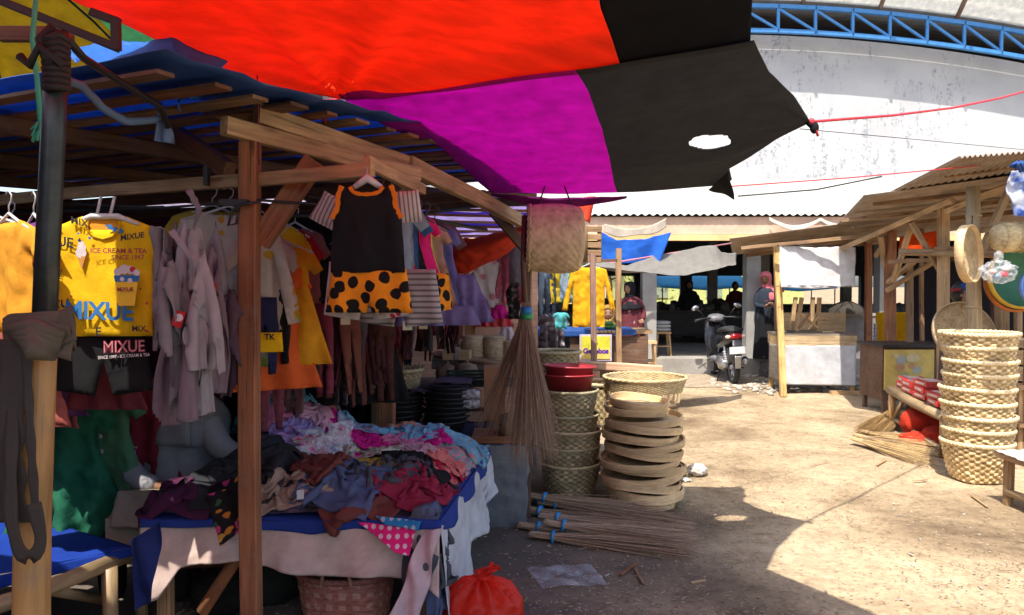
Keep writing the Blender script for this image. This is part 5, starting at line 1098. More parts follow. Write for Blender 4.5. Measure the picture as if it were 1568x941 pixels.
layers = [
 [('char', -1.35, 3.62, .8, .5, .2, 'charcoal leggings spread at the front left of the heap'), ('mar', -1.45, 3.50, .5, .4, -.2, 'plum top at the far left front of the heap'), ('brn', -.75, 3.55, .7, .45, 1.9, 'brown red jersey at the front centre of the heap'), ('dred', -.55, 3.65, .6, .45, .4, 'dark red jersey near the right front of the heap'),
  ('lb2', -.75, 4.5, .6, .45, .2, 'sky blue top at the rear of the heap'), ('lb', -.40, 4.50, .6, .5, -.4, 'sky blue print top at the rear right corner of the heap'), ('aq', -.95, 4.50, .5, .4, .8, 'aqua top at the rear centre of the heap'), ('mul', -.75, 4.0, .6, .5, .3, 'garden print dress in the middle of the heap'),
  ('blk', -.62, 4.15, .6, .35, -.2, 'black top crossing the middle of the heap'), ('lil', -1.0, 4.0, .55, .45, .9, 'lilac print top left of the garden print dress'), ('pk', -1.15, 4.2, .6, .4, .5, 'soft pink top on the left of the high heap'), ('teal', -1.42, 4.3, .6, .35, 1.4, 'teal top on the high left part of the heap')],
 [('char', -1.10, 3.60, .85, .5, -.1, 'large charcoal garment in front of the brown post'), ('char', -1.50, 3.75, .6, .5, .6, 'charcoal garment by the seated seller'), ('crm', -.50, 4.00, .6, .3, -.5, 'crimson top right of the garden print dress'), ('sal', -.42, 3.82, .32, .25, .5, 'salmon cloth beside the crimson top'), 
  ('str', -.42, 4.20, .5, .45, .2, 'rainbow striped top at the right of the heap'), ('lav', -.62, 4.50, .6, .4, .1, 'lavender print top at the rear of the heap'), ('mul2', -.85, 3.85, .5, .4, .7, 'pink green print top at the heap centre'), ('hot', -.68, 3.88, .45, .2, -.2, 'magenta cloth edge at the heap centre'),
  ('hot', -.92, 4.18, .42, .3, .3, 'magenta top behind the garden print dress'), ('pch', -1.03, 4.42, .35, .3, .2, 'peach top folded at the rear of the heap'), ('teal', -1.30, 4.45, .5, .3, -.3, 'teal garment topping the high left heap')],
 [('slate', -.80, 3.55, .55, .42, 1.35, 'slate blue jersey draped down the front of the heap'), ('gry', -.60, 3.66, .45, .35, .8, 'dark grey jersey beside the slate blue one'), ('bge', -1.05, 3.42, .48, .25, .15, 'beige printed top at the front edge of the table'), ('mus', -.70, 3.72, .28, .2, .4, 'small mustard print cloth in the heap'),
  ('pl', -1.36, 4.35, .6, .22, 1.2, 'pale pink leggings draped over the high left heap'), ('pk', -1.22, 4.4, .6, .2, -.9, 'soft pink leggings draped over the teal garment'), ('lb', -.82, 4.55, .5, .4, -.3, 'sky blue print top at the rear left of the heap'), ('lb', -.30, 4.42, .42, .36, .9, 'sky blue print top topmost at the rear right corner'),
  ('dred', -.47, 3.55, .42, .35, -.7, 'dark red jersey at the table right front'), ('lil', -1.12, 3.98, .4, .35, -.4, 'lilac print cloth beside the plastic packs'), ('blk', -.50, 3.80, .5, .22, -.5, 'black cloth strip beside the salmon cloth'), ('aq', -.93, 4.55, .35, .25, .1, 'aqua cloth topmost at the rear centre')],
 [('gry', -.36, 3.30, .46, .30, .8, 'dark grey jersey hanging over the table front right corner'), ('slate', -.30, 3.34, .36, .26, -.5, 'slate blue cloth hanging over the table front right corner'), ('char', -1.30, 3.55, .5, .3, .2, 'charcoal cloth topmost at the heap front left'), ('mul', -.95, 3.95, .35, .3, -.8, 'garden print cloth topmost left of centre'),
  ('pch', -.68, 4.55, .25, .2, .6, 'peach cloth between the sky blue tops'), ('str', -.33, 4.1, .28, .25, 1.0, 'rainbow striped cloth topmost at the right edge'), ('mar', -1.62, 3.45, .4, .3, .2, 'plum cloth at the left edge of the table'), ('brn', -.93, 3.60, .5, .3, 1.8, 'brown red cloth draped left of the slate blue jersey')],
 [('pk', -.62, 4.25, .30, .24, .3, 'small soft pink top, topmost at the heap centre right'), ('lb', -.55, 4.38, .30, .24, -.5, 'small sky blue print top behind the small soft pink one'), ('hot', -.78, 4.08, .28, .2, .9, 'small magenta top lying on the garden print cloth'), ('mul2', -.52, 4.05, .30, .24, .1, 'small pink green print top at the heap right'), ('lav', -.92, 4.32, .30, .24, .6, 'small lavender top at the heap rear left'),
  ('pl', -1.1, 4.15, .30, .22, -.3, 'small pale pink top on the left of the heap'), ('lb2', -1.2, 4.28, .30, .24, .8, 'small sky blue top on the high left heap'), ('mul', -.68, 3.92, .28, .22, 1.1, 'small garden print cloth near the heap centre'), ('sal', -.36, 3.98, .24, .2, -.4, 'small salmon cloth at the heap right edge'), ('lil', -1.38, 4.42, .30, .22, .2, 'small lilac print top crowning the high left heap'), ('hot', -.44, 4.28, .24, .2, .5, 'small magenta cloth by the rainbow striped one'), ('mul2', -1.02, 3.84, .26, .2, .2, 'small pink green print cloth behind the charcoal garments')]]
for li, lay in enumerate(layers):
    specs = [(x, y, ln * 1.15, wd * 1.15, yaw + random.uniform(-.15, .15), random.uniform(.58, .70), 100 * li + k) for k, (_, x, y, ln, wd, yaw, _l) in enumerate(lay)]
    X = simulate(specs)
    for k, (mk_, x, y, *_r, lb) in enumerate(lay):
        A = smooth2(X[k]); n, m_ = A.shape[:2]; gu = np.zeros((n, m_, 3)); gu[..., 0] = np.linspace(0, specs[k][2], n)[:, None] + k; gu[..., 1] = np.linspace(0, specs[k][3], m_)[None] + li
        A[..., 2] = np.maximum(A[..., 2], np.where((A[..., 1] > TY0 + .01) & (A[..., 0] < TX1), TZ + .014, .004))
        # a garment outline: the corners are cut away, waist and sleeves stay
        mb = MB(); ui = np.linspace(-1, 1, n - 1)[:, None]; vi = np.linspace(-1, 1, m_ - 1)[None]; mask = ~((np.abs(ui) > .55) & (np.abs(vi) > .62 + .1 * np.sin(ui * 9))) if k % 2 else ~((ui > .0) & (np.abs(vi) < .10 * (ui + .2)))
        grid(mb, A, 0, True, .0035, gp=gu, mask=mask)
        o = mb.build('jersey' if 'jersey' in lb else 'garment', PM[mk_], None, (x, y, float(A[..., 2].min()))); tag(o, lb, 'clothing')
    splat(X)
# hanging bits on the front edge
def flap(label, pts, Y0, Y1, mat, name='cloth', wave=.01):
    (a, b, c, d) = pts; A = bil(P(*a, Y0), P(*b, Y0), P(*c, Y1), P(*d, Y1), 24, 24); A[..., 1] += wave * np.sin(A[..., 0] * 45 + A[..., 2] * 20) + wave * nzg(A, 9, 3)
    m = MB(); grid(m, A, 0, True, .003, gp=A[..., [0, 2, 1]] * np.array([1, 1, 0])); return tag(m.build(name, mat, None, P(*a, Y0)), label, 'cloth')
M_dot = fabric('pink_polka', (.80, .02, .20), 'dots', (.75, .55, .60), ps=28, tr=.05)
flap('hot pink cloth with white polka dots hanging over the front edge', ((548, 800), (638, 806), (626, 852), (606, 846)), 3.26, 3.20, M_dot, wave=.004)
flap('blue cloth with pale dots on the front edge behind the polka dots', ((575, 790), (645, 798), (640, 812), (590, 803)), 3.28, 3.24, fabric('blue_dot', (.03, .25, .50), 'dots', (.5, .55, .6), ps=30), wave=.004)
flap('black cloth with orange roses hanging over the front edge by the post', ((318, 755), (372, 745), (366, 815), (340, 834)), 3.24, 3.18, PM['flo'], wave=.018)
flap('black rose print cloth lying on the heap behind the post', ((322, 742), (374, 728), (374, 765), (315, 768)), 3.42, 3.25, PM['flo'], wave=.01)
m = MB()
for (a, b2, Y, w_, h_, r_) in ((460, 757, 3.30, .03, .05, .3),): m.add(*box(P(a, b2, Y), (w_, .002, h_), r_, .4))
tag(m.build('label_card', plain('card_white', (.72, .72, .72), .6, bmp=0), None, P(460, 757, 3.3)), 'white paper label on the charcoal garment', 'tag')
m = MB(); m.add(*box(P(497, 722, 3.55), (.03, .04, .003), .4)); tag(m.build('label_card', MATS['card_white'], None, P(497, 722, 3.55)), 'white paper label among the jerseys right of the post', 'tag')
m = MB(); m.add(*box(P(513, 724, 3.6), (.03, .045, .003), -.6)); tag(m.build('label_card', plain('card_yellow', (.62, .60, .10), .6, bmp=0), None, P(513, 724, 3.6)), 'yellow green paper label beside the white one', 'tag')
# plastic packs
M_film = clear_film('clear_film', (.75, .80, .9), .30); M_filmb = plain('blue_insert', (.05, .20, .45), .4)
for i, (a, b2, Y, s, lb) in enumerate(((500, 690, 3.80, .16, 'clear plastic pack standing in the heap centre'), (475, 680, 3.95, .14, 'clear blue tinted pack leaning in the heap'), (520, 668, 3.95, .13, 'clear pack at the back of the plastic packs'), (455, 705, 3.7, .13, 'flat clear pack near the brown post'))):
    t = thing('plastic_pack', lb, 'plastic pack', tuple(P(a, b2, Y))); c = P(a, b2, Y)
    A = bil(c + V3(-s / 2, -.02, -.05), c + V3(s / 2, .0, -.06), c + V3(s / 2, .03, .08), c + V3(-s / 2, .02, .07), 14, 14); A += .012 * np.stack([nzg(A, 20, i + k, 2) for k in range(3)], -1); m = MB(); grid(m, A, 0, True, .006); m.build('film', M_film, t)
    A = bil(c + V3(-s / 2.6, .012, -.04), c + V3(s / 2.8, .02, -.05), c + V3(s / 3, .036, .03), c + V3(-s / 3, .035, .02), 8, 8); m = MB(); grid(m, A, 0, True, .004); m.build('insert', [M_filmb, PM['lav'], PM['pl'], M_filmb][i], t)

# ------------------------------------------------------------------ blue bench with bamboo legs, lower left
bn = thing('bench', 'low bamboo bench with a blue cloth at the lower left', 'bench', (-1.7, 2.6, 0))
def q_(px, py, z): return G(px, py, z)
c = [q_(-60, 850, .42), q_(200, 828, .42), q_(120, 800, .42), q_(-60, 790, .42)]
A = bil(q_(-120, 905, .40), q_(205, 838, .42), q_(70, 800, .42), q_(-120, 795, .42), 20, 30); A[..., 2] += .008 * nzg(A, 6, 2) + .004; m = MB(); grid(m, A, 0, True, .004)
A = bil(q_(-120, 905, .40) , q_(205, 838, .42), q_(205, 838, .42) + V3(0, -.01, -.035), q_(-120, 905, .40) + V3(0, -.01, -.06), 6, 30)[:, ::-1]; grid(m, A, 0, True, .004); m.build('blue_cloth', fabric('royal_blue_cloth', (.01, .045, .33), wr=1.5), bn)
part_tube(bn, 'front_rail', [q_(-60, 945, .40), q_(60, 905, .37), q_(190, 852, .37)], .034, M_bam, 12, .05); part_tube(bn, 'leg', [q_(168, 868, .36), V3(q_(168, 868, .36).x, q_(168, 868, .36).y, 0)], .032, M_bam, 12, .05)
part_tube(bn, 'leg', [q_(215, 835, .36), V3(q_(215, 835, .36).x, q_(215, 835, .36).y, 0)], .028, M_bam, 12, .05); part_tube(bn, 'brace', [q_(60, 900, .36), q_(165, 920, .12)], .022, M_bam, 10, .05); part_tube(bn, 'rear_rail', [q_(-60, 830, .36), q_(210, 815, .36)], .03, M_bam, 10, .05)
flap('blue cloth falling between the bench and the clothes table', ((196, 830), (250, 795), (232, 925), (205, 935)), 2.85, 2.8, fabric('navy_fall', (.015, .03, .14)), wave=.02)
# cushion / wrapped bale behind
m = MB(); A = bil(P(168, 808, 3.55), P(262, 806, 3.45), P(262, 752, 3.5), P(180, 752, 3.6), 14, 20)
A2 = bil(P(180, 752, 3.6), P(262, 752, 3.5), P(300, 738, 4.0), P(210, 738, 4.1), 10, 20); A += .012 * nzg(A, 8, 1, 3)[..., None]; grid(m, np.concatenate([A, A2[1:]]), 0, True, .02)
m.add(*box(P(222, 800, 3.72) + V3(0, 0, -.02), (.27, .26, .17), .1)); tag(m.build('cushion', fabric('beige_cushion', (.36, .31, .24), dirt=.4), None, P(215, 810, 3.6)), 'beige fabric covered bale beside the seated seller', 'bale')

# pink woven basket and dark bags under the table
def woven_round(mb, c, r0, r1, h, stakes=40, rows=9, amp=.006, rz=1.0, lean=(0, 0), rim=True, mi=(0, 1), seed=0, wob=.02, sq=0.0):
    r_ = random.Random(seed); prof = []
    per = 3; V = []; Fc = []; MI = []; n = stakes * 2; c = Vector(c); tot = rows * per
    for k in range(tot + 1):
        t = k / tot; j = k // per; s = k % per; edge_ = s == 0
        r = r0 + (r1 - r0) * t ** .85; z = h * t
        for i in range(n):
            a = 2 * PI * i / n; bulge = 0 if edge_ else amp
            off = bulge * math.cos(PI * i / 2 * 2 / 2 + j * PI) if i % 2 == 0 else 0
            off = bulge * (1 if ((i // 2) + j) % 2 == 0 else -1) * (1 if i % 2 else .35)
            sqr = 1 + sq * (max(abs(math.cos(a)), abs(math.sin(a))) ** -1 - 1) * (1 - t)
            rr_ = (r + off) * sqr * (1 + wob * math.sin(2 * a + seed) + wob * .5 * math.sin(3 * a + seed * 2)); zz = z + .004 * math.sin(5 * a + j * 2 + seed) * (t > 0)
            rr_ += r_.uniform(-1, 1) * amp * .30; zz += r_.uniform(-1, 1) * amp * .25
            V.append(c + V3(math.cos(a) * rr_ + lean[0] * z, math.sin(a) * rr_ * rz + lean[1] * z, zz))
    rowm = [mi[0] if r_.random() < .6 else mi[1] for _ in range(rows + 1)]
    for k in range(tot):
        for i in range(n):
            l = (i + 1) % n; Fc.append((k * n + i, k * n + l, (k + 1) * n + l, (k + 1) * n + i)); MI.append((rowm[k // per] if r_.random() < .9 else mi[0]) if ((i // 2) + k // per) % 2 == 0 else mi[2 % len(mi)])
    mb.add(V, Fc, MI, True)
def weave_mat(name, c, c2, rough=.7):
    if name in MATS: return MATS[name]
    m, n, b, o = new_mat(name); g = gpn(n)
    t = N(n, 'ShaderNodeTexNoise', i_Scale=1.0, i_Detail=4.0); L(n, mapped(n, g, (28, 28, 90)), t.inputs[0])
    t2 = N(n, 'ShaderNodeTexNoise', i_Scale=9.0, i_Detail=3.0); L(n, g, t2.inputs[0])
    col = mix(n, .6, ramp(n, t.outputs[0], [(.32, c2), (.55, c)]), ramp(n, t2.outputs[0], [(.35, (.62, .58, .5)), (.65, (1.1, 1.1, 1.1))]), 'MULTIPLY')
    L(n, vary(n, col, .1), b.inputs['Base Color']); b.inputs['Roughness'].default_value = rough; bump(n, b, t.outputs[0], .5, .003); MATS[name] = m; return m
M_stake = weave_mat('weave_stakes', (.30, .23, .12), (.19, .14, .07))
def basket(name, label, cat, c, r0, r1, h, mats, stakes=40, rows=9, amp=.006, seed=0, group=None, rz=1.0, sq=0.0, lean=(0, 0), rimr=.012, wob=.02, handles=False):
    t = thing(name, label, cat, c, group); m = MB(); woven_round(m, c, r0, r1, h, stakes, rows, amp, rz, lean, True, (0, 1, 2), seed, wob, sq); m.build('body', (list(mats) + [M_stake])[:3], t)
    m = MB(); lathe(m, Vector(c) + V3(0, 0, .012), [(.001, 0), (r0 * .96, 0), (r0 * .98, .01)], 32, sy=rz); m.build('bottom', mats[0], t)
    m = MB(); top = Vector(c) + V3(lean[0] * h, lean[1] * h, h)
    for s_ in range(2):
        pts = [top + V3(math.cos(a) * (r1 + .004 * math.sin(a * 26 + s_ * PI)) * (1 + wob * math.sin(2 * a + seed) + wob * .5 * math.sin(3 * a + seed * 2)), math.sin(a) * r1 * rz * (1 + wob * math.sin(2 * a + seed) + wob * .5 * math.sin(3 * a + seed * 2)), rimr * .5 * math.cos(a * 26 + s_ * PI)) for a in np.linspace(0, 2 * PI, 97)]
        tube(m, pts, rimr, 6)
    m.build('rim', mats[0], t)
    if handles:
        for sg in (-1, 1):
            m = MB(); tube(m, [top + V3(sg * r1 * .3, -r1 * .9, 0), top + V3(sg * r1 * .2, -r1 * .9, h * .5), top + V3(-sg * r1 * .0, -r1 * .9, h * .7)], .008, 6); m.build('handle', mats[1], t)
    return t
M_pkw = weave_mat('pink_woven', (.50, .20, .16), (.30, .10, .08)); M_pk2 = weave_mat('pale_pink_woven', (.60, .36, .28), (.4, .2, .15))
basket('woven_basket', 'pink woven basket with handles on the ground under the clothes table', 'basket', (-.80, 3.58, .005), .20, .235, .22, [M_pkw, M_pk2, M_pkw], 44, 8, .004, 3, rz=.7, sq=.3, handles=True)
for i, (x, y, s, c_, lb) in enumerate(((-1.2, 3.75, .16, (.03, .035, .03), 'dark bag on the ground behind the brown post'), (-1.0, 4.2, .2, (.05, .03, .03), 'dark maroon bag deep under the clothes table'), (-1.42, 3.6, .13, (.02, .02, .02), 'black bag on the ground at the table left leg'), (-.6, 4.3, .15, (.03, .04, .05), 'dark blue bag deep under the table right side'))):
    m = MB(); ell(m, (x, y, s * .8), (s, s * .8, s * .95), 24, 16, 0, fn=lambda q, i=i: (1 + .22 * nz(q.x * 2.2, q.y * 2.2, q.z * 2.2 + i * 5) + .1 * nz(q.x * 7, q.y * 7, q.z * 7)) * (1 if q.z > -.8 else .92)); tag(m.build('cloth_bag', fabric('bag_cloth_%d' % i, c_, wr=2), None, (x, y, 0)), lb, 'bag')
part_box(tb, 'crate_board', (-1.05, 3.95, .06), (.5, .35, .12), M_wd)

# ------------------------------------------------------------------ people
M_skin = plain('skin', (.26, .13, .075), .55, 0, 12, .12, .05); M_hair = plain('black_hair', (.008, .007, .007), .45, 0, 60, .5, .6)
M_eye = plain('eye_dark', (.01, .01, .01), .3, bmp=0); M_lip = plain('lips', (.22, .07, .06), .5, bmp=0)
def head(par, c, yaw, r=.098, tilt=0.0, hair=True, hijab=None, hlen=.0, neck=True):
    R = Matrix.Rotation(yaw, 3, 'Z') @ Matrix.Rotation(tilt, 3, 'X'); c = Vector(c)     # face looks to local -Y
    def face(q):
        k = 1.0
        if q.y < 0: k += .13 * math.exp(-((q.x / .16) ** 2 + ((q.z + .10) / .20) ** 2)) + .05 * math.exp(-((q.x / .3) ** 2 + ((q.z + .78) / .25) ** 2)) - .06 * (math.exp(-(((q.x - .36) / .18) ** 2 + ((q.z - .08) / .14) ** 2)) + math.exp(-(((q.x + .36) / .18) ** 2 + ((q.z - .08) / .14) ** 2)))
            
        if q.z < -.2: k *= 1 - .16 * (-.2 - q.z) * (1 if q.y > 0 else .6)
        return k
    m = MB(); ell(m, c, (r * .80, r * .96, r * 1.22), 36, 28, 0, face, R)
    for s_ in (-1, 1): ell(m, c + R @ V3(s_ * r * .80, .0, -.02 * r), (r * .09, r * .2, r * .28), 10, 8, 0, None, R)
    if neck: tube(m, [c + R @ V3(0, .02, -r * .7), c + R @ V3(0, .03, -r * 1.9)], [r * .5, r * .6], 12)
    h = m.build('head', M_skin, par)
    m = MB()
    for s_ in (-1, 1): ell(m, c + R @ V3(s_ * r * .30, -r * .80, r * .09), (r * .12, r * .06, r * .06), 10, 6, 0, None, R); tube(m, [c + R @ V3(s_ * r * x, -r * .86, r * z) for x, z in ((.14, .25), (.32, .30), (.48, .22))], r * .03, 5)
    m.build('eyes', M_eye, h); m = MB(); ell(m, c + R @ V3(0, -r * .86, -r * .50), (r * .22, r * .07, r * .06), 12, 6, 0, None, R); m.build('mouth', M_lip, h)
    if hair and not hijab:
        m = MB(); ell(m, c + R @ V3(0, r * .16, r * .16), (r * .92, r * 1.0, r * 1.22), 36, 24, 0, lambda q: 1.0 + .025 * math.sin(q.x * 40 + q.y * 9) - (.16 if (q.y < -.35 and q.z < .45) else 0), R)
        if hlen:
            A = np.zeros((16, 30, 3))
            for i in range(16):
                for j in range(30):
                    a = -.25 * PI + 1.5 * PI * j / 29; t_ = i / 15; p = R @ V3(math.cos(a) * r * (.88 + .12 * t_) , math.sin(a) * r * (.95 + .1 * t_) + r * .15, -hlen * t_ + .2 * r) * 1; A[i, j] = tuple(c + p * (1 + .02 * math.sin(j * 2.3)))
            grid(m, A, 0, True, .012)
        m.build('hair', M_hair, par)
    if hijab:
        m = MB(); n, mm_ = 30, 48; A = np.zeros((n, mm_, 3)); Z = [1.34, 1.28, 1.1, .75, .3, -.2, -.7, -1.15, -1.6, -2.2, -2.9, -3.6]; Rr = [.05, .45, .82, 1.06, 1.12, 1.10, 1.0, .92, 1.15, 1.75, 2.15, 2.35]
        for i in range(n):
            z = np.interp(i / (n - 1) * 11, range(12), Z); q = np.interp(i / (n - 1) * 11, range(12), Rr)
            for j in range(mm_):
                a = -PI / 2 + 2 * PI * j / mm_; fold = 1 + (.05 if z < -.9 else .012) * math.sin(a * 7 + z * 2) ; w_ = q * r * fold
                front = max(0, -math.sin(a)); p = V3(math.cos(a) * w_ * .92, math.sin(a) * w_ + (.1 * r), z * r)
                if z > -.95 and z < .85 and front > .62: p.y += r * .32 * (front - .62) / .38 * (1 - abs((z + .05) / .9) ** 2)       # the face opening recedes
                A[i, j] = tuple(c + R @ p)
        A = np.concatenate([A, A[:, :1]], 1); mask = np.ones((n - 1, mm_), bool)
        for i in range(n - 1):
            z = np.interp((i + .5) / (n - 1) * 11, range(12), Z)
            for j in range(mm_):
                a = -PI / 2 + 2 * PI * (j + .5) / mm_
                if ((z + .02) / .82) ** 2 + (math.cos(a) / .68) ** 2 < 1 and math.sin(a) < 0: mask[i, j] = False
        grid(m, A[:, ::-1], 0, True, .006, mask=mask[:, ::-1]); m.build('headscarf', hijab, par)
    return h
def limb_body(par, name, joints, edges, mat, root=0, sub=2):
    me = D.meshes.new(name); me.from_pydata([tuple(Vector(j[0]) - par.location) for j in joints], edges, []); o = D.objects.new(name, me); COL.objects.link(o); o.parent = par
    md = o.modifiers.new('skin', 'SKIN'); md.use_smooth_shade = True
    for v, j in zip(me.skin_vertices[0].data, joints): v.radius = (j[1], j[2] if len(j) > 2 else j[1]); v.use_root = False
    me.skin_vertices[0].data[root].use_root = True; s_ = o.modifiers.new('sub', 'SUBSURF'); s_.levels = sub; s_.render_levels = sub
    me.materials.append(mat); return o
def hand(par, w_, d, side, palm_n, r=1.0):
    """palm and five curled fingers; w_ wrist, d direction, palm_n the way the palm faces"""
    d = Vector(d).normalized(); pn = Vector(palm_n); pn = (pn - d * pn.dot(d)).normalized(); s = d.cross(pn) * side; w_ = Vector(w_); m = MB()
    tube(m, [w_ - d * .02 * r, w_, w_ + d * .04 * r, w_ + d * .085 * r], [.022 * r, .023 * r, .034 * r, .034 * r], 12, 0)
    for k, (o_, l) in enumerate(((-.030, .062), (-.010, .072), (.011, .068), (.030, .052))):
        b = w_ + d * .08 * r + s * o_ * r; tube(m, [b, b + d * l * .45 * r + pn * .006, b + d * l * .8 * r + pn * .02, b + d * l * .95 * r + pn * .04], [.010 * r, .0095 * r, .0085 * r, .006 * r], 8)
    b = w_ + d * .03 * r - s * .03 * r; tube(m, [b, b - s * .022 * r + d * .028 * r, b - s * .03 * r + d * .055 * r + pn * .01], [.012 * r, .011 * r, .007 * r], 8)
    return m.build('hand', M_skin, par)
# seated seller in grey
se = thing('person', 'person in a loose grey top seated behind the table, reaching over the clothes', 'person', (-1.98, 4.25, 0))
M_seg = fabric('seller_grey', (.30, .30, .33), wr=1.4); c = V3(-1.80, 4.05, 0)
m = MB()
prof = [(.24, .30), (.27, .36), (.27, .48), (.25, .60), (.23, .72), (.215, .84), (.19, .92), (.12, .985), (.055, 1.01)]
lathe(m, c, prof, 56, sy=.75, fn=lambda a, k, r, z: (r * (1 + .05 * math.sin(a * 9 + z * 6) + .05 * nz(math.cos(a) * 2, math.sin(a) * 2, z * 5)), z)); m.build('top', M_seg, se)
limb_body(se, 'sleeve', [(c + V3(.14, -.02, .90), .075), (c + V3(.26, -.12, .74), .072), (c + V3(.42, -.18, .69), .055), (c + V3(.52, -.20, .68), .043)], [(0, 1), (1, 2), (2, 3)], M_seg)
hand(se, c + V3(.54, -.20, .68), V3(1, -.1, -.1), 1, V3(0, 0, -1))
limb_body(se, 'sleeve', [(c + V3(-.16, -.05, .90), .075), (c + V3(-.22, -.20, .70), .07), (c + V3(-.05, -.34, .62), .055), (c + V3(.05, -.38, .61), .045)], [(0, 1), (1, 2), (2, 3)], M_seg)
hand(se, c + V3(.07, -.385, .61), V3(1, -.2, -.1), -1, V3(0, 0, -1))
limb_body(se, 'trousers', [(c + V3(0, 0, .36), .17), (c + V3(.12, -.2, .36), .10), (c + V3(.16, -.42, .36), .08), (c + V3(.16, -.40, .04), .06), (c + V3(-.12, -.2, .36), .10), (c + V3(-.16, -.42, .36), .08), (c + V3(-.16, -.40, .04), .06)], [(0, 1), (1, 2), (2, 3), (0, 4), (4, 5), (5, 6)], M_black)
head(se, c + V3(.08, -.06, 1.16), .4, .1, .25, hijab=fabric('grey_scarf', (.24, .24, .27)))
st_ = thing('stool', 'low wooden stool under the seated seller', 'stool', tuple(c)); part_box(st_, 'seat', c + V3(0, 0, .27), (.34, .3, .04), M_wd)
for a in (-1, 1):
    for b in (-1, 1): part_bar(st_, 'leg', c + V3(a * .13, b * .11, 0), c + V3(a * .13, b * .11, .25), .04, .04, M_wd)
# child with black hair and purple top behind the heap, seen from behind
ch = thing('person', 'child with black hair and a mauve top sitting behind the table', 'person', (-1.28, 5.1, 0)); c = P(482, 580, 5.05)
M_pu = fabric('mauve_top', (.17, .09, .16)); m = MB(); lathe(m, V3(c.x, c.y, 0), [(.16, .35), (.17, .5), (.15, .65), (.14, c.z - .22), (.10, c.z - .14), (.045, c.z - .10)], 40, sy=.7, fn=lambda a, k, r, z: (r * (1 + .05 * math.sin(a * 8 + z * 9)), z)); m.build('top', M_pu, ch)
limb_body(ch, 'sleeve', [(V3(c.x + .11, c.y, c.z - .17), .05), (V3(c.x + .20, c.y - .05, c.z - .33), .045), (V3(c.x + .17, c.y - .20, c.z - .42), .035)], [(0, 1), (1, 2)], M_pu); hand(ch, V3(c.x + .17, c.y - .22, c.z - .43), V3(-.1, -1, -.2), 1, V3(0, 0, -1), .75)
limb_body(ch, 'sleeve', [(V3(c.x - .11, c.y, c.z - .17), .05), (V3(c.x - .18, c.y - .05, c.z - .33), .045), (V3(c.x - .14, c.y - .20, c.z - .42), .035)], [(0, 1), (1, 2)], M_pu); hand(ch, V3(c.x - .14, c.y - .22, c.z - .43), V3(.1, -1, -.2), -1, V3(0, 0, -1), .75)
head(ch, c, PI + .4, .088, .0, hlen=.16)
m = MB(); m.add(*box((c.x, c.y, .17), (.4, .34, .34))); tag(m.build('crate', M_wd, None, (c.x, c.y, 0)), 'dark wooden crate the child sits on', 'crate')
# ------------------------------------------------------------------ middle stall (baskets, brooms, household goods)
ms = thing('goods_stall', 'timber goods stall in the middle with lilac striped roof and red tarp', 'market stall', (-.4, 7.0, 0))
c00, c10, c11, c01 = P(430, 290, 5.9), P(822, 300, 5.9), P(822, 368, 8.8), P(560, 366, 8.8)
m = MB(); A = bil(c00, c10, c11, c01, 30, 60); A[..., 2] += .02 * nzg(A, 3, 1) + .03; grid(m, A, 0, True, .003); m.build('roof_tarp', fabric('lilac_tarp', (.62, .55, .80), 'stripes', (.16, .12, .50), ps=1.6, tr=.55, rough=.5), ms)
for k in range(9):
    t_ = k / 8; part_bar(ms, 'batten', Vector(c00).lerp(Vector(c01), t_), Vector(c10).lerp(Vector(c11), t_), .07, .02, [M_wm, M_wr][k % 2])
m = MB(); T = curve([P(655, 372, 6.5), P(720, 366, 6.3), P(812, 344, 6.1)], 50); B = curve([P(690, 424, 6.6), P(735, 408, 6.4), P(775, 390, 6.3), P(814, 352, 6.15)], 50); s_ = np.linspace(0, 1, 20)[:, None, None]; A = T[None] * (1 - s_) + B[None] * s_
A[..., 1] -= .25 * np.sin(s_[..., 0] * PI); A += (.03 * nzg(A, 5, 3, 3))[..., None]; grid(m, A, 0, True, .003); tag(m.build('red_tarp', fabric('red_orange_tarp', (.80, .08, .03), tr=.45, gloss=.2), None, P(730, 400, 6.4)), 'orange red tarp sagging across the middle stall', 'tarp')
drape('tarp_piece', 'small orange tarp corner right of the hanging basket', 'tarp', [P(860, 306, 8), P(912, 300, 8)], [P(866, 332, 8), P(903, 340, 8)], MATS['red_orange_tarp'], 14, 20, .03, 8)
part_bar(ms, 'post', gp_(720, 700, 6.9), P(720, 400, 6.9), .10, .06, M_wo, (0, 1, 0)); part_bar(ms, 'post', gp_(640, 700, 7.9), P(640, 330, 7.9), .08, .06, M_wd, (0, 1, 0))
m = MB(); m.add(*box((-.62, 7.45, 1.0), (1.75, .03, 2.05), .0)); 
tag(m.build('plywood_wall', wood('pinkish_plywood', (.70, .42, .28), .75, False), None, (-.62, 7.45, 0)), 'pinkish plywood wall behind the basket stall', 'wall')
# table/shelf of the stall
part_box(ms, 'shelf', V3(-.42, 5.55, .50), (1.15, .75, .04), M_wd)
for x in (-.95, .10):
    for y in (5.22, 5.88): part_bar(ms, 'leg', V3(x, y, 0), V3(x, y, .48), .05, .05, M_wd)
part_box(ms, 'shelf', V3(-.25, 6.15, .80), (1.2, .40, .03), M_wg)
for x in (-.8, .3): part_bar(ms, 'leg', V3(x, 6.2, 0), V3(x, 6.2, .78), .045, .045, M_wd)
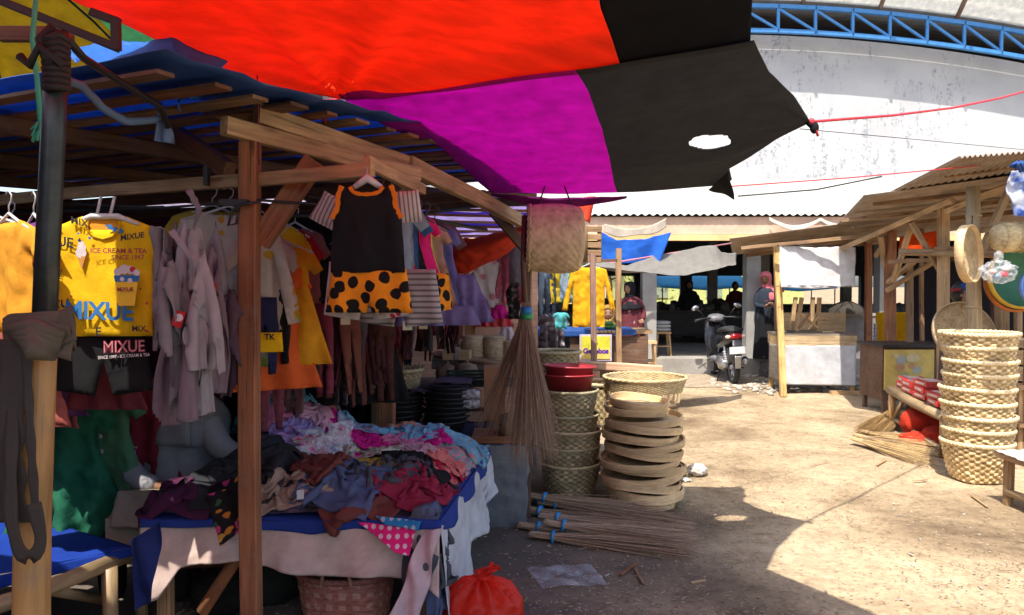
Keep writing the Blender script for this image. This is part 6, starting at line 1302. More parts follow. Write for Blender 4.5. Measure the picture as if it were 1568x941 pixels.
# grey wrapped crate
m = MB(); cc = P(770, 740, 5.05); n_ = 26
for f_, (a, b, c_, d) in enumerate((((-.16, -.16, 0), (.155, -.16, 0), (.16, -.15, .54), (-.155, -.15, .54)), ((.155, -.16, 0), (.16, .16, 0), (.155, .15, .54), (.16, -.15, .54)), ((-.16, .16, 0), (-.16, -.16, 0), (-.155, -.15, .54), (-.16, .15, .54)), ((-.155, -.15, .54), (.16, -.15, .54), (.155, .15, .545), (-.16, .15, .545)), ((.16, .16, 0), (-.16, .16, 0), (-.16, .15, .54), (.155, .15, .54)))):
    o_ = V3(cc.x, 5.05, 0); A = bil(o_ + V3(*a), o_ + V3(*b), o_ + V3(*c_), o_ + V3(*d), n_, n_); e_ = np.minimum(np.minimum(np.linspace(0, 1, n_)[:, None], np.linspace(1, 0, n_)[:, None]), np.minimum(np.linspace(0, 1, n_)[None], np.linspace(1, 0, n_)[None])); A += (np.clip(e_ * 8, 0, 1) * (.022 * np.abs(nzg(A, 7, 2, 3))))[..., None] * np.array([[0, -1, 0], [1, 0, 0], [-1, 0, 0], [0, 0, 1], [0, 1, 0]][f_]); grid(m, A, 0, True, 0)
tag(m.build('wrapped_crate', fabric('grey_plastic_sheet', (.17, .19, .21), rough=.4, tr=0, wr=2, gloss=.3), None, (cc.x, 5.05, 0)), 'crate wrapped in creased grey plastic under the hanging broom', 'crate')
m = MB(); m.add(*box((cc.x - .02, 5.07, .575), (.36, .3, .045))); tag(m.build('board', M_wr, None, (cc.x, 5.05, .55)), 'reddish brown board lying on the grey wrapped crate', 'board')
m = MB(); tube(m, [(cc.x + .03, 4.93, .66), (cc.x + .03, 5.18, .66)], .055, 18, 0, .03); tag(m.build('log_block', M_wm, None, (cc.x + .03, 5.05, .6)), 'short round log end on the board', 'log')
# stacks of black rubber tubs
tub = thing('rubber_tub', 'black rubber tub in the stacks on the middle stall', 'tub', (0, 0, 0), 'black rubber tubs stacked on the goods stall')
m = MB(); lathe(m, (0, 0, 0), [(.001, .004), (.12, .004), (.125, 0), (.165, .10), (.178, .105), (.178, .112), (.160, .110), (.118, .012), (.001, .012)], 36); m.build('body', M_rubber, tub)
m = MB(); lathe(m, (0, 0, 0), [(.170, .098), (.181, .100), (.182, .108), (.172, .1125)], 36); m.build('rim', M_blk, tub)
first = True
for (x, y, n_) in ((-.82, 5.45, 7), (-.46, 5.40, 8)):
    for k in range(n_):
        loc = (x + random.uniform(-.008, .008), y, .521 + k * .034); rot = (random.uniform(-.03, .03), random.uniform(-.04, .04), 0)
        if first: tub.location = loc; tub.rotation_euler = rot; first = False
        else: dup(tub, loc, rot)
# spiky rim basket on the left stack
t = basket('woven_basket', 'straw basket with a spiky frayed rim on top of the left black tubs', 'basket', (-.80, 5.45, .85), .12, .145, .13, [weave_mat('straw_weave', (.46, .38, .22), (.28, .22, .12)), weave_mat('straw_weave2', (.34, .27, .15), (.2, .16, .09))], 36, 7, .004, 3)
m = MB()
for k in range(46): a = 2 * PI * k / 46; p = V3(-.80 + math.cos(a) * .145, 5.45 + math.sin(a) * .145, .98); tube(m, [p, p + V3(math.cos(a) * .01 + random.uniform(-.015, .015), random.uniform(-.01, .01), random.uniform(.02, .05))], [.007, .002], 5)
m.build('frayed_edge', MATS['straw_weave2'], t)
for i, (x, z, c_) in enumerate(((-.60, .855, (.08, .06, .12)), (-.44, .89, (.05, .04, .06)), (-.42, .915, (.13, .10, .16)))):
    m = MB(); A = bil((x - .13, 5.3, z), (x + .13, 5.28, z), (x + .13, 5.5, z), (x - .12, 5.52, z), 12, 16); A[..., 2] += .012 * nzg(A, 14, i, 2); grid(m, A, 0, True, .02); tag(m.build('folded_cloth', fabric('folded_%d' % i, c_), None, (x, 5.4, z)), ('dark violet folded cloth leaning between the tub stacks', 'near black folded cloth on the right tub stack', 'mauve folded cloth topmost on the right tub stack')[i], 'cloth')
# green crate with gourds
t = thing('plastic_crate', 'dark green plastic crate holding two gourds', 'crate', (-.27, 5.75, .82)); 
for z in range(5): m = MB(); [m.add(*box((-.27, 5.75 + s_ * .12, .845 + z * .026), (.42, .008, .016))) for s_ in (-1, 1)]; m.build('slat', plain('dark_green_plastic', (.015, .05, .035), .5), t)
m = MB(); m.add(*box((-.27, 5.75, .832), (.42, .25, .008))); [m.add(*box((-.27 + s_ * .21, 5.75, .89), (.01, .25, .14))) for s_ in (-1, 1)]; m.build('shell', MATS['dark_green_plastic'], t)
for i, (a, b2, r) in enumerate(((684, 572, .085), (714, 571, .095))):
    m = MB(); c_ = P(a, b2, 5.72); ell(m, c_, (r, r * .9, r), 24, 16, 0, fn=lambda q: 1 + .08 * nz(q.x * 2, q.y * 2, q.z * 2 + i) - (.12 if q.z > .8 else 0)); tube(m, [c_ + V3(0, 0, r * .8), c_ + V3(.01, 0, r * 1.1)], [.014, .008], 6); tag(m.build('gourd', plain('gourd_skin', (.26, .16, .09), .6, 0, 9, .4, .2), None, c_), ('left brown gourd in the dark green crate', 'right, larger brown gourd in the dark green crate')[i], 'gourd')
# grey trough and bamboo steamers
t = thing('wooden_trough', 'long grey wooden trough under the bamboo steamers', 'trough', tuple(P(720, 565, 6.0))); m = MB(); bar(m, P(668, 553, 6.0), P(772, 568, 5.85), .2, .10); m.build('trough', M_wg, t); m = MB(); bar(m, P(664, 540, 5.98), P(772, 556, 5.83), .22, .015); m.build('rim', M_wm, t)
M_stm = weave_mat('steamer_weave', (.42, .32, .20), (.26, .19, .11))
for i, (a, b2, r) in enumerate(((693, 535, .072), (724, 530, .088), (757, 531, .088), (783, 536, .08))):
    t = thing('bamboo_steamer', ('small', 'second', 'third', 'rightmost')[i] + ' bamboo steamer drum in the row on the grey trough', 'steamer', tuple(P(a, b2, 6.05))); m = MB(); lathe(m, P(a, b2, 6.05) - V3(0, 0, r), [(r * .92, 0), (r, .01), (r * 1.02, r), (r, r * 1.9), (r * .9, r * 2), (.001, r * 2.02)], 32); m.build('body', M_stm, t)
    m = MB(); [lathe(m, P(a, b2, 6.05) - V3(0, 0, r), [(r * 1.03, z - .006), (r * 1.05, z), (r * 1.03, z + .006)], 32) for z in (.02, r, r * 1.85)]; m.build('hoop', M_stm, t)
t = thing('carton', 'tan carton tied with brown string on the trough', 'carton', tuple(P(700, 543, 5.85))); m = MB(); m.add(*box(P(700, 543, 5.85), (.21, .12, .07), -.1)); m.build('box', plain('tan_card', (.45, .30, .15), .8), t); m = MB(); m.add(*box(P(700, 543, 5.85), (.018, .124, .074), -.1)); m.build('string', M_wd, t)
M_film2 = clear_film('wrap_film', (.7, .68, .72), .4)
for i, b2 in enumerate((602, 617)):
    t = thing('wrapped_pack', ('upper', 'lower')[i] + ' film wrapped pack of dark goods beside the tubs', 'pack', tuple(P(716, b2, 5.3))); m = MB(); ell(m, P(716, b2, 5.35), (.088, .06, .032), 20, 10, 0, lambda q: (abs(q.x) ** 4 + abs(q.y) ** 4 + abs(q.z) ** 4) ** -.25 if True else 1); m.build('contents', plain('pack_contents', (.20, .14, .15), .7, 0, 60, .6), t)
    m = MB(); ell(m, P(716, b2, 5.35), (.095, .066, .037), 24, 12, 0, lambda q: (abs(q.x) ** 4 + abs(q.y) ** 4 + abs(q.z) ** 4) ** -.25 * (1 + .05 * nz(q.x * 5, q.y * 5, q.z * 5))); m.build('film', M_film2, t)
for (a, b2, w_, h_, c_, lb) in ((722, 634, .18, .07, (.30, .18, .12), 'flat brown box under the wrapped packs'), (724, 653, .20, .09, (.02, .03, .08), 'navy box at the foot of the wrapped packs'), (757, 600, .15, .38, (.34, .16, .08), 'tall orange brown box half hidden by the hanging broom')):
    m = MB(); m.add(*box(P(a, b2, 5.42), (w_, .2, h_), .04)); tag(m.build('box', plain(lb.split()[1] + '_box', c_, .7), None, P(a, b2, 5.42)), lb, 'box')
# hung clothes of the middle stall
hang('blouse', 'white and pink printed blouse blazing in the sun on the middle stall', 'blouse', TEE, P(752, 392, 6.75), fabric('white_pink_print', (.78, .68, .66), 'floral', ps=13, palette=[(.78, .70, .68), (.75, .3, .3), (.78, .70, .68)]), .0, 1.1, seed=201)
hang('skirt', 'coral red skirt under the white printed blouse', 'skirt', SKIRT, P(756, 457, 6.78), fabric('coral', (.78, .12, .14), tr=.3), .0, .85, .04, .03, 5, seed=202, hanger=False)
hang('skirt', 'magenta underskirt between the coral pleats', 'skirt', SKIRT, P(766, 466, 6.7), fabric('magenta_skirt', (.70, .02, .28)), .0, .42, .04, .02, 3, seed=203, hanger=False)
hang('kids_dress', 'pink dress with frilled shoulders beside the white blouse', 'dress', DRESS, P(782, 382, 6.7), fabric('rose_pink', (.75, .20, .28), tr=.3), -.4, .8, .04, .02, 4, seed=204)
hang('shirt', 'pale grey shirt at the right edge of the middle stall', 'shirt', TEE, P(796, 368, 6.5), M_gr3, -.8, .9, seed=205)
hang('scarf', 'dark floral scarf bunched on the pole above the broom', 'scarf', STRIP, P(788, 432, 5.5), fabric('dark_floral', (.06, .05, .05), 'floral', ps=30, palette=[(.06, .05, .05), (.3, .15, .15), (.25, .22, .2)]), .3, .6, .1, .05, 2, seed=206, hanger=False, sx=2.5)
hang('scarf', 'white lace cloth under the coral skirt', 'cloth', SKIRT, P(775, 500, 6.75), fabric('lace', (.62, .50, .50)), 0, .5, .05, .03, 4, seed=207, hanger=False)
part_tube(ms, 'clothes_rail', [P(730, 382, 6.8), P(815, 372, 6.5)], .012, M_blk, 6)
# hanging basket, lying on its side
hb = thing('hanging_basket', 'big woven bamboo basket hanging sideways from the awning cord', 'basket', tuple(P(850, 365, 4.55)))
c_ = P(850, 365, 4.55); Rb_ = Matrix.Rotation(PI / 2, 3, 'Y') @ Matrix.Rotation(.12, 3, 'X')
M_bkw = weave_mat('basket_sun_weave', (.66, .50, .31), (.48, .34, .19)); m = MB()
R2 = Matrix.Rotation(.03, 3, 'Y')
ns, nr = 96, 44
prof = [(.188, -.165), (.196, -.13), (.203, -.06), (.205, 0), (.203, .06), (.196, .11), (.185, .145), (.165, .163), (.12, .172), (.06, .176), (.001, .178)]
pr_ = np.array(prof); tq = np.linspace(0, 10, nr); rs_ = np.interp(tq, range(11), pr_[:, 0]); zs_ = np.interp(tq, range(11), pr_[:, 1]); A = np.zeros((nr, ns + 1, 3))
for i in range(nr):
    for j in range(ns + 1):
        a = 2 * PI * j / ns; sq = 1 + .07 * (max(abs(math.cos(a)), abs(math.sin(a))) ** -1 - 1) * -1; r = rs_[i] * sq + .0022 * (1 if (j // 2 + i // 2) % 2 else -1)
        A[i, j] = tuple(c_ + R2 @ V3(zs_[i], math.cos(a) * r * .9, math.sin(a) * r * 1.02))
grid(m, A, 0, True, .004); m.build('body', M_bkw, hb)
m = MB()
for rr_, xx_ in ((.192, -.168), (.196, -.158)): tube(m, [c_ + R2 @ V3(xx_ + .004 * math.cos(a * 30), math.cos(a) * rr_ * .9, math.sin(a) * rr_ * 1.02) for a in np.linspace(0, 2 * PI, 121)], .007, 6)
m.build('rim', MATS['straw_weave'], hb)
m = MB(); tube(m, [c_ + V3(-.10, 0, .20), c_ + V3(-.06, .05, .32)], .005, 5); tube(m, [c_ + V3(.10, 0, .20), c_ + V3(.06, .05, .32)], .005, 5); m.build('string', M_blk, hb)
# brooms made of palm ribs
M_rib = plain('palm_rib', (.25, .15, .095), .7, 0, 30, .5, 0, var=.08); M_rib2 = plain('palm_rib_light', (.42, .28, .17), .7, 0, 30, .5, 0); M_rib3 = plain('palm_rib_gold', (.58, .40, .17), .7, 0, 30, .4, 0); M_ribp = plain('palm_rib_pale', (.55, .40, .26), .7, 0, 30, .4, 0); M_band = plain('blue_tape', (.02, .25, .55), .4, bmp=0); M_bandg = plain('green_tape', (.02, .35, .12), .4, bmp=0)
def broom(name, label, p0, p1, nst, r0, spread, mats, seed=0, band=None, group=None, flat=1.0, up=(0, 0, 1), curl=.0, bow=0, rs=.0018):
    r = random.Random(seed); p0 = Vector(p0); p1 = Vector(p1); d, s, u = frame_of(p1 - p0, up); Ln = (p1 - p0).length; t = thing(name, label, 'broom', tuple(p0), group); m = MB()
    for k in range(nst):
        a = r.uniform(0, 2 * PI); q = math.sqrt(r.random()); o = (s * math.cos(a) + u * math.sin(a) * flat) * q; l = Ln * r.uniform(.80, 1.02) * (1 - .08 * q)
        w_ = spread * q * r.uniform(.8, 1.15); j = V3(r.gauss(0, .01), r.gauss(0, .01), r.gauss(0, .01))
        pts = [p0 + o * r0 + d * r.uniform(-.03, .01), p0 + o * r0 + d * l * .14, p0 + d * l * .55 + o.normalized() * (r0 * q + (w_ - r0 * q) * .42) + j * .5 + V3(0, 0, bow * .5), p0 + d * l + o.normalized() * w_ + j + V3(0, 0, curl)]
        tube(m, pts, [rs, rs, rs * .8, rs * .35], 3, min(len(mats) - 1, int(r.random() ** 1.6 * len(mats))), caps=False, smooth=False)
    m.build('bristles', mats, t)
    if band is not None:
        for off, mt, wd in band: m = MB(); tube(m, [p0 + d * (off - wd / 2), p0 + d * (off + wd / 2)], r0 * 1.13, 14); m.build('band', mt, t)
    return t
broom('broom', 'palm rib broom hanging by its blue and green taped handle from the pole', P(806, 470, 4.35), P(820, 724, 4.25), 420, .030, .155, [M_rib, M_rib2, M_rib], 1, [(.02, M_band, .04), (.055, M_bandg, .03)], flat=.5, up=(0, 1, 0))
broom('broom', 'palm rib broom hanging slanted behind the taped one, fanned to the left', P(802, 478, 4.45), P(768, 676, 4.5), 190, .022, .19, [M_rib, M_rib2], 2, None, flat=.35, up=(0, 1, 0))
part_tube(ms, 'hanging_pole', [P(803, 330, 4.5), P(801, 400, 4.45), P(806, 490, 4.42)], .016, M_wd, 8, .1); part_tube(ms, 'hanging_pole', [P(812, 405, 4.6), P(812, 560, 4.6)], .010, M_bam, 8, .05)
for i, (x0, y0, x1, y1, lb) in enumerate(((805, 762, 1050, 800, 'palm rib broom at the back of the pile, tied with blue tape'), (830, 768, 1075, 808, 'second palm rib broom from the back of the pile'), (803, 778, 1030, 822, 'palm rib broom in the middle of the pile, its head furthest left'), (832, 790, 1080, 826, 'palm rib broom in the middle of the pile, its tips furthest right'),
                                          (800, 804, 1040, 838, 'thin palm rib broom second from the front of the pile'), (818, 818, 1065, 850, 'frontmost palm rib broom lying on the ground'), (840, 800, 1085, 838, 'palm rib broom on top of the pile'), (812, 758, 1000, 790, 'palm rib broom leaning on the basket stack foot'))):
    h = (.035, .05, .04, .06, .035, .035, .10, .09)[i]; broom('broom', lb, G(x0, y0, h), G(x1, y1, h * .5), 260, .036, .080, [M_rib2, M_rib, M_ribp, M_ribp], 10 + i, [(.10 + .012 * (i % 3), M_band, .018)], 'palm rib brooms piled on the ground', flat=.5, rs=.0024)
# baskets
M_b1 = weave_mat('bamboo_weave', (.62, .49, .29), (.42, .32, .17)); M_b2 = weave_mat('green_bamboo_weave', (.44, .37, .22), (.28, .25, .14)); M_b3 = weave_mat('bright_weave', (.66, .52, .29), (.46, .34, .17))
bx, by = P(873, 600, 5.72).x, 5.72; z_ = 0
names = ['bottom basket of the stack behind the brooms', 'second basket from the ground in the middle stack', 'third basket from the ground in the middle stack', 'fourth basket from the ground in the middle stack', 'fifth basket from the ground in the middle stack', 'top basket of the middle stack, under the red basins']
zz = [0.005, .135, .26, .375, .49, .56]
for k in (0, 1, 2, 3, 5): basket('woven_basket', names[k], 'basket', (bx + random.uniform(-.015, .015), by + random.uniform(-.01, .01), zz[k]), .175, .222 + random.uniform(-.006, .008), .235, [(M_b1, M_b2), (M_b2, M_b1)][k % 2], 40, 12, .0045, k, 'middle stack of nested baskets', rimr=.009, lean=(random.uniform(-.05, .05), 0))
M_basin = plain('red_plastic', (.36, .03, .04), .35, 0, 5, .2, .02)
for k, (z, tl) in enumerate(((.80, 0), (.865, .03))):
    t = thing('plastic_basin', ('lower dark red plastic basin on the middle basket stack', 'upper dark red plastic basin, tipped inside the other')[k], 'basin', (bx - .01, by, z)); m = MB(); A_ = Matrix.Rotation(tl, 3, 'Y')
    lathe(m, (bx - .01, by - .02, z), [(.001, .004), (.155, .004), (.165, 0), (.185, .105), (.20, .108), (.20, .116), (.18, .114), (.155, .012), (.001, .012)], 48, sx=1.0, sy=.75, rot=A_); m.build('body', M_basin, t)
    m = MB(); lathe(m, (bx - .01, by - .02, z), [(.192, .112), (.204, .108), (.206, .116), (.198, .122), (.190, .118)], 48, sx=1.0, sy=.75, rot=A_); m.build('rim', M_basin, t)
basket('woven_basket', 'pale wide basket behind the red basins', 'basket', (P(850, 540, 6.3).x, 6.3, .865), .15, .205, .17, (M_b2, M_b1), 40, 7, .004, 8); part_box(ms, 'shelf', V3(.38, 6.35, .845), (.5, .4, .03), M_wd); part_bar(ms, 'leg', V3(.38, 6.35, 0), V3(.38, 6.35, .83), .06, .06, M_wd)
basket('woven_basket', 'wide pale basket peeking out right of the basket stack', 'basket', (P(925, 600, 6.25).x, 6.25, .45), .15, .2, .33, (M_b1, M_b3), 40, 10, .004, 9)
# ---- sieves (shallow round trays)
M_siv = wood('sieve_band', (.84, .61, .33), .8, False, .55, .12); M_siv2 = weave_mat('sieve_net', (.60, .44, .24), (.45, .31, .15))
def sieve(name, label, c, r, h, rot, group=None, cat='sieve'):
    t = thing(name, label, cat, tuple(c), group); R = Matrix.Rotation(rot[0], 3, 'X') @ Matrix.Rotation(rot[1], 3, 'Y') @ Matrix.Rotation(rot[2], 3, 'Z'); m = MB()
    lathe(m, c, [(r - .004, 0), (r, .002), (r, h), (r - .004, h + .002), (r - .008, h), (r - .008, 0)], 72, 0, False, rot=R, fn=lambda a, k, q, z: (q * (1 + .006 * math.sin(2 * a + h * 90)), z + .004 * math.sin(3 * a + r * 50))); m.build('band', M_siv, t)
    m = MB(); lathe(m, c, [(r + .001, h * .45), (r + .006, h * .47), (r + .006, h * .97), (r + .001, h * .99)], 72, 0, False, rot=R, fn=lambda a, k, q, z: (q * (1 + .006 * math.sin(2 * a + h * 90)), z + .004 * math.sin(3 * a + r * 50)));
    m.add([Vector(c) + R @ V3(math.cos(a) * (r + .008), math.sin(a) * (r + .008), z) for a in (-1.4, -1.25) for z in (h * .5, h * .95)], [(0, 2, 3, 1)]); m.build('hoop', M_siv, t)
    n_ = 40; A = np.zeros((n_, n_, 3)); u = np.linspace(-1, 1, n_)
    for i in range(n_):
        for j in range(n_):
            x, y = u[i], u[j]; xx_ = x * math.sqrt(1 - y * y / 2) * (r - .006); yy_ = y * math.sqrt(1 - x * x / 2) * (r - .006); A[i, j] = tuple(Vector(c) + R @ V3(xx_, yy_, .012 + .0015 * (1 if (i + j) % 2 else -1) - .01 * (1 - x * x) * (1 - y * y)))
    m = MB(); grid(m, A, 0, False, .003); m.build('mesh_bottom', M_siv2, t); return t
sx_, sy_ = P(984, 700, 5.42).x, 5.42
od = ['second', 'third', 'fourth', 'fifth', 'sixth', 'seventh', 'eighth', 'ninth', 'tenth', 'eleventh']
lv = [(.0, .235, .085, 0, 0, 'smallest wooden sieve at the foot of the sieve stack')]
for k in range(10): lv.append((.07 + .058 * k, (.270, .287, .292, .284, .288, .278, .283, .272, .276, .262)[k], (.066, .056, .060, .062, .052, .060, .05, .056, .05, .052)[k], (.02, -.05, .03, -.04, .06, -.03, .05, .02, -.05, .03)[k], (.03, .08, -.10, .07, -.06, .11, -.08, .05, .10, -.05)[k], od[k] + ' wooden sieve from the ground in the sieve stack'))
lv += [(.665, .222, .05, .03, .04, 'smaller sieve just below the top one of the sieve stack'), (.71, .212, .055, .05, .07, 'top sieve of the stack with sun on its right half')]
for k, (z, r, h, rx, ry, lb) in enumerate(lv): sieve('sieve', lb, (sx_ + .024 * math.sin(k * 2.1) - (.03 if k > 10 else 0), sy_ + .01 * math.cos(k * 1.7), z + .005 + r * (abs(rx) + abs(ry)) * .25), r, h, (rx, ry, k * 1.3), 'stack of wooden sieves')
# dark baskets behind the sieves with the open slatted basket on top
ox, oy = P(987, 600, 5.98).x, 5.98
for k in range(4): basket('woven_basket', ('dark basket at the bottom behind the sieve stack', 'dark basket second from the ground behind the sieves', 'dark basket third from the ground behind the sieves', 'dark basket right under the open slatted basket')[k], 'basket', (ox, oy, .005 + .15 * k), .21, .265, .20, (weave_mat('dark_weave', (.22, .14, .08), (.13, .08, .05)), weave_mat('dark_weave2', (.28, .19, .11), (.17, .11, .06))), 40, 9, .005, 20 + k, 'dark baskets behind the sieve stack')
ob = thing('slatted_basket', 'wide open basket with gapped side slats, sun on its inner right wall', 'basket', (ox, oy, .60)); c_ = V3(ox, oy, .60)
m = MB(); A = np.zeros((26, 145, 3))
for i in range(26):
    for j in range(145):
        a = 2 * PI * j / 144; z = .155 + .10 * i / 25; r = .29 + .03 * i / 25 + .005 * (1 if (j // 2 + i // 2) % 2 else -1); A[i, j] = tuple(c_ + V3(math.cos(a) * r, math.sin(a) * r * .95, z))
grid(m, A[:, ::-1], 0, True, .004); m.build('woven_band', M_b3, ob)
m = MB(); [tube(m, [c_ + V3(math.cos(a) * (.325 + .004 * math.cos(a * 20 + o_)), math.sin(a) * .31, .26 + .005 * math.sin(a * 20 + o_)) for a in np.linspace(0, 2 * PI, 121)], .009, 6) for o_ in (0, PI)]; m.build('rim', M_b3, ob)
for k in range(30): a = 2 * PI * k / 30; m = MB(); bar(m, c_ + V3(math.cos(a) * .255, math.sin(a) * .245, .0), c_ + V3(math.cos(a) * .288, math.sin(a) * .275, .165), .014, .004); m.build('slat', M_b1, ob)
m = MB(); lathe(m, c_ + V3(0, 0, .0), [(.001, .01), (.25, .01), (.26, .0), (.27, .03)], 40); m.build('bottom', M_b1, ob)
t = thing('timber_rail', 'pale sawn timber rail behind the open basket, resting on a short post', 'beam', tuple(P(955, 560, 6.45))); m = MB(); bar(m, P(888, 558, 6.5), P(1014, 565, 6.4), .07, .065); m.build('rail', wood('peach_timber', (.66, .42, .26)), t); m = MB(); bar(m, gp_(912, 600, 6.5), P(912, 567, 6.5), .07, .07); m.build('post', MATS['peach_timber'], t)
t = thing('pink_post', 'thin pinkish brown pole rising behind the baskets to the eave box', 'post', (P(909, 600, 6.9).x, 6.9, 0)); m = MB(); bar(m, gp_(909, 600, 6.9), P(908, 388, 6.9), .052, .045); m.build('pole', wood('pink_timber', (.38, .22, .17)), t)
m = MB(); [bar(m, P(893, y, 6.95), P(921, y + 1, 6.9), .03, .05) for y in (350, 362, 374, 386, 397)]; tube(m, [P(895, 345, 6.92), P(895, 402, 6.92)], .03, 8); tube(m, [P(918, 345, 6.92), P(918, 402, 6.92)], .02, 8); m.build('slatted_head', M_wm, t)
# plastic bag of sun lit rubbish on the ground, sheet of clear plastic, red bag
def crumple(name, label, c, r, mat, seed, cat='plastic bag', amp=.35, flat=.6, n=40):
    m = MB(); c = Vector(c); ell(m, c, (r, r, r * flat), n, n // 2, 0, fn=lambda q: 1 + amp * nz(q.x * 2.2 + seed, q.y * 2.2, q.z * 2.2) + amp * .5 * abs(nz(q.x * 6 + seed, q.y * 6, q.z * 6)) + amp * .2 * nz(q.x * 15, q.y * 15, q.z * 15)); return tag(m.build(name, mat, None, (c.x, c.y, 0)), label, cat)
g_ = G(1068, 728); crumple('plastic_bag', 'white crumpled plastic bag lying in the sun right of the sieves', (g_.x, g_.y, .05), .075, fabric('white_plastic', (.72, .68, .62), tr=.35, gloss=.3), 3)
g_ = G(1050, 736); crumple('paper_scrap', 'small white scrap beside the crumpled bag', (g_.x, g_.y, .01), .04, MATS['white_plastic'], 8, 'scrap', flat=.3)
A = np.zeros((50, 60, 3)); q0, q1, q2, q3 = G(806, 874), G(905, 868), G(932, 903), G(830, 906); A = bil(q3, q2, q1, q0, 50, 60); A[..., 2] += .015 + .03 * np.abs(nzg(A, 5, 3, 2)) + .004 * nzg(A, 14, 1, 2); m = MB(); grid(m, A, 0, True, 0)
tag(m.build('plastic_sheet', clear_film('clear_sheet', (.62, .66, .72), .26, .12, 9.0), None, tuple(q0)), 'clear crinkled plastic sheet lying on the shaded dirt', 'plastic sheet')
rb = thing('plastic_bag', 'translucent red knotted plastic bag in the foreground', 'plastic bag', (P(738, 930, 3.42).x, 3.42, 0)); c_ = V3(P(738, 930, 3.42).x, 3.42, .10)
def redf(q):
    a = math.atan2(q.y, q.x); top = max(0, q.z); return 1 + .045 * (.35 + top * 1.6) * math.sin(a * 13 + 2 * nz(q.x * 2, q.y * 2, q.z)) + .06 * nz(q.x * 3, q.y * 3, q.z * 3) - .06 * top ** 2 + .02 * nz(q.x * 12, q.y * 12, q.z * 12)
def film_red():
    m_, n, b, o = new_mat('red_film'); g = gpn(n); t = N(n, 'ShaderNodeTexNoise', i_Scale=18.0, i_Detail=4.0, i_Distortion=1.2); L(n, g, t.inputs[0])
    b.inputs['Base Color'].default_value = (.90, .06, .03, 1); b.inputs['Roughness'].default_value = .18; bump(n, b, t.outputs[0], .8, .012)
    tb = n.nodes.new('ShaderNodeBsdfTranslucent'); tb.inputs[0].default_value = (1, .10, .05, 1); mx = n.nodes.new('ShaderNodeMixShader'); mx.inputs[0].default_value = .45; L(n, b.outputs[0], mx.inputs[1]); L(n, tb.outputs[0], mx.inputs[2])
    tp = n.nodes.new('ShaderNodeBsdfTransparent'); tp.inputs[0].default_value = (1, .25, .18, 1); m2 = n.nodes.new('ShaderNodeMixShader'); m2.inputs[0].default_value = .28; L(n, mx.outputs[0], m2.inputs[1]); L(n, tp.outputs[0], m2.inputs[2]); L(n, m2.outputs[0], o.inputs[0]); return m_
M_rf = film_red(); m = MB(); ell(m, c_, (.192, .17, .155), 90, 50, 0, redf); m.build('bag', M_rf, rb)
m = MB(); ell(m, c_ + V3(.01, 0, .150), (.035, .03, .02), 20, 10, 0, redf)
for a0, l, w_ in ((-.5, .07, .07), (2.4, .05, .06), (.9, .05, .04), (.5, .085, .075)):
    A = np.zeros((10, 14, 3))
    for i in range(10):
        for j in range(14):
            t_ = i / 9; s_ = (j / 13 - .5) * w_ * (.25 + t_ * 1.1); A[i, j] = tuple(c_ + V3(.01 + math.cos(a0) * l * t_ * .8 - math.sin(a0) * s_, math.sin(a0) * l * t_ * .5 + math.cos(a0) * s_ + .008 * math.sin(j * 1.3 + i), .155 + l * t_ * (.75 - .25 * t_) + .006 * math.sin(j * 1.1)))
    grid(m, A, 0, True, .0015)
m.build('tied_handles', M_rf, rb)
m = MB(); ell(m, c_ - V3(0, 0, .02), (.165, .15, .11), 30, 20, 0, lambda q: 1 + .2 * nz(q.x * 3, q.y * 3, q.z * 3)); m.build('contents', fabric('bag_contents', (.50, .30, .25), 'floral', ps=9, palette=[(.5, .3, .25), (.7, .5, .4), (.3, .1, .08)]), rb)
# sticks and flat scraps on the ground
for i, (x0, y0, x1, y1, c, lb) in enumerate(((950, 880, 976, 860, M_wr, 'reddish stick on the shaded ground, left of a crossing pair'), (972, 870, 986, 893, M_wm, 'brown stick crossing the reddish one on the ground'), (1058, 892, 1080, 888, M_wl, 'pale chip of wood on the shaded ground'), (1488, 758, 1512, 776, M_wl, 'pale splinter on the sunlit ground by the basket stack'), (1398, 736, 1420, 734, M_wl, 'short pale splinter at the shadow line end'), (1343, 712, 1357, 704, M_wl, 'small splinter near the golden brooms'))):
    m = MB(); bar(m, G(x0, y0, .012), G(x1, y1, .014), .018, .006); tag(m.build('stick', c, None, G(x0, y0, .0)), lb, 'stick')

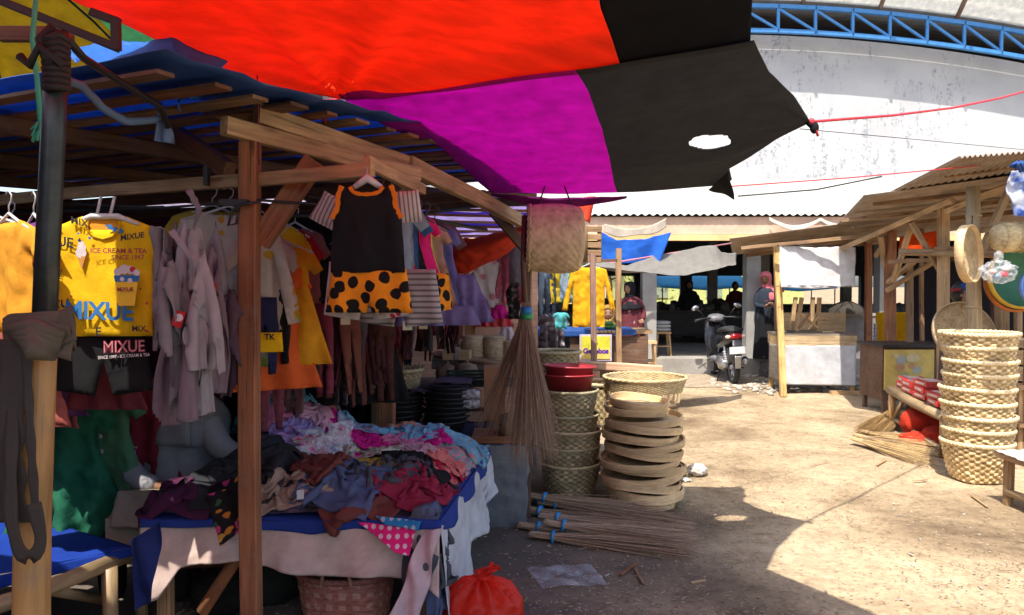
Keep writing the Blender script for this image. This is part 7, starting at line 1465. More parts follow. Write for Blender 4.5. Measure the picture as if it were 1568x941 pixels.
# ------------------------------------------------------------------ clothes and produce stall behind, left of the hall
bs = thing('clothing_stall', 'rear clothes stall with a blue covered table left of the hall', 'market stall', (.9, 9, 0))
part_bar(bs, 'clothes_rail', P(812, 402, 8.3), P(945, 398, 8.0), .03, .03, M_wd)
for x, Y in ((816, 8.6), (948, 8.4)): part_bar(bs, 'post', gp_(x, 600, Y), P(x, 380, Y), .06, .06, M_wm)
for i, (a, b2, c_, pl, s, lb) in enumerate(((824, 425, (.10, .11, .13), LEGG, .85, 'dark grey trousers first in the rear stall row'), (834, 425, (.22, .30, .38), LEGG, .85, 'steel blue trousers second in the rear stall row'), (843, 425, (.08, .10, .14), LEGG, .8, 'navy grey trousers third in the rear stall row'), (850, 412, (.70, .52, .03), LEGG, .72, 'yellow trousers in the rear stall row'), (860, 410, (.62, .48, .05), LEGG, .72, 'second yellow trousers in the rear stall row'),
     (867, 412, (.30, .42, .55), DRESS, .7, 'pale blue dress in the rear stall row'), (878, 408, (.10, .22, .07), DRESS, .8, 'green leaf print dress left of the mustard one'))):
    hang('trousers' if pl is LEGG else 'dress', lb, 'trousers' if pl is LEGG else 'dress', pl, P(a, b2 - 10, 8.25 + .03 * i), fabric('rear_%d' % i, c_) if i < 6 else fabric('leaf_print', (.10, .22, .07), 'floral', ps=20, palette=[(.1, .22, .07), (.4, .5, .3), (.05, .12, .04)]), .9 - .1 * i, s, .04, .015, 3, 300 + i, sp=.035)
hang('long_dress', 'bright mustard long sleeved tunic hanging on the rear stall rail', 'tunic', LONGS, P(902, 408, 7.7), fabric('bright_mustard', (.80, .42, .015)), .1, 1.0, .04, .014, 4, 310)
hang('t_shirt', 'dark printed cloths bunched under the yellow trousers', 'cloth', TEE, P(845, 480, 8.2), fabric('bunched_dark', (.12, .10, .12), 'floral', ps=16, palette=[(.12, .1, .12), (.4, .38, .4), (.05, .05, .06)]), .2, .9, .1, .05, 4, 311, hanger=False, sp=.03)
hang('kids_shirt', 'small aqua shirt hanging at the front of the rear stall', 'shirt', TEE, P(859, 478, 8.0), fabric('aqua_shirt', (.10, .45, .50)), .0, .42, .04, .02, 3, 312, hanger=False, sp=.02)
t = thing('produce_table', 'wooden table with a blue cover behind the sign', 'table', (1.1, 9.3, 0)); part_box(t, 'tabletop', V3(.98, 9.45, 1.02), (1.45, .7, .04), M_wm); 
for x in (.4, 1.6):
    for y in (9.2, 9.7): part_bar(t, 'leg', V3(x, y, 0), V3(x, y, 1.0), .06, .06, M_wd)
m = MB(); A = bil((.3, 9.06, 1.045), (1.5, 9.06, 1.045), (1.5, 9.75, 1.05), (.3, 9.75, 1.05), 16, 40); A[..., 2] += .012 * np.abs(nzg(A, 6, 2)); grid(m, A, 0, True, .003); A = bil((.3, 9.055, .96), (1.5, 9.055, .985), (1.5, 9.06, 1.045), (.3, 9.06, 1.045), 6, 40); grid(m, A, 0, True, .003); m.build('blue_cover', M_tarpb, t)
part_box(t, 'front_board', V3(1.18, 9.12, .72), (.95, .03, .5), M_wd)
for i in range(12):
    m = MB(); c_ = P(930 + 2 * (i % 9), 500 - (i // 9) * 5, 9.2); ell(m, c_, (.045, .04, .03), 12, 8, 0, lambda q: 1 + .2 * nz(q.x * 3 + i, q.y * 3, q.z)); tag(m.build('green_vegetable', plain('green_veg', (.06, .22, .03), .5, 0, 20, .5), None, c_), 'small green vegetable in the heap on the blue covered table', 'vegetable', 'green vegetables on the table')
for i in range(6):
    m = MB(); c_ = P(915 + 6 * i, 508, 9.06); ell(m, c_, (.03, .03, .022), 10, 8); tag(m.build('onion', plain('onion', (.45, .30, .15), .5, 0, 20, .4), None, c_), 'small tan onion at the front edge of the blue covered table', 'onion', 'onions on the table edge')
sg = thing('sign', 'yellow and green sign with purple lettering in a pale frame', 'sign', tuple(P(912, 533, 9.0))); c_ = P(912, 532, 9.0)
part_box(sg, 'frame', c_, (.385, .02, .32), plain('sign_frame', (.52, .46, .58), .6, bmp=0)); part_box(sg, 'board', c_ + V3(0, -.012, 0), (.345, .012, .275), plain('sign_board', (.60, .56, .04), .5, bmp=0)); part_box(sg, 'lower_band', c_ + V3(0, -.0185, -.07), (.345, .003, .125), plain('sign_band', (.70, .52, .12), .5, bmp=0))
text_on('Gerobos', .085, c_ + V3(0, -.021, -.04), (1, 0, 0), (0, 0, 1), plain('purple_ink', (.09, .02, .28), .6, bmp=0), sg, 'print', .05); text_on('%', .075, c_ + V3(.0, -.019, .065), (1, 0, 0), (0, 0, 1), M_inkk, sg, 'print', .0)
ab = thing('sign', 'narrow white framed board turned edgeways right of the yellow sign', 'sign', (P(945, 540, 9.3).x, 9.3, .65)); m = MB(); m.add(*box(P(945, 535, 9.3), (.03, .3, .33), .35)); m.build('frame', MATS['sign_frame'], ab); m = MB(); m.add(*box(P(944, 533, 9.22), (.032, .22, .24), .35)); m.build('board', MATS['sign_board'], ab)
m = MB(); m.add(*box((P(945, 540, 9.3).x, 9.32, .3), (.08, .3, .6))); tag(m.build('crate', M_wd, None, (P(945, 540, 9.3).x, 9.3, 0)), 'dark crate under the narrow board', 'crate')
# tarp and net
drape('blue_tarp', 'bright blue tarp slung before the hall', 'tarp', [P(915, 352, 9.3), P(945, 368, 9.3), P(985, 366, 9.3), P(1028, 355, 9.3)], [P(918, 400, 9.3), P(960, 404, 9.3), P(990, 400, 9.3), P(1008, 405, 9.25)], fabric('sky_blue_tarp', (.03, .20, .75), tr=.5, wr=2, gloss=.3), wave=.03, k=12)
m = MB(); T = curve([P(878, 392, 8.9), P(960, 405, 9.0), P(1000, 392, 9.3), P(1068, 378, 9.6), P(1096, 376, 9.7), P(1105, 386, 9.7), P(1128, 386, 9.9)], 80); B = curve([P(878, 398, 8.6), P(930, 410, 8.6), P(1000, 419, 8.8), P(1050, 422, 9.0), P(1095, 413, 9.2), P(1128, 404, 9.6)], 80)
s_ = np.linspace(0, 1, 24)[:, None, None]; A = T[None] * (1 - s_) + B[None] * s_; A[..., 2] -= .05 * np.sin(s_[..., 0] * PI); A += (.02 * nzg(A, 3, 3, 3))[..., None]; grid(m, A, 0, True, .003); tag(m.build('shade_net', fabric('grey_net', (.26, .245, .22), tr=.35), None, P(1000, 410, 9.2)), 'grey shade net sagging in front of the hall', 'shade net')
# robed woman on the slab
wm = thing('person', 'person in a dark red floral robe standing at the produce table', 'person', (P(966, 540, 13.35).x, 13.35, .28)); c_ = V3(P(966, 540, 13.35).x, 13.35, .28)
M_rob = fabric('floral_robe', (.13, .03, .04), 'floral', ps=13, palette=[(.13, .03, .04), (.45, .28, .28), (.10, .05, .10), (.35, .08, .06), (.13, .03, .04)])
m = MB(); lathe(m, c_, [(.27, .0), (.26, .2), (.235, .5), (.20, .75), (.19, .85), (.20, .98), (.17, 1.06), (.06, 1.12)], 60, sy=.75, fn=lambda a, k, r, z: (r * (1 + .06 * math.sin(a * 11 + z * 3)), z)); m.build('robe', M_rob, wm)
limb_body(wm, 'sleeve', [(c_ + V3(-.16, 0, 1.0), .06), (c_ + V3(-.27, -.06, .80), .055), (c_ + V3(-.40, -.14, .78), .045)], [(0, 1), (1, 2)], M_rob); hand(wm, c_ + V3(-.42, -.15, .78), V3(-1, -.2, 0), -1, V3(0, 0, -1), .95)
limb_body(wm, 'sleeve', [(c_ + V3(.16, 0, 1.0), .06), (c_ + V3(.22, -.03, .78), .055), (c_ + V3(.18, -.16, .70), .045)], [(0, 1), (1, 2)], M_rob); hand(wm, c_ + V3(.17, -.18, .69), V3(-.3, -1, -.1), 1, V3(0, 0, -1), .95)
head(wm, c_ + V3(-.03, 0, 1.24), -.9, .098, .1, hijab=fabric('black_hijab', (.015, .015, .02)))
w2 = thing('person', 'seated stallkeeper in a patterned headscarf behind the mustard tunic', 'person', (P(930, 470, 10.2).x, 10.2, 0)); c_ = V3(P(932, 470, 10.2).x, 10.2, 0)
m = MB(); lathe(m, c_, [(.24, .3), (.24, .6), (.2, .9), (.18, 1.0), (.06, 1.08)], 40, sy=.75, fn=lambda a, k, r, z: (r * (1 + .05 * math.sin(a * 9 + z * 3)), z)); m.build('robe', fabric('slate_robe', (.16, .17, .19)), w2); head(w2, c_ + V3(0, 0, 1.20), -.2, .095, 0, hijab=fabric('brown_gold_scarf', (.32, .20, .06), 'floral', ps=20, palette=[(.32, .2, .06), (.2, .1, .05), (.5, .35, .1)]))
m = MB(); m.add(*box((c_.x, c_.y, .15), (.35, .35, .30))); tag(m.build('crate', M_wm, None, c_), 'brown crate the stallkeeper sits on', 'crate')
def stool(label, c, w_, h, mat, n='stool'):
    t = thing(n, label, 'stool', tuple(c)); part_box(t, 'seat', Vector(c) + V3(0, 0, h - .02), (w_, w_, .04), mat)
    for a in (-1, 1):
        for b in (-1, 1): part_bar(t, 'leg', Vector(c) + V3(a * w_ * .50, b * w_ * .45, 0), Vector(c) + V3(a * w_ * .38, b * w_ * .36, h - .04), .035, .035, mat)
    part_bar(t, 'stretcher', Vector(c) + V3(-w_ * .42, -w_ * .4, h * .4), Vector(c) + V3(w_ * .42, -w_ * .4, h * .4), .025, .025, mat); return t
stool('pale bamboo stool beside the robed person', V3(P(985, 540, 13.4).x, 13.0, .0), .28, .62, M_wl); s2 = stool('stool carrying white packs beside the left hall column', V3(P(1014, 530, 13.9).x, 13.9, .28), .28, .45, M_wl)
for k in range(3): m = MB(); A_ = V3(P(1014, 530, 13.9).x, 13.9, .735 + k * .065); ell(m, A_ + V3(0, 0, .03), (.15, .12, .032), 16, 10, 0, lambda q: (abs(q.x) ** 4 + abs(q.y) ** 4 + abs(q.z) ** 4) ** -.25); tag(m.build('pack', fabric('pale_pack', (.45, .46, .47)), None, A_), ('lowest', 'middle', 'topmost')[k] + ' pale pack on the stool by the left hall column', 'pack')
# ------------------------------------------------------------------ right hand side: long bamboo and timber stall
rs2 = thing('bamboo_stall', 'long open stall of timber posts and zinc sheets on the right', 'market stall', (5.5, 9, 0))
M_zr = plain('rusty_zinc', (.40, .33, .26), .6, .15, 3.5, .45, .1, det=7.0, c2=(.26, .17, .11))
corr_sheet('roof_sheet', P(1117, 366, 10.85), P(1290, 343, 10.75), P(1365, 362, 12.0), P(1122, 389, 12.5), M_zr, rs2, 22, .012, 'u')
corr_sheet('roof_sheet', P(1322, 300, 8.4), P(1640, 258, 6.3), P(1640, 318, 8.8), P(1277, 348, 11.2), M_zr, rs2, 26, .012, 'u')
corr_sheet('roof_sheet', P(1277, 349, 11.25), P(1640, 320, 8.85), P(1640, 330, 9.9), P(1300, 372, 12.6), M_zr, rs2, 14, .012, 'u')
corr_sheet('roof_sheet', P(1470, 240, 6.0), P(1700, 222, 5.3), P(1700, 262, 7.0), P(1360, 296, 8.3), M_zr, rs2, 26, .012, 'v')
def pb(name, a, b, w_, h, mat=M_wl, up=(0, 1, 0)): return part_bar(rs2, name, P(*a), P(*b), w_, h, mat, up)
def post(px, pyt, Y, w_, mat, dx=0): a = gp_(px, 600, Y); return part_bar(rs2, 'post', a, P(px + dx, pyt, Y), w_, w_, mat, (0, 1, 0))
for a, b in (((1135, 380, 10.9), (1360, 357, 10.3)), ((1140, 386, 11.6), (1370, 362, 11.2)), ((1142, 391, 12.3), (1372, 368, 11.9)), ((1290, 338, 9.7), (1600, 300, 7.6)), ((1340, 312, 8.7), (1600, 280, 7.0)), ((1310, 352, 10.6), (1600, 318, 8.3)), ((1450, 268, 7.0), (1600, 246, 6.2)), ((1400, 290, 7.9), (1600, 262, 6.9))): pb('purlin', a, b, .06, .05, M_wm, (0, 0, 1))
for a, b in (((1270, 388, 11.2), (1460, 305, 7.6)), ((1450, 322, 7.9), (1600, 262, 6.3)), ((1340, 392, 10.6), (1368, 352, 10.3)), ((1395, 340, 8.6), (1442, 418, 8.6)), ((1395, 345, 9.0), (1368, 430, 9.6)), ((1358, 445, 9.8), (1438, 395, 9.2)), ((1360, 432, 9.9), (1400, 400, 9.4)), ((1552, 275, 6.7), (1500, 392, 6.7)), ((1348, 362, 10.2), (1356, 412, 10.4))): pb('brace', a, b, .05, .06, M_wl)
for a, b, s_, mt in (((1380, 385, 8.9), (1600, 392, 7.2), .07, M_wl), ((1500, 352, 6.7), (1620, 336, 6.2), .055, M_wl), ((1362, 400, 9.4), (1470, 396, 8.4), .05, M_wm), ((1500, 388, 6.8), (1620, 398, 6.4), .05, M_wl), ((1432, 382, 8.4), (1600, 378, 7.2), .05, M_wm)): pb('cross_beam', a, b, s_, s_, mt)
post(1364, 352, 10.3, .12, M_wr, 0); post(1329, 372, 11.9, .085, M_wr); post(1447, 318, 8.5, .10, M_wl, -4); post(1394, 395, 9.6, .07, M_wm, -2); post(1331, 370, 12.6, .07, M_wm); post(1412, 350, 10.8, .05, M_wm)
post(1535, 455, 8.2, .10, M_wl); post(1560, 455, 8.0, .06, M_wl); post(1524, 330, 10.2, .08, M_wd); post(1580, 300, 6.6, .08, M_wm)
part_tube(rs2, 'bamboo_post', [gp_(1492, 600, 6.65), P(1492, 560, 6.65), P(1491, 430, 6.65), P(1490, 285, 6.65)], [.066, .063, .060, .055], M_bam, 18, .01)
m = MB()
for y in (330, 398, 470, 540): c_ = P(1491, y, 6.65); lathe(m, c_, [(.060, -.012), (.066, -.004), (.066, .004), (.060, .012)], 18)
m.build('bamboo_node', M_bam, rs2)
m = MB(); tube(m, [P(1404, 349, 9.3), P(1392, 342, 9.35)], .03, 10); m.build('pipe_end', M_blk, rs2)
# booth: leaning yellow post, banner, counter
bt = thing('booth_post', 'bright yellow timber post leaning at the front left of the booth', 'post', (P(1200, 605, 11.0).x, 11.0, 0)); m = MB(); bar(m, G(1200, 607), P(1188, 373, 11.0), .085, .06, 0, (0, 1, 0)); m.build('post', wood('sunny_timber', (.72, .46, .17)), bt)
m = MB(); tube(m, [P(1190, 437, 10.94), P(1201, 440, 10.93), P(1200, 446, 10.95), P(1190, 444, 10.94)], .014, 6); m.build('red_tie', M_rope, bt)
part_bar(bt, 'rear_post', gp_(1190, 600, 12.2), P(1188, 380, 12.2), .07, .07, M_wm)
bn2 = thing('banner', 'blank white cloth banner stretched under the booth roof', 'banner', tuple(P(1252, 410, 10.9))); A = bil(P(1194, 376, 10.72), P(1310, 379, 10.72), P(1309, 440, 10.68), P(1195, 441, 10.68), 30, 50)[::-1]; A[..., 1] -= .02 * nzg(A, 3, 2, 3) + .008 * np.sin(A[..., 0] * 30 + A[..., 2] * 12); A[..., 2] += .012 * np.sin(A[..., 0] * 7); m = MB(); grid(m, A, 0, True, .003); m.build('cloth', fabric('white_banner', (.74, .74, .76), tr=.2, gloss=.2), bn2)
m = MB(); tube(m, [P(1190, 375, 10.72), P(1314, 377, 10.72)], .006, 5); tube(m, [P(1188, 438, 10.68), P(1206, 437, 10.68), P(1320, 438, 10.68)], .004, 5); m.build('string', M_blk, bn2)
ct = thing('counter', 'wooden market counter with a white plastic front sheet', 'counter', (P(1252, 590, 11.1).x, 11.2, 0)); c_ = P(1252, 520, 11.0); top = c_.z
part_box(ct, 'top_board', V3(c_.x, 11.25, top + .075), (1.10, .62, .03), M_wg); part_box(ct, 'apron', V3(c_.x, 10.94, top - .008), (1.09, .03, .145), wood('apron_timber', (.58, .43, .25))); part_box(ct, 'apron', V3(c_.x - .53, 11.25, top - .01), (.03, .59, .14), M_wl); part_box(ct, 'apron', V3(c_.x + .53, 11.25, top - .01), (.03, .59, .14), M_wl)
for x in (-.50, .50):
    for y in (10.98, 11.5): part_bar(ct, 'leg', V3(c_.x + x, y, 0), V3(c_.x + x, y, top + .06), .06, .06, MATS['sunny_timber'], (0, 1, 0))
A = bil(V3(c_.x - .50, 10.93, .14), V3(c_.x + .53, 10.93, .12), V3(c_.x + .53, 10.93, top - .08), V3(c_.x - .50, 10.93, top - .08), 30, 40); A[..., 1] -= .010 * (1 + nzg(A, 3, 5, 3)) + .006 * np.sin(A[..., 0] * 14 + A[..., 2] * 9); m = MB(); grid(m, A, 0, True, .003)
m.build('front_sheet', fabric('white_plastic_front', (.60, .62, .66), rough=.35, tr=.1, gloss=.4), ct)
m = MB(); A = bil(V3(c_.x - .545, 11.5, .15), V3(c_.x - .545, 10.95, .14), V3(c_.x - .545, 10.95, top - .08), V3(c_.x - .545, 11.5, top - .08), 12, 12); grid(m, A, 0, True, .003); m.build('side_sheet', M_wg, ct); part_box(ct, 'skid', V3(c_.x + .42, 10.88, .025), (.55, .08, .05), M_wl)
# upside-down stool on the counter
us = thing('stool', 'wooden stool standing upside down on the counter', 'stool', (c_.x - .12, 11.2, top + .09)); o_ = V3(c_.x - .12, 11.2, top + .09); part_box(us, 'seat', o_ + V3(0, 0, .018), (.42, .30, .036), M_wg)
for sx1 in (-1, 1):
    for sy1 in (-1, 1): part_bar(us, 'leg', o_ + V3(sx1 * .15, sy1 * .11, .036), o_ + V3(sx1 * (.17 if sx1 > 0 else .09), sy1 * .12, .53), .055, .045, M_wl, (0, 1, 0))
part_bar(us, 'brace', o_ + V3(-.12, -.14, .30), o_ + V3(.14, -.14, .08), .035, .03, M_wl); part_bar(us, 'brace', o_ + V3(-.14, -.145, .08), o_ + V3(.02, -.145, .30), .035, .03, M_wm); part_bar(us, 'brace', o_ + V3(.0, -.14, .06), o_ + V3(.16, -.14, .26), .035, .03, M_wl)
m = MB(); m.add(*box(P(1246, 497, 11.7), (.98, .03, .38))); tag(m.build('plywood_panel', wood('plywood', (.66, .47, .27), .7), None, P(1246, 497, 11.7)), 'striped plywood panel standing behind the stool on the counter', 'panel')
# folded wire umbrella like basket
t = thing('wire_cover', 'dark wire food cover on the half wall behind the counter', 'food cover', tuple(P(1296, 478, 13.4))); c_ = V3(P(1296, 478, 13.4).x, 13.4, 1.09); m = MB(); lathe(m, c_, [(.33, .0), (.31, .07), (.2, .15), (.08, .20), (.001, .22)], 24); m.build('cover', fabric('dark_mesh', (.07, .06, .05), tr=.3), t)
for k in range(8): a = PI * k / 4; m = MB(); tube(m, [c_ + V3(math.cos(a) * r, math.sin(a) * r, z) for r, z in ((.335, .0), (.315, .075), (.205, .155), (.085, .205), (0, .226))], .006, 5); m.build('rib', M_blk, t)
m = MB(); tube(m, [c_ + V3(0, 0, .22), c_ + V3(0, 0, .50)], .008, 6); m.build('stem', M_blk, t)
# yellow cloth wall + grey board
drape('yellow_cloth', 'plain yellow cloth hung along the right stall', 'cloth', [P(1341, 478, 12.3), P(1470, 476, 11.6)], [P(1341, 541, 12.3), P(1470, 545, 11.6)], fabric('yellow_sheet', (.78, .44, .01), tr=.25), 16, 60, .02, 14)
for i, y in enumerate((492, 500, 508, 516, 524, 532)):
    pass
m = MB(); A = bil(P(1337, 495, 12.25), P(1342, 495, 12.25), P(1342, 538, 12.25), P(1336, 538, 12.25), 12, 4); A[..., 1] -= .02; grid(m, A[::-1], 0, True, .004); tag(m.build('plastic_trim', fabric('trim_print', (.5, .45, .5), 'dots', (.1, .1, .3), ps=16), None, P(1339, 516, 12.2)), 'narrow printed strip at the left edge of the yellow cloth', 'cloth')
drape('orange_tarp', 'bright orange tarp glowing under the right stall roof', 'tarp', [P(1380, 362, 10.6), P(1446, 352, 10.2)], [P(1378, 382, 10.6), P(1410, 384, 10.4), P(1446, 375, 10.2)], fabric('orange_tarp', (.80, .09, .01), tr=.4), 14, 30, .05, 12)
drape('dark_backdrop', 'dark cloth closing the rear of the right stall', 'cloth', [P(1400, 398, 11.4), P(1650, 392, 10.0)], [P(1400, 545, 11.4), P(1650, 560, 10.0)], M_bk2, 14, 30, .04, 20)
# cart with painted panel
cr = thing('food_cart', 'small cart with a yellow painted panel and goods on top', 'cart', (P(1395, 560, 9.2).x, 9.3, 0)); c_ = P(1392, 562, 9.15)
part_box(cr, 'counter_top', V3(c_.x + .15, 9.5, .845), (.95, .7, .03), M_blk); part_box(cr, 'body', V3(c_.x + .15, 9.52, .5), (.88, .6, .66), M_wd); part_box(cr, 'panel', V3(c_.x + .02, 9.19, .55), (.60, .03, .50), plain('painted_yellow', (.62, .46, .12), .6, 0, 6, .3))
m = MB(); y_ = 9.172
for (a, b2, r, mi, sx1) in ((1380, 552, .09, 0, .7), (1378, 562, .06, 1, 1), (1398, 548, .07, 2, 1.2), (1404, 566, .06, 0, 1), (1384, 574, .05, 3, 1.4), (1396, 560, .045, 1, 1), (1372, 545, .04, 2, 1)): p_ = P(a, b2, y_); disc(m, V3(p_.x, y_ - .002 * mi, p_.z), r, mi, 16, sx1, .8, V3(1, 0, 0))
m.build('painting', [plain('paint_blue', (.36, .38, .34), .6, bmp=0), plain('paint_red', (.52, .28, .14), .6, bmp=0), plain('paint_cream', (.60, .50, .28), .6, bmp=0), plain('paint_green', (.34, .36, .16), .6, bmp=0)], cr)
for x in (-.25, .5): 
    for y in (9.25, 9.75): part_bar(cr, 'leg', V3(c_.x + x, y, 0), V3(c_.x + x, y, .2), .05, .05, M_wd)
crumple('plastic_bag', 'white plastic bag on the cart top', tuple(P(1421, 515, 9.4)), .13, MATS['white_plastic'], 12, flat=.8).location = (0, 0, 0)
crumple('leafy_greens', 'heap of green leaves on the cart top', tuple(P(1412, 530, 9.2)), .12, plain('greens', (.05, .16, .05), .6, 0, 30, .5), 14, 'vegetables', flat=.35).location = (0, 0, 0)
crumple('brown_jar', 'small brown wrapped item on the cart top', tuple(P(1386, 523, 9.3)), .05, M_wm, 15, 'package', flat=1.2).location = (0, 0, 0)
# bench with red boxes
bb = thing('bamboo_bench', 'bamboo bench with a thick round front edge holding red boxes', 'bench', (P(1400, 620, 7.8).x, 7.8, 0)); b0, b1 = P(1362, 596, 8.35), P(1452, 642, 6.75); ax = (b1 - b0).normalized(); pn_ = V3(-ax.y, ax.x, 0).normalized() * -1; pn_ = V3(ax.y, -ax.x, 0) * -1
part_tube(bb, 'front_pole', [b0, b0.lerp(b1, .5) + V3(0, 0, -.01), b1], [.045, .05, .045], M_bam, 14, .03)
for k in range(7): o_ = pn_ * (.07 + .075 * k); part_tube(bb, 'slat', [b0 + o_ + V3(0, 0, .02), b1 + o_ + V3(0, 0, .02)], .026, M_bam, 8, .03)
for t_, s_ in ((.06, .0), (.06, .5), (.94, 0), (.94, .5)): p_ = b0.lerp(b1, t_) + pn_ * s_; part_tube(bb, 'leg', [p_, V3(p_.x, p_.y, 0)], .035, M_wy, 12, .03)
part_tube(bb, 'brace', [b0.lerp(b1, .06) + V3(0, 0, -.36), b0.lerp(b1, .28) - V3(0, 0, .03)], .022, M_bam, 8); part_tube(bb, 'stretcher', [b0.lerp(b1, .06) - V3(0, 0, .30), b0.lerp(b1, .94) - V3(0, 0, .30)], .022, M_bam, 8)
M_rbx = plain('red_box', (.52, .03, .03), .35, 0, 5, .25, 0); M_rbl = plain('red_box_label', (.72, .55, .50), .4, 0, 12, .3, 0)
rz_ = math.atan2(ax.y, ax.x)
for i, (t_, s_, k, lb) in enumerate(((.12, .16, 0, 'red printed box at the far left of the bench'), (.30, .12, 0, 'lower red box second from the left on the bench'), (.30, .12, 1, 'upper red box second from the left on the bench'), (.52, .12, 0, 'lowest red box of the middle stack on the bench'), (.52, .12, 1, 'middle red box of the middle stack on the bench'), (.52, .13, 2, 'top red box of the middle stack on the bench'), (.74, .12, 0, 'lower red box beside the basket stack on the bench'), (.74, .12, 1, 'upper red box beside the basket stack on the bench'), (.14, .16, 1, 'red box lying on the far left box'))):
    p_ = b0.lerp(b1, t_) + pn_ * s_ + V3(0, 0, .085 + .062 * k); t = thing('red_box', lb, 'box', tuple(p_)); m = MB(); m.add(*box(p_, (.30, .22, .055), rz_ + .1 * math.sin(i * 3))); m.build('carton', M_rbx, t); m = MB(); m.add(*box(p_ + V3(0, 0, .029), (.24, .14, .004), rz_ + .1 * math.sin(i * 3))); m.add(*box(p_ + V3(0, 0, 0), (.20, .2225, .02), rz_ + .1 * math.sin(i * 3))); m.build('label', M_rbl, t)
for i in range(4):
    m = MB(); p_ = b0.lerp(b1, .62) + pn_ * .42 + V3(0, 0, .13 + .055 * i); m.add(*box(p_, (.55, .22, .012), rz_ + .06 * (i - 1), .25)); tag(m.build('wooden_board', M_wl, None, p_), ('lowest', 'second', 'third', 'topmost')[i] + ' pale board in the pile behind the red boxes', 'board')
M_rsk = fabric('red_sack_cloth', (.55, .045, .02), wr=1.5)
for i, (a, b2, Y, r, fl_, lb) in enumerate(((1414, 645, 7.7, .22, .75, 'big orange red sack under the bench'), (1412, 674, 7.4, .22, .35, 'flat red sack lying on the ground under the bench'), (1440, 668, 7.3, .18, .6, 'red sack behind the basket stack under the bench'))):
    c_ = P(a, b2, Y); c_.z = max(c_.z, r * fl_ * .8); m = MB(); ell(m, c_, (r, r * .8, r * fl_), 40, 24, 0, fn=lambda q: 1 + .18 * nz(q.x * 2 + i * 3, q.y * 2, q.z * 2) + .07 * nz(q.x * 6, q.y * 6, q.z * 6)); tag(m.build('sack', M_rsk, None, (c_.x, c_.y, 0)), lb, 'sack')
# golden brooms on the ground
GM = [M_rib3, M_rib2, plain('palm_rib_sun', (.70, .50, .24), .7, 0, 30, .3, 0)]
for i, (x0, y0, x1, y1, s_, lb) in enumerate(((1308, 672, 1440, 712, .12, 'golden broom in front, pointing at the basket stack'), (1312, 666, 1446, 698, .12, 'golden broom lying behind the front one, pointing right'), (1322, 660, 1438, 684, .10, 'golden broom at the rear, pointing right'), (1372, 622, 1322, 668, .09, 'golden broom pointing at the camera beside the bench leg'), (1384, 630, 1338, 670, .09, 'second golden broom pointing at the camera by the bench leg'), (1360, 632, 1312, 664, .08, 'leftmost golden broom pointing at the camera'))):
    hh = .05 if i < 3 else .10; broom('broom', lb, G(x0, y0, hh), G(x1, y1, .04), 190, .035, s_, GM, 40 + i, None, 'golden brooms on the ground by the bench', flat=.4, rs=.0024)
# the tall bright basket stack
M_g1 = weave_mat('golden_weave', (.80, .64, .38), (.62, .46, .24)); M_g2 = weave_mat('golden_weave2', (.62, .46, .24), (.46, .32, .15)); M_g3 = weave_mat('golden_stake', (.48, .34, .16), (.36, .24, .10))
gx_, gy_ = P(1495, 700, 6.12).x, 6.12; g0 = basket('woven_basket', 'bottom basket of the tall bright stack, its whole tapered body showing', 'basket', (gx_, gy_, .006), .175, .262, .31, (M_g1, M_g2, M_g3), 38, 13, .010, 5, 'tall stack of bright woven baskets', rimr=.014, sq=.35, wob=.015)
nm = ['second basket from the ground in the tall bright stack', 'third basket from the ground in the tall bright stack', 'fourth basket from the ground in the tall bright stack', 'middle basket of the tall bright stack', 'fourth basket from the top of the tall bright stack', 'third basket from the top of the tall bright stack', 'second basket from the top of the tall bright stack', 'top basket of the tall bright stack on the right']
zs2 = [.12, .225, .34, .455, .57, .68, .79, .90]
for k, z in enumerate(zs2): basket('woven_basket', nm[k], 'basket', (gx_ + .012 * math.sin(k * 2.3), gy_ + .01 * math.cos(k * 1.9), z), .18, .262 + .005 * math.sin(k * 3) + (.02 if k == 7 else 0), .30, (M_g1, M_g2, M_g3), 38, 13, .010, 6 + k, 'tall stack of bright woven baskets', rimr=.014, sq=.3, lean=(random.uniform(-.06, .06), 0), wob=.02)
# things around
rt = thing('round_tray', 'large round plaited bamboo tray leaning behind the tall basket stack', 'tray', tuple(P(1476, 510, 6.9)))
def plaited(par, c, r, rot, mat, mat2, name='face', band=.035):
    n_ = 60; A = np.zeros((n_, n_, 3)); u = np.linspace(-1, 1, n_)
    for i in range(n_):
        for j in range(n_):
            x, y = u[i], u[j]; A[i, j] = tuple(Vector(c) + rot @ V3(x * math.sqrt(1 - y * y / 2) * r, y * math.sqrt(1 - x * x / 2) * r, -.02 * (1 - (x * x + y * y) / 2) + .003 * (1 if ((i // 2) + (j // 2)) % 2 else -1)))
    m = MB(); grid(m, A, 0, False, .004); m.build(name, mat, par); m = MB(); lathe(m, c, [(r - .004, -band * .5), (r + .008, -band * .5), (r + .008, band * .5), (r - .004, band * .5), (r - .004, -band * .5)], 64, rot=rot); m.build('rim', mat2, par)
M_pl = weave_mat('plaited_tan', (.48, .36, .21), (.34, .25, .14)); plaited(rt, P(1476, 508, 6.9), .28, Matrix.Rotation(1.25, 3, 'X') @ Matrix.Rotation(.7, 3, 'Z'), M_pl, M_pl)
hs = thing('hanging_tray', 'oval looking woven tray hanging edgeways by the bamboo post', 'tray', tuple(P(1484, 388, 6.3))); plaited(hs, P(1484, 388, 6.3), .235, Matrix.Rotation(.72, 3, 'Z') @ Matrix.Rotation(1.52, 3, 'X'), weave_mat('tray_mesh', (.56, .44, .26), (.42, .31, .17)), M_siv, band=.07)
m = MB(); tube(m, [P(1488, 345, 6.3), P(1489, 330, 6.4)], .004, 5); m.build('string', M_blk, hs)
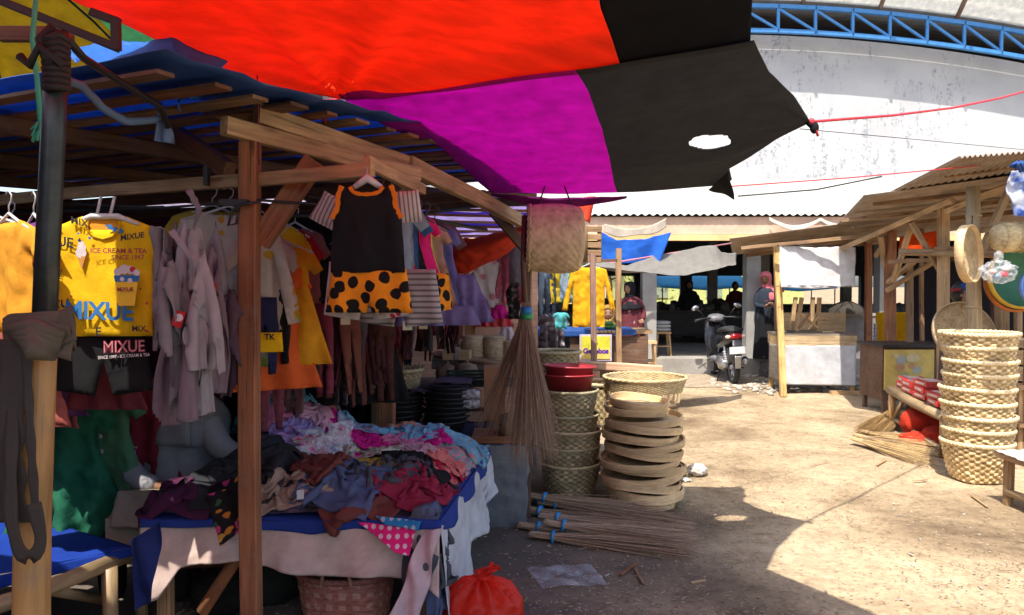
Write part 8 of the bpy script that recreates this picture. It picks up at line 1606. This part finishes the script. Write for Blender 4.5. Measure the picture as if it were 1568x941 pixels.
for i, a in enumerate((1541, 1574)):
    t = thing('hanging_basket', ('left', 'right')[i] + ' barrel shaped basket lying on the beam at the right edge', 'basket', tuple(P(a, 362, 6.2))); c_ = P(a, 363, 6.2); m = MB(); lathe(m, c_, [(.001, -.09), (.10, -.088), (.118, -.05), (.125, 0), (.118, .05), (.10, .085), (.001, .088)], 40, rot=Matrix.Rotation(PI / 2, 3, 'Y'), fn=lambda a_, k, r, z: (r * (1 + .008 * math.sin(a_ * 30)), z)); m.build('body', M_b3, t); m = MB(); [lathe(m, c_, [(.121, z - .005), (.127, z), (.121, z + .005)], 40, rot=Matrix.Rotation(PI / 2, 3, 'Y')) for z in (-.055, .06)]; m.build('hoop', M_b1, t)
for i, (a, b2, Y, r, ci, lb) in enumerate(((1560, 425, 6.5, .27, 0, 'green tray with a yellow rim hanging frontmost at the right edge'), (1553, 431, 6.65, .27, 1, 'orange rimmed tray tucked behind the green tray'), (1590, 440, 6.2, .16, 2, 'blue tray at the very right edge'))):
    t = thing('plastic_tray', lb, 'tray', tuple(P(a, b2, Y))); Rr = Matrix.Rotation(PI / 2 - .1, 3, 'X'); m = MB(); lathe(m, P(a, b2, Y), [(.001, 0), (r * .92, 0), (r * .93, .02)], 48, rot=Rr); m.build('face', plain('tray_face_%d' % i, ((.03, .16, .07), (.04, .14, .07), (.10, .22, .55))[ci], .5, bmp=0), t); m = MB(); lathe(m, P(a, b2, Y), [(r * .92, -.01), (r, -.012), (r * 1.01, .03), (r * .93, .03)], 48, rot=Rr); m.build('rim', plain('tray_rim_%d' % i, ((.70, .42, .03), (.70, .20, .03), (.12, .25, .60))[ci], .5, bmp=0), t)
pk = thing('plastic_bag', 'clear plastic bag of small colourful toys hanging from the beam', 'plastic bag', tuple(P(1529, 415, 5.9))); c_ = P(1529, 416, 5.9); m = MB(); ell(m, c_, (.13, .09, .085), 50, 30, 0, lambda q: 1 + .28 * nz(q.x * 3, q.y * 3, q.z * 3) + .12 * nz(q.x * 9, q.y * 9, q.z * 9)); ell(m, c_ + V3(0, 0, .115), (.035, .03, .05), 24, 14, 0, lambda q: 1 + .3 * nz(q.x * 5, q.y * 5, q.z * 5)); m.build('film', clear_film('thin_film', (.8, .85, .9), .16), pk)
for i, (dx, dz, c) in enumerate(((.04, -.02, (.55, .03, .05)), (-.05, .0, (.5, .35, .3)), (-.01, -.035, (.2, .3, .4)), (.06, .03, (.55, .5, .45)))): m = MB(); ell(m, c_ + V3(dx, 0, dz), (.035, .03, .025), 14, 8); m.build('toy', plain('toy_%d' % i, c, .4, bmp=0), pk)
bw = thing('plastic_bag', 'blue and white printed plastic bag tied high at the right edge', 'plastic bag', tuple(P(1566, 290, 5.2))); A = bil(P(1548, 262, 5.2), P(1590, 255, 5.2), P(1592, 335, 5.2), P(1549, 330, 5.2), 26, 18)[::-1]; A[..., 0] += .02 * np.sin(A[..., 2] * 16); A[..., 1] += .03 * nzg(A, 9, 1, 3) ; m = MB(); grid(m, A, 0, True, .01); m.build('bag', fabric('blue_white_bag', (.55, .60, .70), 'mottle', (.03, .10, .45), (.7, .7, .75), ps=7, tr=.3, gloss=.3), bw)
m = MB(); [tube(m, [P(1548 + 5 * k, 255 + 2 * (k % 2), 5.15), P(1556 + 6 * k, 248, 5.12), P(1564 + 6 * k, 262, 5.15)], .014, 6, 0, .2) for k in range(4)]; m.build('knot', M_tarpb, bw)
m = MB(); tube(m, [P(1556, 246, 6.6), P(1557, 262, 6.5), P(1555, 278, 6.5)], .014, 6); tag(m.build('ribbon', M_rope, None, P(1556, 262, 6.5)), 'red ribbon ends tied on the right stall roof beam', 'ribbon')
for k in range(5): sieve('sieve', ('bottom', 'second lowest', 'middle', 'second highest', 'top')[k] + ' wooden sieve of the stack right of the tall basket stack', (P(1560, 600, 7.0).x, 7.0, .72 + .075 * k), .30 - .01 * (k % 2), .07, (0, .03 * (-1) ** k, k), 'sieves right of the tall basket stack')
t = thing('timber_table', 'rough timber table right of the tall basket stack', 'table', (P(1570, 600, 7.0).x, 7.0, 0)); part_box(t, 'tabletop', V3(5.0, 6.95, .69), (1.1, .75, .04), M_wl); part_box(t, 'shelf', V3(5.0, 6.9, .36), (1.1, .7, .035), M_wm)
for x in (4.52, 5.45):
    for y in (6.65, 7.25): part_bar(t, 'leg', V3(x, y, 0), V3(x, y, .67), .06, .06, M_wl)
for i, (a, b2, Y, r, c) in enumerate(((1562, 558, 6.35, .09, (.34, .16, .12)), (1558, 583, 6.3, .075, (.30, .14, .11)))): m = MB(); cc_ = P(a, b2, Y); cc_.z = .71 + r * .9 if i == 0 else .375 + r; cc_.y = 6.75; ell(m, cc_, (r, r, r), 24, 16, 0, lambda q: 1 + .12 * nz(q.x * 3 + i, q.y * 3, q.z * 3)); tag(m.build('clay_pot', plain('clay', c, .8, 0, 9, .4), None, cc_), ('rounded clay pot on the timber table right of the stack', 'rounded clay pot on the lower shelf of the timber table')[i], 'pot')
lt_ = thing('low_table', 'low pale timber table at the lower right edge', 'table', (P(1568, 760, 5.6).x, 5.6, 0)); q0 = G(1526, 696, .36); part_box(lt_, 'tabletop', V3(q0.x + .42, q0.y - .28, .36), (.85, .6, .03), M_wl)
for x, y in ((.06, -.50), (.78, -.50), (.06, -.05), (.78, -.05)): part_bar(lt_, 'leg', V3(q0.x + x, q0.y + y, 0), V3(q0.x + x, q0.y + y, .342), .055, .055, M_wl, (0, 1, 0))
part_tube(lt_, 'stretcher', [V3(q0.x + .05, q0.y - .05, .10), V3(q0.x + .06, q0.y - .5, .12)], .028, M_bam)
m = MB(); A = bil((q0.x - .03, q0.y - .45, .385), (q0.x + .5, q0.y - .55, .38), (q0.x + .5, q0.y + .03, .385), (q0.x - .01, q0.y + .02, .39), 26, 26); A[..., 2] += .02 * np.abs(nzg(A, 8, 2, 3)); grid(m, A, 0, True, .004); tag(m.build('plastic_sheet', MATS['white_plastic'], None, (q0.x, q0.y, .38)), 'white plastic sheet spread on the low table at the right edge', 'plastic sheet')
for i in range(3): crumple('leaf_bundle', ('left', 'middle', 'right')[i] + ' green leafy bundle on the white plastic of the low table', (q0.x + .16 + .12 * i, q0.y - .3 + .05 * i, .43), .05, plain('greens', (.05, .16, .05)), 20 + i, 'vegetables').location = (0, 0, 0)
# man with cap behind the tray
cm = thing('person', 'person in a blue cap with red brim sitting behind the round tray', 'person', (P(1470, 460, 7.9).x, 7.9, 0)); c_ = P(1474, 450, 7.9); m = MB(); lathe(m, V3(c_.x, c_.y, 0), [(.22, .5), (.22, .8), (.21, 1.05), (.19, c_.z - .22), (.12, c_.z - .15), (.055, c_.z - .11)], 40, sy=.7, fn=lambda a, k, r, z: (r * (1 + .04 * math.sin(a * 9 + z * 5)), z)); m.build('shirt', fabric('brown_shirt', (.16, .12, .09)), cm)
for sg_ in (-1, 1): limb_body(cm, 'sleeve', [(V3(c_.x + sg_ * .17, c_.y, c_.z - .26), .06), (V3(c_.x + sg_ * .24, c_.y - .05, c_.z - .5), .055), (V3(c_.x + sg_ * .16, c_.y - .26, c_.z - .58), .042)], [(0, 1), (1, 2)], MATS['brown_shirt']); hand(cm, V3(c_.x + sg_ * .16, c_.y - .28, c_.z - .58), V3(-sg_ * .2, -1, 0), sg_, V3(0, 0, -1))
head(cm, c_, .9, .10, .15); m = MB(); ell(m, c_ + V3(.01, .01, .055), (.092, .105, .085), 24, 14, 0, lambda q: 1 if q.z > -.2 else .9); m.build('cap', fabric('blue_cap', (.03, .08, .28)), cm); m = MB(); A = bil(c_ + V3(-.155, -.03, .03), c_ + V3(-.08, -.11, .045), c_ + V3(-.05, -.04, .08), c_ + V3(-.10, .04, .06), 8, 8); grid(m, A, 0, True, .006); m.build('brim', fabric('red_brim', (.40, .04, .04)), cm)
m = MB(); m.add(*box((c_.x, c_.y + .05, .25), (.4, .4, .5))); tag(m.build('crate', M_wd, None, (c_.x, c_.y, 0)), 'dark crate the capped person sits on', 'crate')
# woman in pink headscarf
pw = thing('person', 'person in a pink headscarf and black skirt standing on the hall floor edge', 'person', (P(1170, 545, 13.35).x, 13.35, .28)); c_ = V3(P(1170, 545, 13.35).x, 13.28, .28)
m = MB(); lathe(m, c_, [(.22, .01), (.21, .2), (.19, .55), (.185, .80), (.16, .92)], 48, sy=.75, fn=lambda a, k, r, z: (r * (1 + .06 * math.sin(a * 8 + z)), z)); m.build('skirt', M_black, pw); m = MB(); lathe(m, c_, [(.185, .72), (.18, .9), (.18, 1.05), (.175, 1.18), (.12, 1.25), (.05, 1.29)], 40, sy=.72); m.build('blouse', fabric('slate_blouse', (.03, .04, .06)), pw)
for sg_ in (-1, 1): limb_body(pw, 'sleeve', [(c_ + V3(sg_ * .14, 0, 1.18), .055), (c_ + V3(sg_ * .19, -.02, .95), .05), (c_ + V3(sg_ * .07 - .03, -.20, .93), .038)], [(0, 1), (1, 2)], MATS['slate_blouse']); hand(pw, c_ + V3(sg_ * .06 - .03, -.22, .93), V3(-sg_ * .4, -.8, .3), sg_, V3(0, 0, 1), .9)
for sg_ in (-1, 1): m = MB(); ell(m, c_ + V3(sg_ * .08, -.12, .035), (.04, .09, .035), 14, 8); m.build('shoe', M_rubber, pw)
M_phj = fabric('pink_headscarf', (.72, .20, .24), tr=.2); head(pw, c_ + V3(-.02, -.03, 1.42), -.6, .098, .35, hijab=M_phj)
m = MB(); m.add(*box((4.85, 13.1, .12), (.9, .35, .22))); [m.add(*box((4.85, 12.9 - .3 * k, .07 - .03 * k), (1.1, .28, .12 - .05 * k))) for k in range(2)]; tag(m.build('steps', plain('dark_step_stone', (.13, .11, .10), .95, 0, 7, .5, .6), None, (4.85, 13, 0)), 'dark broken stone steps up to the hall floor', 'steps')
# ------------------------------------------------------------------ motorbike seen from behind
M_bb = plain('bike_black', (.015, .015, .018), .18, 0, 5, .3, 0); M_bs = plain('bike_silver', (.45, .45, .47), .3, .8, 8, .2, 0); M_bw = plain('bike_white', (.70, .70, .72), .3, 0, 8, .1, 0); M_red = plain('tail_red', (.55, .01, .02), .15, bmp=0); M_bg = plain('bike_grey', (.12, .12, .13), .5, bmp=0); M_mir = plain('mirror_glass', (.7, .75, .8), .05, 1.0, bmp=0)
mk = thing('motorbike', 'black scooter parked facing the hall, seen from behind', 'motorbike', (P(1127, 590, 11.75).x, 11.9, 0)); BX, BY = P(1130, 585, 11.8).x, 11.75; byaw = -.01; lean_ = -.07
RB = Matrix.Rotation(byaw, 3, 'Z') @ Matrix.Rotation(lean_, 3, 'Y')
def b_(x, y, z): return V3(BX, BY, 0) + RB @ V3(x, y, z)      # y runs forward, away from the camera
def wheel(y, r, nm_):
    m = MB(); R = RB @ Matrix.Rotation(PI / 2, 3, 'Y'); lathe(m, b_(0, y, r), [(r - .07, -.032), (r - .03, -.05), (r - .006, -.030), (r, 0), (r - .006, .030), (r - .03, .05), (r - .07, .032)], 40, rot=R); w_ = m.build('wheel', M_rubber, mk)
    m = MB(); lathe(m, b_(0, y, r), [(r - .07, -.03), (r - .085, -.02), (r - .085, .02), (r - .07, .03)], 40, rot=R); lathe(m, b_(0, y, r), [(.001, -.05), (.04, -.05), (.04, .05), (.001, .05)], 20, rot=R)
    for k in range(6): a = PI / 3 * k; bar(m, b_(0, y + .03 * math.cos(a), r + .03 * math.sin(a)), b_(0, y + (r - .08) * math.cos(a), r + (r - .08) * math.sin(a)), .03, .02)
    m.build('rim', M_bs, w_); return w_
wheel(.28, .28, 'rear'); wheel(1.52, .27, 'front')
def hull(name, secs, mat, par=mk, n=24, pw=2.6):
    """loft of superellipse sections (x, y, z, w, h)"""
    m = MB(); V = []; 
    for (x, y, z, w_, h) in secs:
        for j in range(n): a = 2 * PI * j / n; c, s = math.cos(a), math.sin(a); V.append(b_(x + abs(c) ** (2 / pw) * math.copysign(w_ / 2, c), y, z + abs(s) ** (2 / pw) * math.copysign(h / 2, s)))
    k = len(secs); F_ = [(i * n + j, i * n + (j + 1) % n, (i + 1) * n + (j + 1) % n, (i + 1) * n + j) for i in range(k - 1) for j in range(n)] + [tuple(reversed(range(n))), tuple(range((k - 1) * n, k * n))]; m.add(V, F_, 0, True); return m.build(name, mat, par)
hull('tail_fairing', [(0, -.02, .80, .12, .08), (0, .03, .79, .22, .16), (0, .15, .76, .28, .22), (0, .40, .70, .30, .26), (0, .75, .64, .26, .22), (0, .90, .55, .18, .2)], M_bb)
hull('seat', [(0, .0, .865, .12, .04), (0, .08, .88, .24, .08), (0, .35, .885, .28, .10), (0, .65, .84, .24, .10), (0, .85, .82, .15, .06)], M_rubber)
hull('underbody', [(0, .15, .52, .16, .16), (0, .35, .42, .22, .26), (0, .65, .36, .26, .26), (0, .95, .34, .24, .18)], M_bg); hull('floorboard', [(0, .80, .36, .30, .12), (0, 1.15, .34, .34, .10), (0, 1.25, .42, .34, .2)], M_bg)
hull('leg_shield', [(0, 1.12, .45, .34, .2), (0, 1.18, .65, .42, .45), (0, 1.24, .88, .36, .30), (0, 1.30, .98, .26, .12)], M_bb); hull('front_mudguard', [(0, 1.28, .52, .10, .06), (0, 1.5, .56, .14, .06), (0, 1.76, .46, .10, .06)], M_bb)
hull('handlebar_cowl', [(0, 1.04, 1.0, .12, .08), (0, 1.10, 1.03, .30, .12), (0, 1.20, 1.03, .26, .14), (0, 1.28, 1.0, .12, .08)], M_bg)
m = MB(); tube(m, [b_(-.38, 1.0, 1.01), b_(-.25, 1.06, 1.03), b_(0, 1.10, 1.04), b_(.25, 1.06, 1.03), b_(.38, 1.0, 1.01)], .014, 8); m.build('handlebar', M_blk, mk)
for s_ in (-1, 1):
    m = MB(); tube(m, [b_(s_ * .25, 1.055, 1.028), b_(s_ * .385, .998, 1.01)], .021, 10); m.build('grip', M_rubber, mk); m = MB(); tube(m, [b_(s_ * .22, 1.14, 1.03), b_(s_ * .37, 1.12, .99)], .008, 6); m.build('brake_lever', M_bs, mk)
    m = MB(); tube(m, [b_(s_ * .20, 1.07, 1.04), b_(s_ * .27, 1.06, 1.14), b_(s_ * .33, 1.06, 1.20)], .007, 6); ml = m.build('mirror_stem', M_blk, mk); R = RB @ Matrix.Rotation(PI / 2, 3, 'X'); m = MB(); ell(m, b_(s_ * .36, 1.07, 1.22), (.075, .022, .045), 20, 12, 0, None, RB @ Matrix.Rotation(s_ * .35, 3, 'Y')); mr_ = m.build('mirror', M_bb, mk); m = MB(); ell(m, b_(s_ * .36, 1.053, 1.22), (.064, .010, .036), 20, 12, 0, None, RB @ Matrix.Rotation(s_ * .35, 3, 'Y')); m.build('glass', M_mir, mr_)
hull('tail_light', [(0, -.045, .79, .10, .05), (0, -.02, .79, .17, .085), (0, .03, .79, .19, .10)], M_red)
for s_ in (-1, 1): m = MB(); ell(m, b_(s_ * .125, .0, .785), (.045, .04, .03), 16, 10, 0, None, RB); m.build('indicator', plain('amber_white', (.75, .62, .50), .2, bmp=0), mk)
m = MB(); tube(m, [b_(-.14, .10, .89), b_(-.11, -.03, .885), b_(.11, -.03, .885), b_(.14, .10, .89)], .013, 8); m.build('grab_rail', M_blk, mk)
hull('mudguard', [(0, -.04, .72, .14, .03), (0, -.055, .62, .15, .03), (0, -.04, .50, .12, .03), (0, .0, .36, .10, .02)], M_bg)
m = MB()
A = bil(b_(-.055, -.075, .48), b_(.055, -.075, .48), b_(.045, -.03, .28), b_(-.045, -.03, .28), 8, 8)[::-1]; grid(m, A, 0, True, .008); m.build('mud_flap', M_bs, mk)
pl_ = MB(); pl_.add([b_(x, y, z) for x in (-.135, .135) for y, z in ((-.085, .52), (-.095, .63), (-.079, .52), (-.089, .63))], [(0, 4, 5, 1), (2, 3, 7, 6), (0, 1, 3, 2), (4, 6, 7, 5), (1, 5, 7, 3), (0, 2, 6, 4)]); pl_.build('number_plate', M_bw, mk)
m = MB(); tube(m, [b_(.10, .60, .30), b_(.13, .40, .30), b_(.14, .15, .36), b_(.14, -.02, .40)], [.03, .045, .05, .042], 12); m.build('exhaust', M_bs, mk); m = MB(); tube(m, [b_(.148, .34, .33), b_(.152, .10, .40)], [.052, .055], 12); m.build('exhaust_guard', M_blk, mk)
for s_ in (-1, 1): m = MB(); tube(m, [b_(s_ * .09, .28, .28), b_(s_ * .11, .30, .62)], .018, 8); [lathe(m, b_(s_ * (.095 + .003 * k), .285, .36 + .028 * k), [(.028, -.008), (.036, 0), (.028, .008)], 14) for k in range(7)]; m.build('shock_absorber', plain('white_spring', (.55, .55, .55), .4, .3, bmp=0), mk)
m = MB(); ell(m, b_(-.12, .45, .33), (.08, .2, .11), 20, 12, 0, lambda q: 1 + .1 * math.sin(q.y * 20), RB); ell(m, b_(.11, .55, .33), (.07, .16, .11), 16, 10, 0, None, RB); m.build('engine_case', M_bs, mk)
m = MB(); tube(m, [b_(-.08, .62, .30), b_(-.20, .55, .02)], .012, 8); tube(m, [b_(-.14, .50, .22), b_(-.20, .46, .20), b_(-.24, .46, .20)], .012, 6); tube(m, [b_(.14, .50, .24), b_(.24, .48, .22)], .012, 6); m.build('kickstand', M_blk, mk)
for s_ in (-1, 1): m = MB(); tube(m, [b_(s_ * .06, 1.50, .27), b_(s_ * .07, 1.36, .62)], .02, 8); m.build('fork', M_blk, mk)
# second dark motorbike shape and people deep in the hall: simple standing figures
for i, (a, Y, hgt, lb, cl) in enumerate(((1055, 18.5, 1.38, 'dark figure standing deep in the hall, left of the motorbike', (.03, .03, .035)), (1126, 20.5, 1.35, 'figure in dull red deep in the hall', (.16, .03, .03)))):
    t = thing('person', lb, 'person', (P(a, 470, Y).x, Y, .28)); c_ = V3(P(a, 470, Y).x, Y, .28); m = MB(); lathe(m, c_, [(.16, .0), (.17, .4), (.18, .8), (.17, .95), (.20, hgt - .32), (.17, hgt - .24), (.06, hgt - .2)], 28, sy=.7, fn=lambda a_, k, r, z: (r * (1 + .05 * math.sin(a_ * 7 + z * 3)), z)); m.build('clothes', fabric('hall_cloth_%d' % i, cl), t)
    for sg_ in (-1, 1): limb_body(t, 'sleeve', [(c_ + V3(sg_ * .18, 0, hgt - .3), .055), (c_ + V3(sg_ * .26, -.05, hgt - .55), .05), (c_ + V3(sg_ * .2, -.2, hgt - .65), .035)], [(0, 1), (1, 2)], MATS['hall_cloth_%d' % i], sub=1)
    head(t, c_ + V3(0, 0, hgt - .08), .5 * i, .095, hijab=MATS['hall_cloth_%d' % i] if i % 2 == 0 else None)
# ------------------------------------------------------------------ unseen tarp stall added left and behind to block skylight
ns_ = thing('unseen_shade_stall', 'unseen dark tarp roof and walls added left of the camera to block skylight', 'market stall', (-5, 1, 0))
m = MB(); A = bil((-7.5, -3.0, 2.6), (-2.5, -3.0, 2.5), (-2.1, 2.1, 2.45), (-7.5, 3.5, 2.5), 20, 20); A[..., 2] += .05 * nzg(A, 1.5, 2); grid(m, A, 0, True, .004); m.build('roof_tarp', fabric('brown_tarp', (.13, .10, .09), tr=.1), ns_)
m = MB(); A = bil((-5.2, -3.0, 0), (-5.2, 5.5, 0), (-5.2, 5.5, 2.4), (-5.2, -3.0, 2.5), 20, 40); A[..., 0] += .05 * np.sin(A[..., 1] * 9); grid(m, A, 0, True, .004); m.build('side_tarp', MATS['brown_tarp'], ns_)
m = MB(); A = bil((-7.5, -3.0, 0), (1.5, -3.2, 0), (1.5, -3.2, 2.5), (-7.5, -3.0, 2.6), 20, 40); A[..., 1] += .05 * np.sin(A[..., 0] * 9); grid(m, A, 0, True, .004); m.build('rear_tarp', MATS['brown_tarp'], ns_)
for x, y in ((-2.4, -2.9), (-5.1, -2.9), (-5.1, 2.0)): part_bar(ns_, 'post', V3(x, y, 0), V3(x, y, 2.5), .07, .07, M_wd)
